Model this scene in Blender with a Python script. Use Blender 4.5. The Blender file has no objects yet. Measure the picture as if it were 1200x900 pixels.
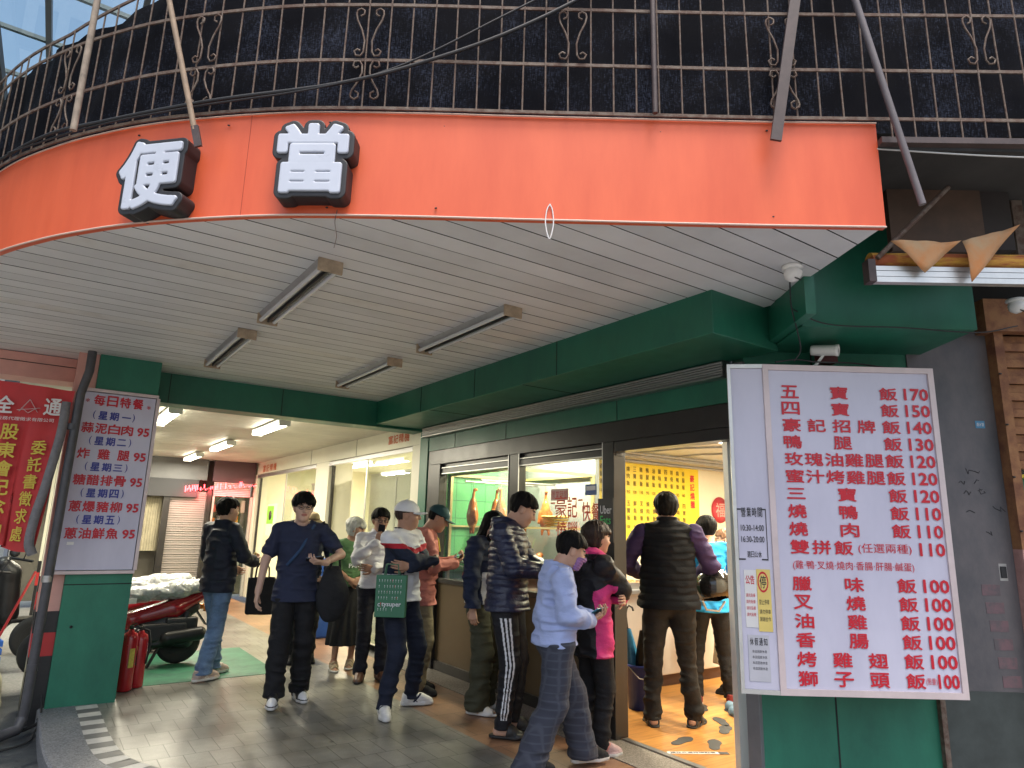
import bpy, bmesh, math, random
import numpy as np
from mathutils import Vector, Matrix

random.seed(7)
scene = bpy.context.scene
COL = scene.collection
R = math.radians

# ------------------------------------------------------------------ camera
cam_d = bpy.data.cameras.new("camera")
cam = bpy.data.objects.new("camera", cam_d)
COL.objects.link(cam)
cam_d.sensor_width = 36.0
cam_d.lens = 778.094 / 1200 * 36.0
cam_d.clip_start = 0.05
cam_d.clip_end = 500
_y = Vector((42 - 600, -(605 - 450), -778.094)).normalized()
_x = Vector((1740 - 600, -(648 - 450), -778.094)).normalized()
_z = _x.cross(_y).normalized()
_x = _y.cross(_z)
m3 = Matrix((_x, _y, _z))
cam.matrix_world = Matrix.Translation((0, 0, 1.5)) @ m3.to_4x4()
scene.camera = cam

# ------------------------------------------------------------------ world and sun
world = bpy.data.worlds.new("World")
scene.world = world
world.use_nodes = True
wn = world.node_tree
sky = wn.nodes.new("ShaderNodeTexSky")
sky.sky_type = 'NISHITA'
sky.sun_disc = False
sky.sun_elevation = R(70)
sky.sun_rotation = R(200)
sky.air_density = 1.2
sky.dust_density = 5.0
bgn = wn.nodes["Background"]
bgn.inputs[1].default_value = 0.15
wn.links.new(sky.outputs[0], bgn.inputs[0])
sun_d = bpy.data.lights.new("sun", 'SUN')
sun_d.energy = 1.25
sun_d.angle = R(20)
sun_d.color = (1.0, 0.96, 0.9)
sun = bpy.data.objects.new("sun", sun_d)
COL.objects.link(sun)
sun.rotation_euler = (R(20), 0, R(-20))
scene.view_settings.view_transform = 'Standard'
scene.view_settings.look = 'None'
scene.view_settings.gamma = 1.0
scene.view_settings.use_curve_mapping = False
scene.view_settings.exposure = 0.9
scene.cycles.max_bounces = 8
scene.cycles.diffuse_bounces = 5
scene.cycles.transparent_max_bounces = 10
scene.cycles.use_denoising = True
scene.cycles.sample_clamp_indirect = 6.0
scene.cycles.caustics_reflective = False
scene.cycles.caustics_refractive = False


# ------------------------------------------------------------------ materials
def mat(name, col, rough=0.6, var=0.0, vscale=6.0, bump=0.0, bscale=60.0, metal=0.0, spec=0.5,
        emit=None, estr=0.0, alpha=1.0, trans=0.0, col2=None, c2lo=0.45, c2hi=0.62, stretch=(1, 1, 1), coat=0.0):
    m = bpy.data.materials.new(name)
    m.use_nodes = True
    nt = m.node_tree
    b = nt.nodes["Principled BSDF"]
    b.inputs["Base Color"].default_value = (*col, 1)
    b.inputs["Roughness"].default_value = rough
    b.inputs["Metallic"].default_value = metal
    b.inputs["Specular IOR Level"].default_value = spec
    b.inputs["Alpha"].default_value = alpha
    b.inputs["Transmission Weight"].default_value = trans
    b.inputs["Coat Weight"].default_value = coat
    if emit:
        b.inputs["Emission Color"].default_value = (*emit, 1)
        b.inputs["Emission Strength"].default_value = estr
    tc = None
    if var or bump or col2:
        tc = nt.nodes.new("ShaderNodeTexCoord")
        mp = nt.nodes.new("ShaderNodeMapping")
        mp.inputs["Scale"].default_value = stretch
        nt.links.new(tc.outputs["Object"], mp.inputs[0])
    if var or col2:
        n = nt.nodes.new("ShaderNodeTexNoise")
        n.inputs["Scale"].default_value = vscale
        n.inputs["Detail"].default_value = 6
        n.inputs["Roughness"].default_value = 0.65
        nt.links.new(mp.outputs[0], n.inputs["Vector"])
        rp = nt.nodes.new("ShaderNodeValToRGB")
        if col2:
            rp.color_ramp.elements[0].position = c2lo
            rp.color_ramp.elements[1].position = c2hi
            rp.color_ramp.elements[0].color = (*col, 1)
            rp.color_ramp.elements[1].color = (*col2, 1)
        else:
            rp.color_ramp.elements[0].position = 0.3
            rp.color_ramp.elements[1].position = 0.7
            rp.color_ramp.elements[0].color = (*[max(0, c * (1 - var)) for c in col], 1)
            rp.color_ramp.elements[1].color = (*[min(1, c * (1 + var)) for c in col], 1)
        nt.links.new(n.outputs[0], rp.inputs[0])
        nt.links.new(rp.outputs[0], b.inputs["Base Color"])
        rr = nt.nodes.new("ShaderNodeMapRange")
        rr.inputs[3].default_value = max(0.02, rough - 0.1)
        rr.inputs[4].default_value = min(1, rough + 0.1)
        nt.links.new(n.outputs[0], rr.inputs[0])
        nt.links.new(rr.outputs[0], b.inputs["Roughness"])
    if bump:
        n2 = nt.nodes.new("ShaderNodeTexNoise")
        n2.inputs["Scale"].default_value = bscale
        n2.inputs["Detail"].default_value = 4
        nt.links.new(mp.outputs[0], n2.inputs["Vector"])
        bp = nt.nodes.new("ShaderNodeBump")
        bp.inputs["Strength"].default_value = bump
        bp.inputs["Distance"].default_value = 0.01
        nt.links.new(n2.outputs[0], bp.inputs["Height"])
        nt.links.new(bp.outputs[0], b.inputs["Normal"])
    return m


def glass_mat(name, tint=(0.9, 0.95, 0.93), refl=0.10, rough=0.02):
    m = bpy.data.materials.new(name)
    m.use_nodes = True
    nt = m.node_tree
    nt.nodes.clear()
    out = nt.nodes.new("ShaderNodeOutputMaterial")
    mix = nt.nodes.new("ShaderNodeMixShader")
    tr = nt.nodes.new("ShaderNodeBsdfTransparent")
    tr.inputs[0].default_value = (*tint, 1)
    gl = nt.nodes.new("ShaderNodeBsdfGlossy")
    gl.inputs["Roughness"].default_value = rough
    lw = nt.nodes.new("ShaderNodeLayerWeight")
    lw.inputs[0].default_value = 0.35
    mr = nt.nodes.new("ShaderNodeMapRange")
    mr.inputs[3].default_value = refl * 0.5
    mr.inputs[4].default_value = min(1, refl * 4)
    nt.links.new(lw.outputs["Fresnel"], mr.inputs[0])
    nt.links.new(mr.outputs[0], mix.inputs[0])
    nt.links.new(tr.outputs[0], mix.inputs[1])
    nt.links.new(gl.outputs[0], mix.inputs[2])
    nt.links.new(mix.outputs[0], out.inputs[0])
    return m


# ------------------------------------------------------------------ mesh builder
class MB:
    def __init__(s):
        s.v = []; s.f = []; s.mi = []; s.smooth = []

    def add(s, vs, fs, mi=0, smooth=False):
        o = len(s.v)
        s.v += [tuple(p) for p in vs]
        for f in fs:
            s.f.append(tuple(i + o for i in f)); s.mi.append(mi); s.smooth.append(smooth)
        return s

    def box(s, x0, x1, y0, y1, z0, z1, mi=0, M=None):
        vs = [(x0, y0, z0), (x1, y0, z0), (x1, y1, z0), (x0, y1, z0), (x0, y0, z1), (x1, y0, z1), (x1, y1, z1), (x0, y1, z1)]
        if M is not None: vs = [M @ Vector(v) for v in vs]
        return s.add(vs, [(0, 3, 2, 1), (4, 5, 6, 7), (0, 1, 5, 4), (1, 2, 6, 5), (2, 3, 7, 6), (3, 0, 4, 7)], mi)

    def bbox(s, x0, x1, y0, y1, z0, z1, r=0.006, mi=0, M=None):   # box with bevelled edges
        bm = bmesh.new()
        bmesh.ops.create_cube(bm, size=1)
        for v in bm.verts:
            v.co = Vector(((x0 + x1) / 2 + v.co.x * (x1 - x0), (y0 + y1) / 2 + v.co.y * (y1 - y0), (z0 + z1) / 2 + v.co.z * (z1 - z0)))
        bmesh.ops.bevel(bm, geom=bm.edges[:], offset=r, segments=2, affect='EDGES', profile=0.6)
        vs = [(M @ v.co if M is not None else v.co) for v in bm.verts]
        bm.verts.index_update()
        fs = [tuple(v.index for v in f.verts) for f in bm.faces]
        bm.free()
        return s.add(vs, fs, mi)

    def prism(s, pts, z0, z1, mi=0, M=None):   # polygon in xy extruded in z
        n = len(pts)
        vs = [(p[0], p[1], z0) for p in pts] + [(p[0], p[1], z1) for p in pts]
        if M is not None: vs = [M @ Vector(v) for v in vs]
        fs = [tuple(range(n - 1, -1, -1)), tuple(range(n, 2 * n))] + [(i, (i + 1) % n, n + (i + 1) % n, n + i) for i in range(n)]
        return s.add(vs, fs, mi)

    def tube(s, pts, r, n=8, mi=0, cap=True, smooth=True):
        pts = [Vector(p) for p in pts]
        rs = r if isinstance(r, (list, tuple)) else [r] * len(pts)
        vs = []; fs = []
        up = Vector((0, 0, 1))
        prev = None
        for i, p in enumerate(pts):
            t = (pts[min(i + 1, len(pts) - 1)] - pts[max(i - 1, 0)]).normalized()
            if prev is None:
                a = t.cross(up)
                if a.length < 0.05: a = t.cross(Vector((1, 0, 0)))
                a.normalize()
            else:
                a = (prev - t * prev.dot(t)).normalized()
            prev = a
            b = t.cross(a)
            for k in range(n):
                th = 2 * math.pi * k / n
                vs.append(p + (a * math.cos(th) + b * math.sin(th)) * rs[i])
        for i in range(len(pts) - 1):
            for k in range(n):
                fs.append((i * n + k, i * n + (k + 1) % n, (i + 1) * n + (k + 1) % n, (i + 1) * n + k))
        s.add(vs, fs, mi, smooth)
        if cap:
            s.add([vs[k] for k in range(n)], [tuple(range(n - 1, -1, -1))], mi)
            o = (len(pts) - 1) * n
            s.add([vs[o + k] for k in range(n)], [tuple(range(n))], mi)
        return s

    def bar(s, a, b, w, d=None, mi=0, up=(0, 0, 1)):   # rectangular bar from a to b
        a = Vector(a); b = Vector(b); d = d or w
        t = (b - a).normalized(); u = Vector(up)
        sx = t.cross(u)
        if sx.length < 0.05: sx = t.cross(Vector((1, 0, 0)))
        sx.normalize(); sy = sx.cross(t)
        vs = []
        for p in (a, b):
            for i, j in ((-1, -1), (1, -1), (1, 1), (-1, 1)):
                vs.append(p + sx * (w / 2 * i) + sy * (d / 2 * j))
        return s.add(vs, [(3, 2, 1, 0), (4, 5, 6, 7), (0, 1, 5, 4), (1, 2, 6, 5), (2, 3, 7, 6), (3, 0, 4, 7)], mi)

    def lathe(s, prof, c=(0, 0, 0), n=20, mi=0, M=None, sx=1, sy=1):   # prof of (r, z)
        vs = []; fs = []
        for r, z in prof:
            for k in range(n):
                th = 2 * math.pi * k / n
                p = Vector((r * math.cos(th) * sx, r * math.sin(th) * sy, z))
                if M is not None: p = M @ p
                vs.append(p + Vector(c))
        for i in range(len(prof) - 1):
            for k in range(n):
                fs.append((i * n + k, i * n + (k + 1) % n, (i + 1) * n + (k + 1) % n, (i + 1) * n + k))
        fs.append(tuple(range(n - 1, -1, -1)))
        o = (len(prof) - 1) * n
        fs.append(tuple(range(o, o + n)))
        return s.add(vs, fs, mi, True)

    def build(s, name, mats, parent=None, M=None, smooth=None):
        me = bpy.data.meshes.new(name)
        vs = [(M @ Vector(v) if M is not None else v) for v in s.v]
        me.from_pydata(vs, [], s.f)
        for m in (mats if isinstance(mats, (list, tuple)) else [mats]): me.materials.append(m)
        me.polygons.foreach_set("material_index", s.mi)
        me.polygons.foreach_set("use_smooth", [bool(x) if smooth is None else smooth for x in s.smooth])
        me.update()
        o = bpy.data.objects.new(name, me)
        COL.objects.link(o)
        if parent is not None:
            o.parent = parent
        return o


def tag(o, label=None, cat=None, group=None, kind=None):
    if label: o['label'] = label
    if cat: o['category'] = cat
    if group: o['group'] = group
    if kind: o['kind'] = kind
    return o


def empty(name, loc=(0, 0, 0), rz=0.0, label=None, cat=None, group=None):
    o = bpy.data.objects.new(name, None)
    COL.objects.link(o)
    o.location = loc
    o.rotation_euler = (0, 0, rz)
    o.empty_display_size = 0.1
    return tag(o, label, cat, group)


def struct(o):
    o['kind'] = 'structure'
    return o


def copy_tree(o, parent=None):
    c = o.copy()
    COL.objects.link(c)
    if parent is not None: c.parent = parent
    for ch in list(o.children): copy_tree(ch, c)
    return c


def plane_frame(origin, udir, vdir=(0, 0, 1)):
    """matrix mapping (u, v, w) to the world: w points out of the plane towards u x v"""
    u = Vector(udir).normalized(); v = Vector(vdir).normalized(); w = u.cross(v).normalized()
    M = Matrix(((u.x, v.x, w.x, origin[0]), (u.y, v.y, w.y, origin[1]), (u.z, v.z, w.z, origin[2]), (0, 0, 0, 1)))
    return M


def glyphs(body, bold=0.0, extrude=0.0, res=2):
    """mesh of the writing, fitted into the unit square, lower left at the origin"""
    cu = bpy.data.curves.new("writing", 'FONT')
    cu.body = body
    cu.size = 1.0
    cu.offset = bold
    cu.extrude = extrude
    cu.resolution_u = res
    ob = bpy.data.objects.new("writing", cu)
    COL.objects.link(ob)
    dg = bpy.context.evaluated_depsgraph_get()
    me = bpy.data.meshes.new_from_object(ob.evaluated_get(dg))
    bpy.data.objects.remove(ob)
    bpy.data.curves.remove(cu)
    return me


_gl_cache = {}


def write(name, items, M, m, parent, depth=0.004):
    """one mesh of writing on the plane M: items of (text, u0, v0, width, height, weight); each stretched into its box"""
    V = []; F = []
    for body, u0, v0, w, h, bold in items:
        if body not in _gl_cache:
            me = glyphs(body)
            co = np.empty(len(me.vertices) * 3); me.vertices.foreach_get("co", co)
            _gl_cache[body] = (co.reshape(-1, 3), [tuple(p.vertices) for p in me.polygons]); bpy.data.meshes.remove(me)
        co, polys = _gl_cache[body]
        if not len(co): continue
        lo = co.min(0); hi = co.max(0)
        sc = np.maximum(hi - lo, 1e-6)
        if h is None: h = w * sc[1] / sc[0]
        r = bold * min(w, h) * .62
        x = u0 + r + (co[:, 0] - lo[0]) / sc[0] * (w - 2 * r)
        y = v0 + r + (co[:, 1] - lo[1]) / sc[1] * (h - 2 * r)
        offs = [(0, 0)] if bold < .012 else [(math.cos(t) * r, math.sin(t) * r) for t in (.4, 1.45, 2.5, 3.55, 4.6, 5.65)]
        for k, (ox, oy) in enumerate(offs):
            o = len(V)
            for a, b in zip(x + ox, y + oy): V.append(M @ Vector((a, b, depth + k * .00012)))
            for q in polys: F.append(tuple(i + o for i in q))
    mb = MB(); mb.add(V, F)
    return mb.build(name, m, parent)


def spread(text, u0, u1, v0, cw, ch, bold=0.02):
    n = len(text)
    if n == 1: return [(text, (u0 + u1) / 2 - cw / 2, v0, cw, ch, bold)]
    return [(c, u0 + (u1 - u0 - cw) * i / (n - 1) + (cw * .12 if c in '一' else 0), v0 + (ch * .42 if c in '一' else ch * .1 if c in '二三' else 0), cw, ch * (.14 if c in '一' else .8 if c in '二三' else 1), bold) for i, c in enumerate(text)]

# ------------------------------------------------------------------ shared materials
M_orange = mat("orange_board", (0.61, 0.090, 0.030), 0.45, col2=(0.71, 0.122, 0.044), c2lo=.35, c2hi=.65, vscale=3.2, bump=0.25, bscale=2.2, stretch=(1, 1, .22))
M_green = mat("green_paint", (0.018, 0.155, 0.093), 0.42, col2=(0.012, 0.105, 0.066), c2lo=.35, c2hi=.7, vscale=2.6, bump=0.12, bscale=7, stretch=(1, 1, .5))
M_green_dirty = mat("worn_green_paint", (0.024, 0.20, 0.12), 0.5, col2=(0.012, 0.11, 0.07), c2lo=0.35, c2hi=0.75, vscale=2.4, bump=0.1, bscale=30, stretch=(1, 1, .5))
M_strip = mat("grey_ceiling_strip", (0.67, 0.68, 0.69), 0.5, var=0.10, vscale=1.2)
M_strip_b = mat("greyer_ceiling_strip", (0.61, 0.62, 0.63), 0.5, var=0.13, vscale=1.6)
M_strip_c = mat("stained_ceiling_strip", (0.66, 0.66, 0.65), 0.5, col2=(0.50, 0.48, 0.44), c2lo=.5, c2hi=.75, vscale=2.5)
M_gap = mat("ceiling_gap", (0.02, 0.02, 0.02), 0.9)
M_whitemetal = mat("white_painted_metal", (0.78, 0.78, 0.76), 0.35, var=0.05, vscale=5)
M_dull_white = mat("aged_white_plastic", (0.62, 0.58, 0.5), 0.5, var=0.12, vscale=10)
M_black = mat("black_metal_frame", (0.022, 0.02, 0.019), 0.32, var=0.2, vscale=7)
M_dark = mat("dark_plastic", (0.018, 0.018, 0.02), 0.5)
M_rubber = mat("rubber", (0.02, 0.02, 0.02), 0.85)
M_steel = mat("brushed_steel", (0.42, 0.42, 0.42), 0.35, metal=0.9, var=0.12, vscale=8, stretch=(1, 1, 12))
M_alu = mat("aluminium", (0.62, 0.62, 0.60), 0.38, metal=0.75, var=0.1, vscale=9)
M_cream = mat("cream_panel", (0.72, 0.70, 0.56), 0.42, var=0.05, vscale=2)
M_pink = mat("pink_paint", (0.66, 0.35, 0.29), 0.5, var=0.10, vscale=4)
M_redtile = mat("red_tile", (0.45, 0.03, 0.03), 0.4, var=0.1)
M_blacktile = mat("black_tile", (0.015, 0.015, 0.016), 0.35, var=0.3, vscale=9)
M_signface = mat("white_sign_acrylic", (0.585, 0.575, 0.70), 0.2, bump=.12, bscale=2.5, col2=(0.50, 0.49, 0.61), c2lo=.45, c2hi=.75, vscale=2.2, stretch=(1, 1, .35))
M_signframe = mat("pinkish_sign_frame", (0.62, 0.52, 0.52), 0.35, metal=0.15, var=0.1, vscale=6)
M_redink = mat("red_sign_letters", (0.56, 0.010, 0.028), 0.4)
M_blueink = mat("blue_sign_letters", (0.03, 0.04, 0.30), 0.4)
M_blackink = mat("black_sign_letters", (0.02, 0.02, 0.025), 0.5)
M_rust = mat("rusty_iron", (0.15, 0.115, 0.09), 0.75, col2=(0.09, 0.05, 0.035), c2lo=0.4, c2hi=0.6, vscale=22, bump=0.2, bscale=120)
M_brownpost = mat("brown_painted_iron", (0.06, 0.042, 0.04), 0.55, var=0.3, vscale=14)
M_net = mat("black_shade_net", (0.018, 0.019, 0.026), 0.9, spec=0.08)
M_granite = mat("grey_granite", (0.10, 0.105, 0.115), 0.55, col2=(0.25, 0.255, 0.27), c2lo=0.42, c2hi=0.6, vscale=90, bump=0.1, bscale=90)
M_red = mat("glossy_red_paint", (0.38, 0.012, 0.018), 0.25, var=0.1, coat=0.4)
M_tube_off = mat("unlit_tube", (0.60, 0.61, 0.62), 0.25)
M_fixture = mat("grey_fixture", (0.36, 0.36, 0.36), 0.4, metal=.3, var=.15, vscale=8)
M_dirtycap = mat("yellowed_end_cap", (0.36, 0.28, 0.19), 0.6, var=.3, vscale=20)
M_tube_on = mat("lit_tube", (0.9, 0.9, 0.85), 0.4, emit=(1.0, 0.93, 0.74), estr=9.0)
M_glass = glass_mat("window_glass", (0.93, 0.96, 0.92), 0.07)
M_wallcream = mat("interior_cream_wall", (0.74, 0.70, 0.55), 0.6, var=0.05, vscale=2)
M_wallwhite = mat("interior_white_wall", (0.76, 0.75, 0.70), 0.6, var=0.05, vscale=2)
M_yellow = mat("yellow_menu_sheet", (0.80, 0.60, 0.03), 0.35)
M_asphalt = mat("pale_bounce_street", (0.20, 0.20, 0.19), 0.8, col2=(0.30, 0.29, 0.28), c2lo=0.4, c2hi=0.65, vscale=35, bump=0.4, bscale=160)  # street kept paler than asphalt to bounce light up to the canopy ceiling


def net_mat():
    m = M_net; nt = m.node_tree; b = nt.nodes["Principled BSDF"]
    tc = nt.nodes.new("ShaderNodeTexCoord")
    n = nt.nodes.new("ShaderNodeTexNoise"); n.inputs["Scale"].default_value = 4; n.inputs["Detail"].default_value = 5
    mp = nt.nodes.new("ShaderNodeMapping"); mp.inputs["Scale"].default_value = (60, 60, 260)
    n2 = nt.nodes.new("ShaderNodeTexNoise"); n2.inputs["Scale"].default_value = 1.0; n2.inputs["Detail"].default_value = 3
    mp2 = nt.nodes.new("ShaderNodeMapping"); mp2.inputs["Scale"].default_value = (220, 220, 30)
    n3 = nt.nodes.new("ShaderNodeTexNoise"); n3.inputs["Scale"].default_value = 1.0
    nt.links.new(tc.outputs["Object"], n.inputs["Vector"])
    nt.links.new(tc.outputs["Object"], mp.inputs[0]); nt.links.new(mp.outputs[0], n2.inputs["Vector"])
    nt.links.new(tc.outputs["Object"], mp2.inputs[0]); nt.links.new(mp2.outputs[0], n3.inputs["Vector"])
    a = nt.nodes.new("ShaderNodeMath"); a.operation = 'MULTIPLY'
    nt.links.new(n2.outputs[0], a.inputs[0]); nt.links.new(n3.outputs[0], a.inputs[1])
    a2 = nt.nodes.new("ShaderNodeMath"); a2.operation = 'MULTIPLY'
    nt.links.new(a.outputs[0], a2.inputs[0]); nt.links.new(n.outputs[0], a2.inputs[1])
    rp = nt.nodes.new("ShaderNodeValToRGB")
    rp.color_ramp.elements[0].position = 0.13; rp.color_ramp.elements[1].position = 0.30
    rp.color_ramp.elements[0].color = (0.004, 0.0045, 0.007, 1); rp.color_ramp.elements[1].color = (0.046, 0.055, 0.085, 1)
    nt.links.new(a2.outputs[0], rp.inputs[0]); nt.links.new(rp.outputs[0], b.inputs["Base Color"])


net_mat()


def tile_floor_mat():
    m = bpy.data.materials.new("arcade_floor_tiles"); m.use_nodes = True
    nt = m.node_tree; b = nt.nodes["Principled BSDF"]
    tc = nt.nodes.new("ShaderNodeTexCoord")
    br = nt.nodes.new("ShaderNodeTexBrick")
    br.inputs["Scale"].default_value = 1.0
    br.inputs["Brick Width"].default_value = 0.155; br.inputs["Row Height"].default_value = 0.30
    br.inputs["Mortar Size"].default_value = 0.0035; br.inputs["Mortar Smooth"].default_value = 0.3
    br.inputs["Color1"].default_value = (0.20, 0.197, 0.175, 1); br.inputs["Color2"].default_value = (0.25, 0.243, 0.215, 1)
    br.inputs["Mortar"].default_value = (0.07, 0.07, 0.06, 1)
    nt.links.new(tc.outputs["Object"], br.inputs["Vector"])
    # the orange band of tiles along the shop front (x 2.84 .. 3.42)
    br2 = nt.nodes.new("ShaderNodeTexBrick")
    br2.inputs["Scale"].default_value = 1.0
    br2.inputs["Brick Width"].default_value = 0.29; br2.inputs["Row Height"].default_value = 0.30
    br2.inputs["Mortar Size"].default_value = 0.003
    br2.inputs["Color1"].default_value = (0.36, 0.20, 0.115, 1); br2.inputs["Color2"].default_value = (0.30, 0.17, 0.10, 1)
    br2.inputs["Mortar"].default_value = (0.12, 0.08, 0.05, 1)
    nt.links.new(tc.outputs["Object"], br2.inputs["Vector"])
    sx = nt.nodes.new("ShaderNodeSeparateXYZ"); nt.links.new(tc.outputs["Object"], sx.inputs[0])
    c1 = nt.nodes.new("ShaderNodeMath"); c1.operation = 'GREATER_THAN'; c1.inputs[1].default_value = 2.83
    nt.links.new(sx.outputs[0], c1.inputs[0])
    mx = nt.nodes.new("ShaderNodeMixRGB"); nt.links.new(c1.outputs[0], mx.inputs[0])
    nt.links.new(br.outputs[0], mx.inputs[1]); nt.links.new(br2.outputs[0], mx.inputs[2])
    n = nt.nodes.new("ShaderNodeTexNoise"); n.inputs["Scale"].default_value = 1.7; n.inputs["Detail"].default_value = 9; n.inputs["Roughness"].default_value = 0.7
    nt.links.new(tc.outputs["Object"], n.inputs["Vector"])
    rp = nt.nodes.new("ShaderNodeValToRGB")
    rp.color_ramp.elements[0].position = 0.34; rp.color_ramp.elements[0].color = (0.42, 0.40, 0.38, 1)
    rp.color_ramp.elements[1].position = 0.62; rp.color_ramp.elements[1].color = (1, 1, 1, 1)
    nt.links.new(n.outputs[0], rp.inputs[0])
    mu = nt.nodes.new("ShaderNodeMixRGB"); mu.blend_type = 'MULTIPLY'; mu.inputs[0].default_value = 1
    nt.links.new(mx.outputs[0], mu.inputs[1]); nt.links.new(rp.outputs[0], mu.inputs[2])
    n2 = nt.nodes.new("ShaderNodeTexNoise"); n2.inputs["Scale"].default_value = 130; n2.inputs["Detail"].default_value = 3
    nt.links.new(tc.outputs["Object"], n2.inputs["Vector"])
    mu2 = nt.nodes.new("ShaderNodeMixRGB"); mu2.blend_type = 'OVERLAY'; mu2.inputs[0].default_value = 0.35
    nt.links.new(mu.outputs[0], mu2.inputs[1]); nt.links.new(n2.outputs[0], mu2.inputs[2])
    vo = nt.nodes.new("ShaderNodeTexVoronoi"); vo.inputs["Scale"].default_value = 2.6
    nt.links.new(tc.outputs["Object"], vo.inputs["Vector"])
    vr = nt.nodes.new("ShaderNodeValToRGB")
    vr.color_ramp.elements[0].position = .045; vr.color_ramp.elements[0].color = (.45, .43, .42, 1)
    vr.color_ramp.elements[1].position = .065; vr.color_ramp.elements[1].color = (1, 1, 1, 1)
    nt.links.new(vo.outputs["Distance"], vr.inputs[0])
    mu3 = nt.nodes.new("ShaderNodeMixRGB"); mu3.blend_type = 'MULTIPLY'; mu3.inputs[0].default_value = .8
    nt.links.new(mu2.outputs[0], mu3.inputs[1]); nt.links.new(vr.outputs[0], mu3.inputs[2])
    nt.links.new(mu3.outputs[0], b.inputs["Base Color"])
    rr = nt.nodes.new("ShaderNodeMapRange"); rr.inputs[3].default_value = 0.22; rr.inputs[4].default_value = 0.5
    nt.links.new(n.outputs[0], rr.inputs[0]); nt.links.new(rr.outputs[0], b.inputs["Roughness"])
    bp = nt.nodes.new("ShaderNodeBump"); bp.inputs["Strength"].default_value = 0.35; bp.inputs["Distance"].default_value = 0.003
    iv = nt.nodes.new("ShaderNodeMath"); iv.operation = 'SUBTRACT'; iv.inputs[0].default_value = 1
    nt.links.new(br.outputs["Fac"], iv.inputs[1]); nt.links.new(iv.outputs[0], bp.inputs["Height"])
    nt.links.new(bp.outputs[0], b.inputs["Normal"])
    return m


def wood_floor_mat():
    m = bpy.data.materials.new("wood_floor"); m.use_nodes = True
    nt = m.node_tree; b = nt.nodes["Principled BSDF"]
    tc = nt.nodes.new("ShaderNodeTexCoord")
    br = nt.nodes.new("ShaderNodeTexBrick")
    br.inputs["Scale"].default_value = 1.0
    br.inputs["Brick Width"].default_value = 1.2; br.inputs["Row Height"].default_value = 0.13
    br.inputs["Mortar Size"].default_value = 0.0016
    br.inputs["Color1"].default_value = (0.52, 0.25, 0.07, 1); br.inputs["Color2"].default_value = (0.42, 0.19, 0.05, 1)
    br.inputs["Mortar"].default_value = (0.16, 0.07, 0.02, 1)
    nt.links.new(tc.outputs["Object"], br.inputs["Vector"])
    mp = nt.nodes.new("ShaderNodeMapping"); mp.inputs["Scale"].default_value = (2, 26, 1)
    nt.links.new(tc.outputs["Object"], mp.inputs[0])
    n = nt.nodes.new("ShaderNodeTexNoise"); n.inputs["Scale"].default_value = 1.6; n.inputs["Detail"].default_value = 6
    nt.links.new(mp.outputs[0], n.inputs["Vector"])
    mu = nt.nodes.new("ShaderNodeMixRGB"); mu.blend_type = 'OVERLAY'; mu.inputs[0].default_value = 0.6
    nt.links.new(br.outputs[0], mu.inputs[1]); nt.links.new(n.outputs[0], mu.inputs[2])
    nt.links.new(mu.outputs[0], b.inputs["Base Color"])
    b.inputs["Roughness"].default_value = 0.28
    return m


# ------------------------------------------------------------------ curves of the corner
def catmull(pts, n=8):
    P = [Vector((*p, 0)) for p in pts]
    P = [P[0] * 2 - P[1]] + P + [P[-1] * 2 - P[-2]]
    out = []
    for i in range(1, len(P) - 2):
        for k in range(n):
            t = k / n
            a, b, c, d = P[i - 1:i + 3]
            out.append(0.5 * ((2 * b) + (c - a) * t + (2 * a - 5 * b + 4 * c - d) * t * t + (-a + 3 * b - 3 * c + d) * t ** 3))
    out.append(P[-2].copy())
    return out


def resample(pts, step):
    L = [0]
    for a, b in zip(pts, pts[1:]): L.append(L[-1] + (b - a).length)
    out = []; i = 0; s = 0
    while s <= L[-1]:
        while i < len(L) - 2 and L[i + 1] < s: i += 1
        t = (s - L[i]) / max(1e-9, L[i + 1] - L[i])
        out.append(pts[i].lerp(pts[i + 1], t)); s += step
    return out


def offset_curve(pts, d):
    out = []
    for i, p in enumerate(pts):
        t = (pts[min(i + 1, len(pts) - 1)] - pts[max(0, i - 1)]).normalized()
        out.append(p + Vector((-t.y, t.x, 0)) * d)
    return out


FASCIA = catmull([(3.05, 1.38), (2.61, 1.70), (2.27, 1.94), (1.94, 2.17), (1.61, 2.40), (1.29, 2.62), (0.97, 2.85), (0.74, 3.03), (0.49, 3.26), (0.24, 3.52), (0.05, 3.76), (-0.15, 4.06),
                  (-0.37, 4.48), (-0.55, 5.0), (-0.68, 5.6), (-0.76, 6.3), (-0.80, 7.2)])
# travelling from right to left the street side is on the left hand: offset_curve(+) goes towards the street
KERB = catmull([(0.19, 8.0), (0.22, 7.0), (0.235, 6.4), (0.245, 5.8), (0.29, 5.25), (0.42, 4.85), (0.70, 4.42), (1.15, 3.98), (1.8, 3.46), (2.5, 2.92), (3.3, 2.35), (4.4, 1.55), (5.6, 0.7)])
KIN = offset_curve(KERB, 0.25)
DIN = offset_curve(KERB, 0.40)


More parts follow.
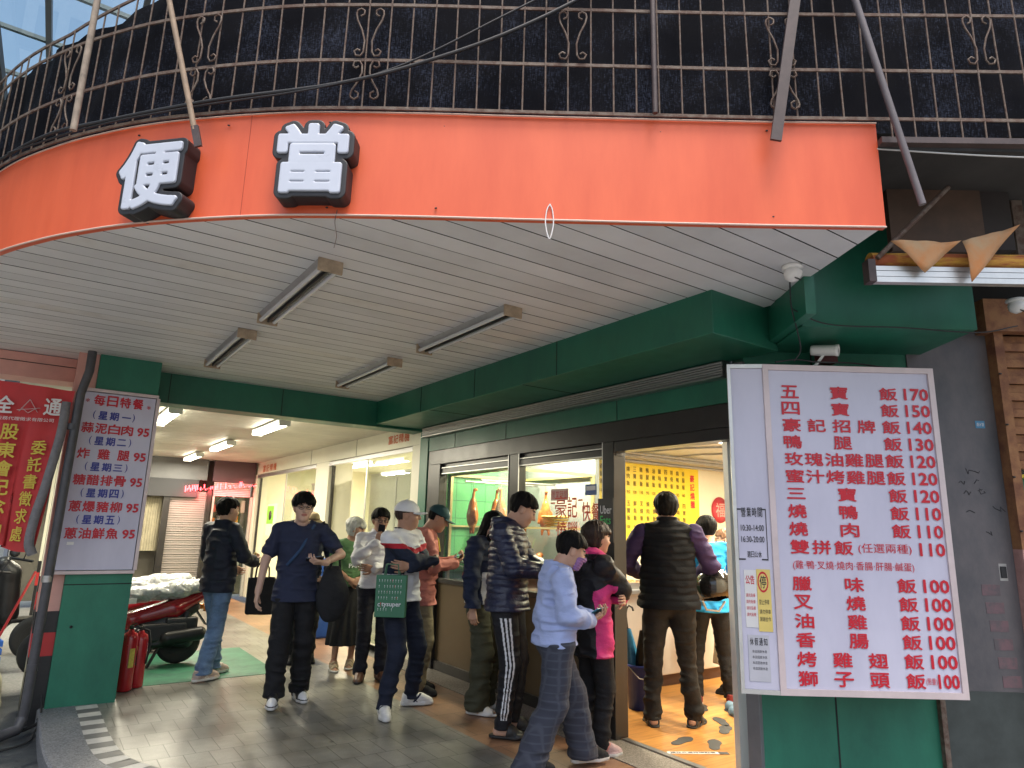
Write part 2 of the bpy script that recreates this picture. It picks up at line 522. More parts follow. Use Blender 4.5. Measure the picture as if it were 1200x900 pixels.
def wall_along(mb, pts, z0, z1, th, mi=0, smooth=True):
    inner = offset_curve(pts, -th)
    n = len(pts)
    vs = [(p.x, p.y, z0) for p in pts] + [(p.x, p.y, z1) for p in pts] + [(p.x, p.y, z0) for p in inner] + [(p.x, p.y, z1) for p in inner]
    fs = []
    for i in range(n - 1):
        fs += [(i, i + 1, n + i + 1, n + i), (2 * n + i + 1, 2 * n + i, 3 * n + i, 3 * n + i + 1),
               (n + i, n + i + 1, 3 * n + i + 1, 3 * n + i), (i + 1, i, 2 * n + i, 2 * n + i + 1)]
    fs += [(0, n, 3 * n, 2 * n), (n - 1, 3 * n - 1, 4 * n - 1, 2 * n - 1)]
    mb.add(vs, fs, mi)
    return mb


# ------------------------------------------------------------------ ground
g = MB()
g.add([(-120, -120, -0.12), (120, -120, -0.12), (120, 200, -0.12), (-120, 200, -0.12)], [(0, 1, 2, 3)])
struct(g.build("street", M_asphalt))
g = MB()
_g0 = offset_curve(KERB, -0.9); n = len(KERB)
g.add([(q.x, q.y, -.116) for q in KERB] + [(q.x, q.y, -.116) for q in _g0], [(i, n + i, n + i + 1, i + 1) for i in range(n - 1)])
struct(g.build("wet_gutter", mat("wet_asphalt", (0.035, 0.04, 0.045), 0.45, col2=(0.08, 0.085, 0.085), c2lo=0.4, c2hi=0.65, vscale=14, bump=0.4, bscale=120)))
# arcade floor: tiles inside the kerb, up to the granite threshold
g = MB()
poly = [(p.x, p.y) for p in DIN if p.x < 3.42]
pts = [(poly[0][0], 16.0)] + poly + [(3.42, 2.5), (3.42, 16.0)]
g.add([(x, y, 0.0) for x, y in pts], [tuple(range(len(pts)))])
struct(g.build("arcade_floor", tile_floor_mat()))
# kerb stones with a real step down to the street
g = MB()
n = len(KERB)
vs = [(p.x, p.y, 0.006) for p in KIN] + [(p.x, p.y, 0.006) for p in offset_curve(KERB, 0.012)] + [(p.x, p.y, -0.006) for p in KERB] + [(p.x, p.y, -0.12) for p in KERB] + [(p.x, p.y, -0.12) for p in KIN]
fs = []
for i in range(n - 1):
    for k in range(4):
        fs.append((k * n + i, (k + 1) * n + i, (k + 1) * n + i + 1, k * n + i + 1))
g.add(vs, fs)
struct(g.build("kerb", M_granite))
# row of white and grey blocks beside the kerb
g = MB()
steps_in = resample(KIN, 0.125)
rowmi = 0
for i in range(len(steps_in) - 1):
    a, b = steps_in[i], steps_in[i + 1]
    t = (b - a).normalized(); nn = Vector((-t.y, t.x, 0)) * -1
    nn = -nn
    g.add([(a.x, a.y, 0.004), (b.x, b.y, 0.004), (b.x + nn.x * .152, b.y + nn.y * .152, 0.004), (a.x + nn.x * .152, a.y + nn.y * .152, 0.004)], [(0, 1, 2, 3)], i % 2)
struct(g.build("paving_border", [mat("white_block", (0.52, 0.51, 0.47), 0.6, var=0.12, vscale=20), mat("grey_block", (0.14, 0.14, 0.135), 0.6, var=0.15, vscale=20)]))
# granite threshold and wooden shop floor
g = MB()
g.box(3.42, 3.74, 2.4, 7.3, -0.1, 0.006)
struct(g.build("threshold", mat("speckled_threshold_granite", (0.15, 0.13, 0.11), 0.5, col2=(0.34, 0.31, 0.27), c2lo=0.45, c2hi=0.6, vscale=110)))
g = MB()
g.add([(3.74, 2.7, 0.010), (3.80, 2.7, .010), (7.2, .45, 0.010), (9.4, .45, .010), (9.4, 6.9, 0.010), (3.74, 6.9, 0.010)], [(0, 1, 2, 3, 4, 5)])
struct(g.build("shop_floor", wood_floor_mat()))
g = MB(); g.box(3.742, 3.79, 2.72, 3.85, 0.002, 0.016)
struct(g.build("threshold_strip", M_steel))
g = MB()
g.box(1.0, 2.25, 7.28, 8.9, -0.05, 0.004)
struct(g.build("green_floor_paint", mat("green_floor_paint", (0.02, 0.14, 0.075), 0.55, col2=(0.012, 0.07, 0.045), c2lo=.4, c2hi=.7, vscale=5)))

# ------------------------------------------------------------------ the corner building
B = empty("restaurant_building", (3.73, 5, 0), 0, "green fronted corner restaurant with black framed windows and a rolled up shutter", "building")
bm_ = MB().bbox(3.10, 3.74, 2.40, 7.22, 2.65, 2.93, .006)
M0 = Matrix.Translation((-3.73, -5, 0))


def bpart(mb, name, m):
    return mb.build(name, m, B, M0)


bpart(bm_, "beam", M_green)
mb = MB()
for y in (3.86, 5.05, 6.1):
    mb.box(3.097, 3.1, y, y + .006, 2.652, 2.925)
for y in (4.3, 5.9): mb.box(3.1, 3.70, y, y + .005, 2.647, 2.65)
bpart(mb, "beam_joint", M_gap)
bpart(MB().bbox(0.27, 3.74, 7.22, 7.50, 2.62, 2.93, .006), "cross_beam", M_green)
mb = MB()
for x in (0.9, 2.0): mb.box(x, x + .006, 7.217, 7.22, 2.625, 2.925)
bpart(mb, "cross_beam_joint", M_gap)
# shutter rolled up under the beam
mb = MB()
for i in range(6):
    z = 2.545 + i * .018
    mb.tube([(3.655 - .004 * (i % 2), 2.76, z), (3.655 - .004 * (i % 2), 7.1, z)], .0105, 8)
mb.box(3.664, 3.74, 2.76, 7.1, 2.535, 2.648)
mb.box(3.62, 3.70, 2.76, 7.1, 2.528, 2.536)
bpart(mb, "rolled_shutter", M_steel)
mb = MB().box(3.70, 3.80, 2.70, 7.06, 2.365, 2.528)
bpart(mb, "header_board", M_green)
mb = MB()
for y in (3.83, 5.4, 6.4): mb.box(3.697, 3.70, y, y + .005, 2.366, 2.527)
bpart(mb, "header_joint", M_gap)
mb = MB().box(3.69, 3.9, 7.02, 7.215, 0.0, 2.62)
bpart(mb, "end_pier", M_green)
# window and door frames
WF = empty("shop_window", (3.73, 5.3, 0), 0, "black framed shop front glazing with bronze lower panels beside the open doorway", "window")
MW = Matrix.Translation((-3.73, -5.3, 0))
mb = MB()
mb.bbox(3.70, 3.78, 2.72, 7.0, 2.20, 2.362, .004)
mb.bbox(3.71, 3.79, 3.86, 7.0, 2.085, 2.145, .004)
mb.box(3.735, 3.775, 3.86, 7.0, 2.145, 2.20)
mb.bbox(3.69, 3.79, 6.70, 6.98, 0.006, 2.20, .004)
mb.bbox(3.695, 3.785, 5.17, 5.335, 0.006, 2.20, .004)
mb.bbox(3.69, 3.82, 3.865, 4.0, 0.006, 2.20, .004)
mb.bbox(3.71, 3.79, 4.0, 6.7, 0.006, 0.10, .004)
mb.bbox(3.715, 3.785, 4.0, 6.7, 0.90, 0.95, .004)
mb.bbox(3.69, 3.80, 2.74, 3.853, 2.115, 2.197, .004)
mb.build("frame", M_black, WF, MW)
mb = MB()
for y0, y1 in ((5.34, 6.69), (4.005, 5.165)):
    mb.box(3.704, 3.709, y0, y1, 2.149, 2.157); mb.box(3.704, 3.709, y0, y1, 2.082, 2.092)
for y in (5.335, 5.163, 3.998): mb.box(3.688, 3.694, y - .009, y, 0.1, 2.2)
mb.build("metal_edging", M_alu, WF, MW)
for y0, y1 in ((5.335, 6.70), (4.0, 5.17)):
    MB().box(3.745, 3.752, y0, y1, 0.95, 2.085).build("pane", M_glass, WF, MW)
    MB().box(3.735, 3.76, y0, y1, 0.10, 0.90).build("lower_panel", mat("bronze_panel", (0.14, 0.10, 0.055), 0.35, metal=0.25, var=0.12, vscale=1.2), WF, MW)
MB().box(3.72, 3.736, 5.9, 5.906, 0.1, 0.9).build("panel_joint", M_black, WF, MW)
# right door jamb, grey steel
bpart(MB().bbox(3.68, 3.80, 2.63, 2.72, 0.0, 2.62, .004), "door_jamb", mat("grey_steel_jamb", (0.20, 0.20, 0.21), 0.4, metal=0.4, var=.1))

# interior shell
mb = MB().box(3.80, 9.4, 6.80, 6.92, 0.0, 2.62)
bpart(mb, "side_wall", M_wallcream)
bpart(MB().box(9.3, 9.42, .5, 6.80, 0.0, 2.62), "back_wall", M_wallwhite)
_il = [(3.81, 2.875), (7.2, .41), (7.27, .50), (3.87, 2.96)]
bpart(MB().prism(_il[::-1], 0.0, 2.60).box(7.2, 9.4, .4, .5, 0, 2.6), "inner_wall", M_wallwhite)
mb = MB().prism([(3.80, 6.9), (3.80, 2.9), (5.0, 2.03), (7.2, .45), (9.4, .45), (9.4, 6.9)], 2.575, 2.64)
bpart(mb, "inner_ceiling", mat("pale_blue_ceiling", (0.52, 0.56, 0.60), 0.6, var=0.08))
mb = MB()
mb.tube([(5.2, 6.6, 2.53), (9.2, 6.55, 2.53)], .03); mb.tube([(5.2, 6.45, 2.545), (9.2, 6.4, 2.545)], .018)
mb.tube([(5.2, 6.7, 2.47), (9.2, 6.7, 2.47)], .02)
for x, y in ((6.0, 6.2), (6.6, 5.7), (7.3, 6.0)): mb.tube([(x, 6.5, 2.55), (x + .1, y, 2.56), (x + .5, y - .7, 2.56), (x + .6, y - 1.9, 2.56)], .012)
bpart(mb, "ceiling_pipe", mat("grey_pipe", (0.33, 0.35, 0.37), 0.5, var=.2))

# ------------------------------------------------------------------ canopy
CN = empty("canopy", (1, 3, 2.92), 0, "broad curved canopy with orange fascia and grey strip ceiling over the pavement", "canopy")
MC = Matrix.Translation((-1, -3, -2.92))


def fx(y):   # left end of a ceiling strip at this y
    best = 3.05
    for a, b in zip(FASCIA, FASCIA[1:]):
        if min(a.y, b.y) <= y <= max(a.y, b.y):
            t = (y - a.y) / (b.y - a.y) if b.y != a.y else 0
            return a.x + (b.x - a.x) * t
    return best if y < 1.5 else -0.8


mb = MB(); mbg = MB()
y = 1.40; k = 0
while y < 7.22:
    y1 = min(y + 0.148, 7.22)
    e = 0.0038
    def rx(yy):
        if yy > 2.40: return 3.10
        return 3.05 + (yy - 1.38) * (3.60 - 3.05) / (2.36 - 1.38)
    a0, a1 = fx(y + e), fx(y1 - e)
    r0, r1 = (rx(y + e), rx(y1 - e))
    if y < 2.4 < y1: r0 = r1 = rx(2.39)
    zj = 2.92 + random.uniform(-.0012, .0012)
    mb.add([(a0, y + e, zj), (r0, y + e, zj), (r1, y1 - e, zj), (a1, y1 - e, zj), (a0, y, zj + .012), (r0, y, zj + .012), (r1, y1, zj + .012), (a1, y1, zj + .012)],
           [(3, 2, 1, 0)], random.choice((0, 0, 0, 2, 2, 3)))
    mb.add([(a0, y + e, zj), (r0, y + e, zj), (a0, y, zj + .014), (r0, y, zj + .014)], [(0, 1, 3, 2)], 1)
    mb.add([(r1, y1 - e, zj), (a1, y1 - e, zj), (r1, y1, zj + .014), (a1, y1, zj + .014)], [(0, 1, 3, 2)], 1)
    y = y1
mb.build("ceiling", [M_strip, M_gap, M_strip_b, M_strip_c], CN, MC)
poly = [(p.x, p.y) for p in FASCIA] + [(3.14, 7.2), (3.14, 2.5), (3.62, 2.38)]
MB().prism(poly[::-1], 2.94, 3.44).build("roof_slab", M_gap, CN, MC)
wall_along(MB(), FASCIA, 2.905, 3.445, -0.03).build("fascia", M_orange, CN, MC)
mb = MB()
for c, z in ((offset_curve(FASCIA, 0.034), 2.906), (offset_curve(FASCIA, 0.036), 3.442)):
    mb.tube([(p.x, p.y, z) for p in c], .005 if z < 3 else .004, 6)
mb.build("edge_trim", mat("pale_trim", (0.62, 0.45, 0.38), 0.5), CN, MC)
FOUT = offset_curve(FASCIA, 0.0305)
mb = MB()
for p in resample(FOUT, 0.52)[1:]:
    for z in (2.95, 3.39):
        mb.lathe([(.0, -.004), (.006, -.002), (.006, .002), (0, .004)], (p.x + random.uniform(-.03, .03), p.y, z + random.uniform(-.01, .01)), 8)
mb.build("screw", M_dark, CN, MC)
mb = MB()
for s in (3.02,):
    pp = resample(FOUT, s)[1]; q = resample(FOUT, s + .004)[1]
    mb.box(pp.x - .001, pp.x + .001, pp.y - .001, pp.y + .001, 2.91, 3.44)
mb.build("board_joint", mat("orange_joint", (0.35, 0.05, 0.02), 0.6), CN, MC)

# ================================================================== soft bodies: distance fields meshed with surface nets
def vnoise(P, f, seed=0):
    """value noise in [-1, 1], P (n, 3), f frequency (3)"""
    Q = P * np.asarray(f, float) + seed * 17.31 + 100
    I = np.floor(Q).astype(np.int64); F = Q - I; F = F * F * (3 - 2 * F)

    def hsh(a, b, c):
        h = (a * 374761393 + b * 668265263 + c * 2147483647 + seed * 974711) & 0xffffffff
        h = ((h ^ (h >> 13)) * 1274126177) & 0xffffffff
        return ((h ^ (h >> 16)) & 0xffff) / 32767.5 - 1
    r = 0
    for i in (0, 1):
        for j in (0, 1):
            for k in (0, 1):
                w = (F[:, 0] if i else 1 - F[:, 0]) * (F[:, 1] if j else 1 - F[:, 1]) * (F[:, 2] if k else 1 - F[:, 2])
                r = r + w * hsh(I[:, 0] + i, I[:, 1] + j, I[:, 2] + k)
    return r


def A3(*p): return np.array(p, float)


def nrm(v):
    v = np.asarray(v, float); return v / max(1e-9, np.linalg.norm(v))


def cone(a, b, ra, rb, k=0.02, sy=None):
    return ('c', np.asarray(a, float), np.asarray(b, float), ra, rb, k)


def ell(c, r, k=0.02, rot=None):
    return ('e', np.asarray(c, float), np.asarray(r, float), rot, None, k)


def rbox(c, half, rad, k=0.01, rot=None):
    return ('b', np.asarray(c, float), np.asarray(half, float), rot, rad, k)


def d_prim(P, p):
    if p[0] == 'c':
        _, a, b, ra, rb, k = p
        ab = b - a; L2 = ab @ ab
        t = np.clip(((P - a) @ ab) / max(L2, 1e-9), 0, 1)
        return np.linalg.norm(P - a - t[:, None] * ab, axis=1) - (ra + (rb - ra) * t)
    if p[0] == 'e':
        _, c, r, rot, _, k = p
        Q = P - c
        if rot is not None: Q = Q @ rot
        k0 = np.linalg.norm(Q / r, axis=1); k1 = np.linalg.norm(Q / (r * r), axis=1)
        return k0 * (k0 - 1) / np.maximum(k1, 1e-6)
    if p[0] == 'b':
        _, c, h, rot, rad, k = p
        Q = P - c
        if rot is not None: Q = Q @ rot
        q = np.abs(Q) - h + rad
        return np.linalg.norm(np.maximum(q, 0), axis=1) + np.minimum(q.max(1), 0) - rad


def smin(a, b, k):
    if k <= 1e-6: return np.minimum(a, b)
    h = np.clip(0.5 + 0.5 * (b - a) / k, 0, 1)
    return b + (a - b) * h - k * h * (1 - h)


def smax(a, b, k): return -smin(-a, -b, k)


def union(P, prims):
    d = None
    for p in prims:
        q = d_prim(P, p)
        d = q if d is None else smin(d, q, p[5])
    return d


def nets(f, lo, hi, h, margin=1.6):
    lo = np.asarray(lo, float); hi = np.asarray(hi, float)
    C = 4
    nb = np.maximum(2, np.ceil((hi - lo) / (h * C)).astype(int))
    n = nb * C + 1
    # coarse blocks
    ax = [lo[i] + (np.arange(nb[i]) + .5) * h * C for i in range(3)]
    G = np.stack(np.meshgrid(*ax, indexing='ij'), -1).reshape(-1, 3)
    dc = f(G).reshape(nb)
    near = np.abs(dc) < h * C * 0.87 * margin + 0.012
    D = np.empty(n); D[:] = 1
    up = np.repeat(np.repeat(np.repeat(np.where(dc < 0, -1.0, 1.0), C, 0), C, 1), C, 2)
    D[:-1, :-1, :-1] = up
    D[-1] = 1; D[:, -1] = 1; D[:, :, -1] = 1
    nm = np.repeat(np.repeat(np.repeat(near, C, 0), C, 1), C, 2)
    M = np.zeros(n, bool)
    M[:-1, :-1, :-1] = nm
    M[1:, 1:, 1:] |= nm; M[1:, :-1, :-1] |= nm; M[:-1, 1:, :-1] |= nm; M[:-1, :-1, 1:] |= nm
    M[1:, 1:, :-1] |= nm; M[1:, :-1, 1:] |= nm; M[:-1, 1:, 1:] |= nm
    idx = np.argwhere(M)
    D[M] = f(lo + idx * h)
    S = D < 0
    # cells
    cnt = sum(S[i:n[0] - 1 + i, j:n[1] - 1 + j, k:n[2] - 1 + k].astype(np.int8) for i in (0, 1) for j in (0, 1) for k in (0, 1))
    act = (cnt > 0) & (cnt < 8)
    ci = np.argwhere(act)
    if not len(ci): return np.zeros((0, 3)), np.zeros((0, 4), int)
    vid = -np.ones(act.shape, np.int64); vid[act] = np.arange(len(ci))
    acc = np.zeros((len(ci), 3)); num = np.zeros(len(ci))
    for ax_ in range(3):
        e = np.zeros(3, int); e[ax_] = 1
        o1, o2 = [a for a in range(3) if a != ax_]
        for u in (0, 1):
            for v in (0, 1):
                s = np.zeros(3, int); s[o1] = u; s[o2] = v
                a = ci + s; b = a + e
                da = D[a[:, 0], a[:, 1], a[:, 2]]; db = D[b[:, 0], b[:, 1], b[:, 2]]
                cr = (da < 0) != (db < 0)
                t = np.where(cr, da / np.where(cr, da - db, 1), 0)
                p = s + t[:, None] * e
                acc[cr] += p[cr]; num[cr] += 1
    V = lo + (ci + acc / num[:, None]) * h
    Fs = []
    for ax_ in range(3):
        o1, o2 = (ax_ + 1) % 3, (ax_ + 2) % 3
        sl_a = [slice(0, n[i]) for i in range(3)]; sl_b = list(sl_a)
        sl_a[ax_] = slice(0, n[ax_] - 1); sl_b[ax_] = slice(1, n[ax_])
        for o in (o1, o2):
            sl_a[o] = slice(1, n[o] - 1); sl_b[o] = slice(1, n[o] - 1)
        sa = S[tuple(sl_a)]; sb = S[tuple(sl_b)]
        for sgn, msk in ((1, sa & ~sb), (-1, ~sa & sb)):
            q = np.argwhere(msk)
            if not len(q): continue
            off = np.ones(3, int); off[ax_] = 0
            q = q + off
            e1 = np.zeros(3, int); e1[o1] = 1; e2 = np.zeros(3, int); e2[o2] = 1
            c0, c1, c2, c3 = q - e1 - e2, q - e2, q, q - e1
            g = lambda c: vid[c[:, 0], c[:, 1], c[:, 2]]
            quad = np.stack([g(c0), g(c1), g(c2), g(c3)], 1)
            if sgn < 0: quad = quad[:, ::-1]
            Fs.append(quad)
    Fq = np.concatenate(Fs)
    return V, Fq


def soft_mesh(name, meshes, mats, parent, matf=None):
    """meshes: list of (V, F); matf(centres) -> material index"""
    V = []; F = []; o = 0
    for v, f in meshes:
        V.append(v); F.append(f + o); o += len(v)
    V = np.concatenate(V); F = np.concatenate(F)
    me = bpy.data.meshes.new(name)
    me.vertices.add(len(V)); me.vertices.foreach_set("co", V.astype(np.float32).ravel())
    me.loops.add(len(F) * 4); me.loops.foreach_set("vertex_index", F.astype(np.int32).ravel())
    me.polygons.add(len(F)); me.polygons.foreach_set("loop_start", np.arange(0, len(F) * 4, 4, dtype=np.int32))
    for m in (mats if isinstance(mats, (list, tuple)) else [mats]): me.materials.append(m)
    if matf is not None:
        me.polygons.foreach_set("material_index", matf(V[F].mean(1)).astype(np.int32))
    me.polygons.foreach_set("use_smooth", np.ones(len(F), bool))
    me.update(calc_edges=True)
    me.validate()
    ob = bpy.data.objects.new(name, me); COL.objects.link(ob)
    if parent is not None: ob.parent = parent
    return ob


def bounds(prims, pad):
    lo = np.full(3, 1e9); hi = -lo
    for p in prims:
        if p[0] == 'c':
            for q, r in ((p[1], p[3]), (p[2], p[4])): lo = np.minimum(lo, q - r); hi = np.maximum(hi, q + r)
        else:
            r = np.max(p[2]) if p[3] is not None else p[2]
            lo = np.minimum(lo, p[1] - r); hi = np.maximum(hi, p[1] + r)
    return lo - pad, hi + pad


def rotz(a): c, s = math.cos(a), math.sin(a); return np.array([[c, -s, 0], [s, c, 0], [0, 0, 1]])
def rotx(a): c, s = math.cos(a), math.sin(a); return np.array([[1, 0, 0], [0, c, -s], [0, s, c]])
def roty(a): c, s = math.cos(a), math.sin(a); return np.array([[c, 0, s], [0, 1, 0], [-s, 0, c]])


def ik(a, c, l1, l2, hint):
    """middle joint between a and c, bent towards hint; returns joint and the reachable end"""
    a = np.asarray(a, float); c = np.asarray(c, float)
    v = c - a; L = np.linalg.norm(v)
    if L > (l1 + l2) * .995: c = a + v / L * (l1 + l2) * .995; v = c - a; L = np.linalg.norm(v)
    u = v / L
    x = (l1 * l1 - l2 * l2 + L * L) / (2 * L)
    h = math.sqrt(max(0, l1 * l1 - x * x))
    hv = np.asarray(hint, float); hv = nrm(hv - u * (hv @ u))
    return a + u * x + hv * h, c


# ------------------------------------------------------------------ cloth and skin materials
def cloth(name, col, rough=0.8, var=0.16, bscale=20, bump=0.42, **kw):
    m = mat(name, col, rough, var=var, vscale=9, bump=bump, bscale=bscale, spec=0.25, stretch=(1, 1, 1.5), **kw)
    for n in m.node_tree.nodes:
        if n.type == 'BUMP': n.inputs['Distance'].default_value = .016
    return m


M_skin = mat("skin", (0.50, 0.29, 0.20), 0.5, var=0.06, vscale=14, spec=0.4)
M_skin_dark = mat("tanned_skin", (0.40, 0.22, 0.145), 0.5, var=0.07, vscale=14, spec=0.4)
M_skin_pale = mat("pale_skin", (0.58, 0.37, 0.28), 0.5, var=0.05, vscale=14, spec=0.4)
M_lip = mat("lips", (0.38, 0.14, 0.11), 0.5)
M_eye = mat("dark_eyes", (0.03, 0.02, 0.018), 0.3)
M_brow = mat("eyebrows", (0.045, 0.03, 0.025), 0.8)
M_hair = mat("black_hair", (0.0055, 0.005, 0.005), 0.7, spec=.12, var=0.4, vscale=40, stretch=(1, 1, .25), bump=.4, bscale=150)
M_hair_brown = mat("brown_hair", (0.16, 0.075, 0.035), 0.5, var=0.35, vscale=40, stretch=(1, 1, .25), bump=.4, bscale=150)
M_hair_dbrown = mat("dark_brown_hair", (0.03, 0.017, 0.012), 0.55, spec=.3, var=0.4, vscale=40, stretch=(1, 1, .25), bump=.4, bscale=150)
M_hair_grey = mat("silver_hair", (0.48, 0.48, 0.44), 0.55, var=0.3, vscale=40, stretch=(1, 1, .25), bump=.4, bscale=150)
C_black = cloth("black_cloth", (0.014, 0.014, 0.016))
C_navy = cloth("navy_cloth", (0.018, 0.023, 0.05))
C_white = cloth("white_cloth", (0.72, 0.72, 0.74), var=.04)
M_sole = mat("white_rubber_sole", (0.62, 0.61, 0.58), 0.6, var=.06)
M_lens = glass_mat("spectacle_lens", (0.95, 0.95, 0.95), 0.12)
M_phone = mat("phone_body", (0.015, 0.015, 0.018), 0.2)
M_screen = mat("lit_phone_screen", (0.02, 0.02, 0.02), 0.15, emit=(0.45, 0.6, 0.8), estr=0.35)


# ------------------------------------------------------------------ the figure
class Fig:
    def __init__(s, name_label, pos, face, height, group, lean=0.0, leanx=0.0, bulk=1.0, twist=0.0,
                 ankR=(0.10, 0.0), ankL=(-0.10, 0.0), footR=-8, footL=8, kneeR=(0.08, 1, 0), kneeL=(-0.08, 1, 0), ankzR=.08, ankzL=.08,
                 wrR=None, wrL=None, elR=(.5, -.6, -.3), elL=(-.5, -.6, -.3), head_yaw=0, head_pitch=0, head_roll=0,
                 skin=None, handR=None, handL=None, drop=0.0, g=1.0, curlR=.45, curlL=.45, neckf=.02):
        s.S = height / (1.46 * g + .26); s.bulk = bulk
        s.root = empty("person", (pos[0], pos[1], pos[2] if len(pos) > 2 else 0.004), R(face - 90), name_label, "person", group)
        s.root.scale = (s.S,) * 3
        s.skin = skin or M_skin
        s.g = g
        pel = A3(0, 0, .93 * g - drop); s.pel = pel
        # feet may be given away from the pelvis: pelvis stays over the origin
        t = nrm(A3(leanx, lean, 1)); s.t = t
        s.neck = pel + t * .535 * g + A3(0, lean * .03, 0)
        rz = rotz(R(twist))
        s.tw = rz
        s.shR = pel + t * .475 * g + rz @ A3(.178 * g * bulk ** .5, -.01, 0); s.shL = pel + t * .475 * g + rz @ A3(-.178 * g * bulk ** .5, -.01, 0)
        s.hR = pel + A3(.088, 0, -.03); s.hL = pel + A3(-.088, 0, -.03)
        s.aR = A3(ankR[0], ankR[1], ankzR); s.aL = A3(ankL[0], ankL[1], ankzL)
        s.kR, s.aR = ik(s.hR, s.aR, .418 * g, .410 * g, kneeR); s.kL, s.aL = ik(s.hL, s.aL, .418 * g, .410 * g, kneeL)
        wrR = A3(.27, .03, .84) if wrR is None else A3(*wrR); wrL = A3(-.27, .03, .84) if wrL is None else A3(*wrL)
        s.eR, s.wR = ik(s.shR, wrR * g, .285 * g, .255 * g, elR); s.eL, s.wL = ik(s.shL, wrL * g, .285 * g, .255 * g, elL)
        s.hd = rotz(R(head_yaw)) @ rotx(R(-head_pitch)) @ roty(R(head_roll))   # head axes: columns
        s.head = s.neck + A3(0, neckf, .004) + s.hd @ A3(0, .015, .115)
        s.fdR = rotz(R(footR)); s.fdL = rotz(R(footL))
        s.curl = dict(R=curlR, L=curlL)
        s.hand_dir = dict(R=None if handR is None else (nrm(handR[0]), nrm(handR[1])), L=None if handL is None else (nrm(handL[0]), nrm(handL[1])))
        s.hem = None

    # ---- primitives of the bare body
    def H(s, p): return s.head + s.hd @ np.asarray(p, float)

    def head_prims(s):
        h = s.hd
        P = [ell(s.H((0, -.012, .028)), (.075, .094, .087), .02, h), ell(s.H((0, .028, -.035)), (.061, .064, .082), .03, h),
             ell(s.H((0, .055, -.09)), (.027, .027, .024), .03, h), ell(s.H((.032, .05, -.022)), (.03, .035, .03), .02, h), ell(s.H((-.032, .05, -.022)), (.03, .035, .03), .02, h),
             cone(s.H((-.034, .083, .026)), s.H((.034, .083, .026)), .009, .009, .012),
             cone(s.H((0, .088, .012)), s.H((0, .106, -.024)), .008, .0125, .010), cone(s.H((-.011, .094, -.028)), s.H((.011, .094, -.028)), .008, .008, .006),
             ell(s.H((0, .0865, -.052)), (.024, .009, .006), .005, h), ell(s.H((0, .0845, -.063)), (.020, .010, .007), .006, h)]
        for sx in (1, -1):
            P.append(ell(s.H((sx * .077, -.008, -.006)), (.009, .020, .031), .006, h @ roty(R(sx * 8)) @ rotz(R(sx * -18))))
        P.append(cone(s.neck + A3(0, -.012, -.03), s.H((0, -.028, -.05)), .057, .053, .03))
        return P

    def head_cut(s, P, d):
        for sx in (1, -1):
            e = d_prim(P, ell(s.H((sx * .031, .098, .008)), (.017, .014, .0085), 0, s.hd))
            d = smax(d, -e, .008)
        m = d_prim(P, ell(s.H((0, .099, -.0575)), (.021, .008, .0018), 0, s.hd))
        d = smax(d, -m, .004)
        for sx in (1, -1):
            e = d_prim(P, ell(s.H((sx * .031, .080, .008)), (.0145, .0125, .0105), 0, s.hd))
            d = smin(d, e, .003)
        return d

    def core_prims(s):
        b = s.bulk
        t, pel = s.t, s.pel
        P = [ell(pel + t * .36 * s.g + A3(0, .005, 0), (.145 * b, .098 * b, .175), .05, s.tw), ell(pel + t * .14 * s.g, (.132 * b, .095 * b, .15), .05), ell(pel - A3(0, .01, .02), (.155 * b, .105 * b, .11), .05),
             cone(s.shR - t * .012, s.neck - t * .05, .038, .05, .03), cone(s.shL - t * .012, s.neck - t * .05, .038, .05, .03)]
        for sh, e, w in ((s.shR, s.eR, s.wR), (s.shL, s.eL, s.wL)):
            P += [cone(sh - t * .014, e, .043 * b, .038, .02), cone(e, w, .038, .025, .015)]
        for h, k, a in ((s.hR, s.kR, s.aR), (s.hL, s.kL, s.aL)):
            P += [cone(h, k, .072 * b, .044, .03), cone(k, k + (a - k) * .35 + A3(0, -.006, 0), .042, .043, .02), cone(k + (a - k) * .35 + A3(0, -.006, 0), a, .043, .032, .02)]
        for a, fd in ((s.aR, s.fdR), (s.aL, s.fdL)):
            P += s.foot_prims(a, fd)
        return P

    def foot_prims(s, a, fd):
        g = lambda x, y, z: a + fd @ A3(x, y, z)
        z = -a[2] * 0
        P = [cone(g(0, -.035, -.045), g(0, .07, -.045), .033, .033, .02), cone(a, g(0, .05, -.035), .035, .033, .02), cone(g(0, .06, -.05), g(0, .13, -.058), .032, .018, .015)]
        for i, x in enumerate((-.022, -.008, .005, .017, .028)):
            y = (.155, .160, .152, .143, .130)[i]
            P.append(cone(g(x, .11, -.062), g(x * 1.1, y, -.064), .013, .010, .006))
        return P

    def hand_axes(s, side):
        e, w = (s.eR, s.wR) if side == 'R' else (s.eL, s.wL)
        if s.hand_dir[side] is None:
            d = nrm(w - e)
            inward = A3(-1 if side == 'R' else 1, 0, 0)
            n = nrm(inward - d * (inward @ d))
        else:
            d, n = s.hand_dir[side]; n = nrm(n - d * (n @ d))
        sd = np.cross(n, d) if side == 'R' else np.cross(d, n)   # towards the thumb
        return w, d, n, -sd if False else sd

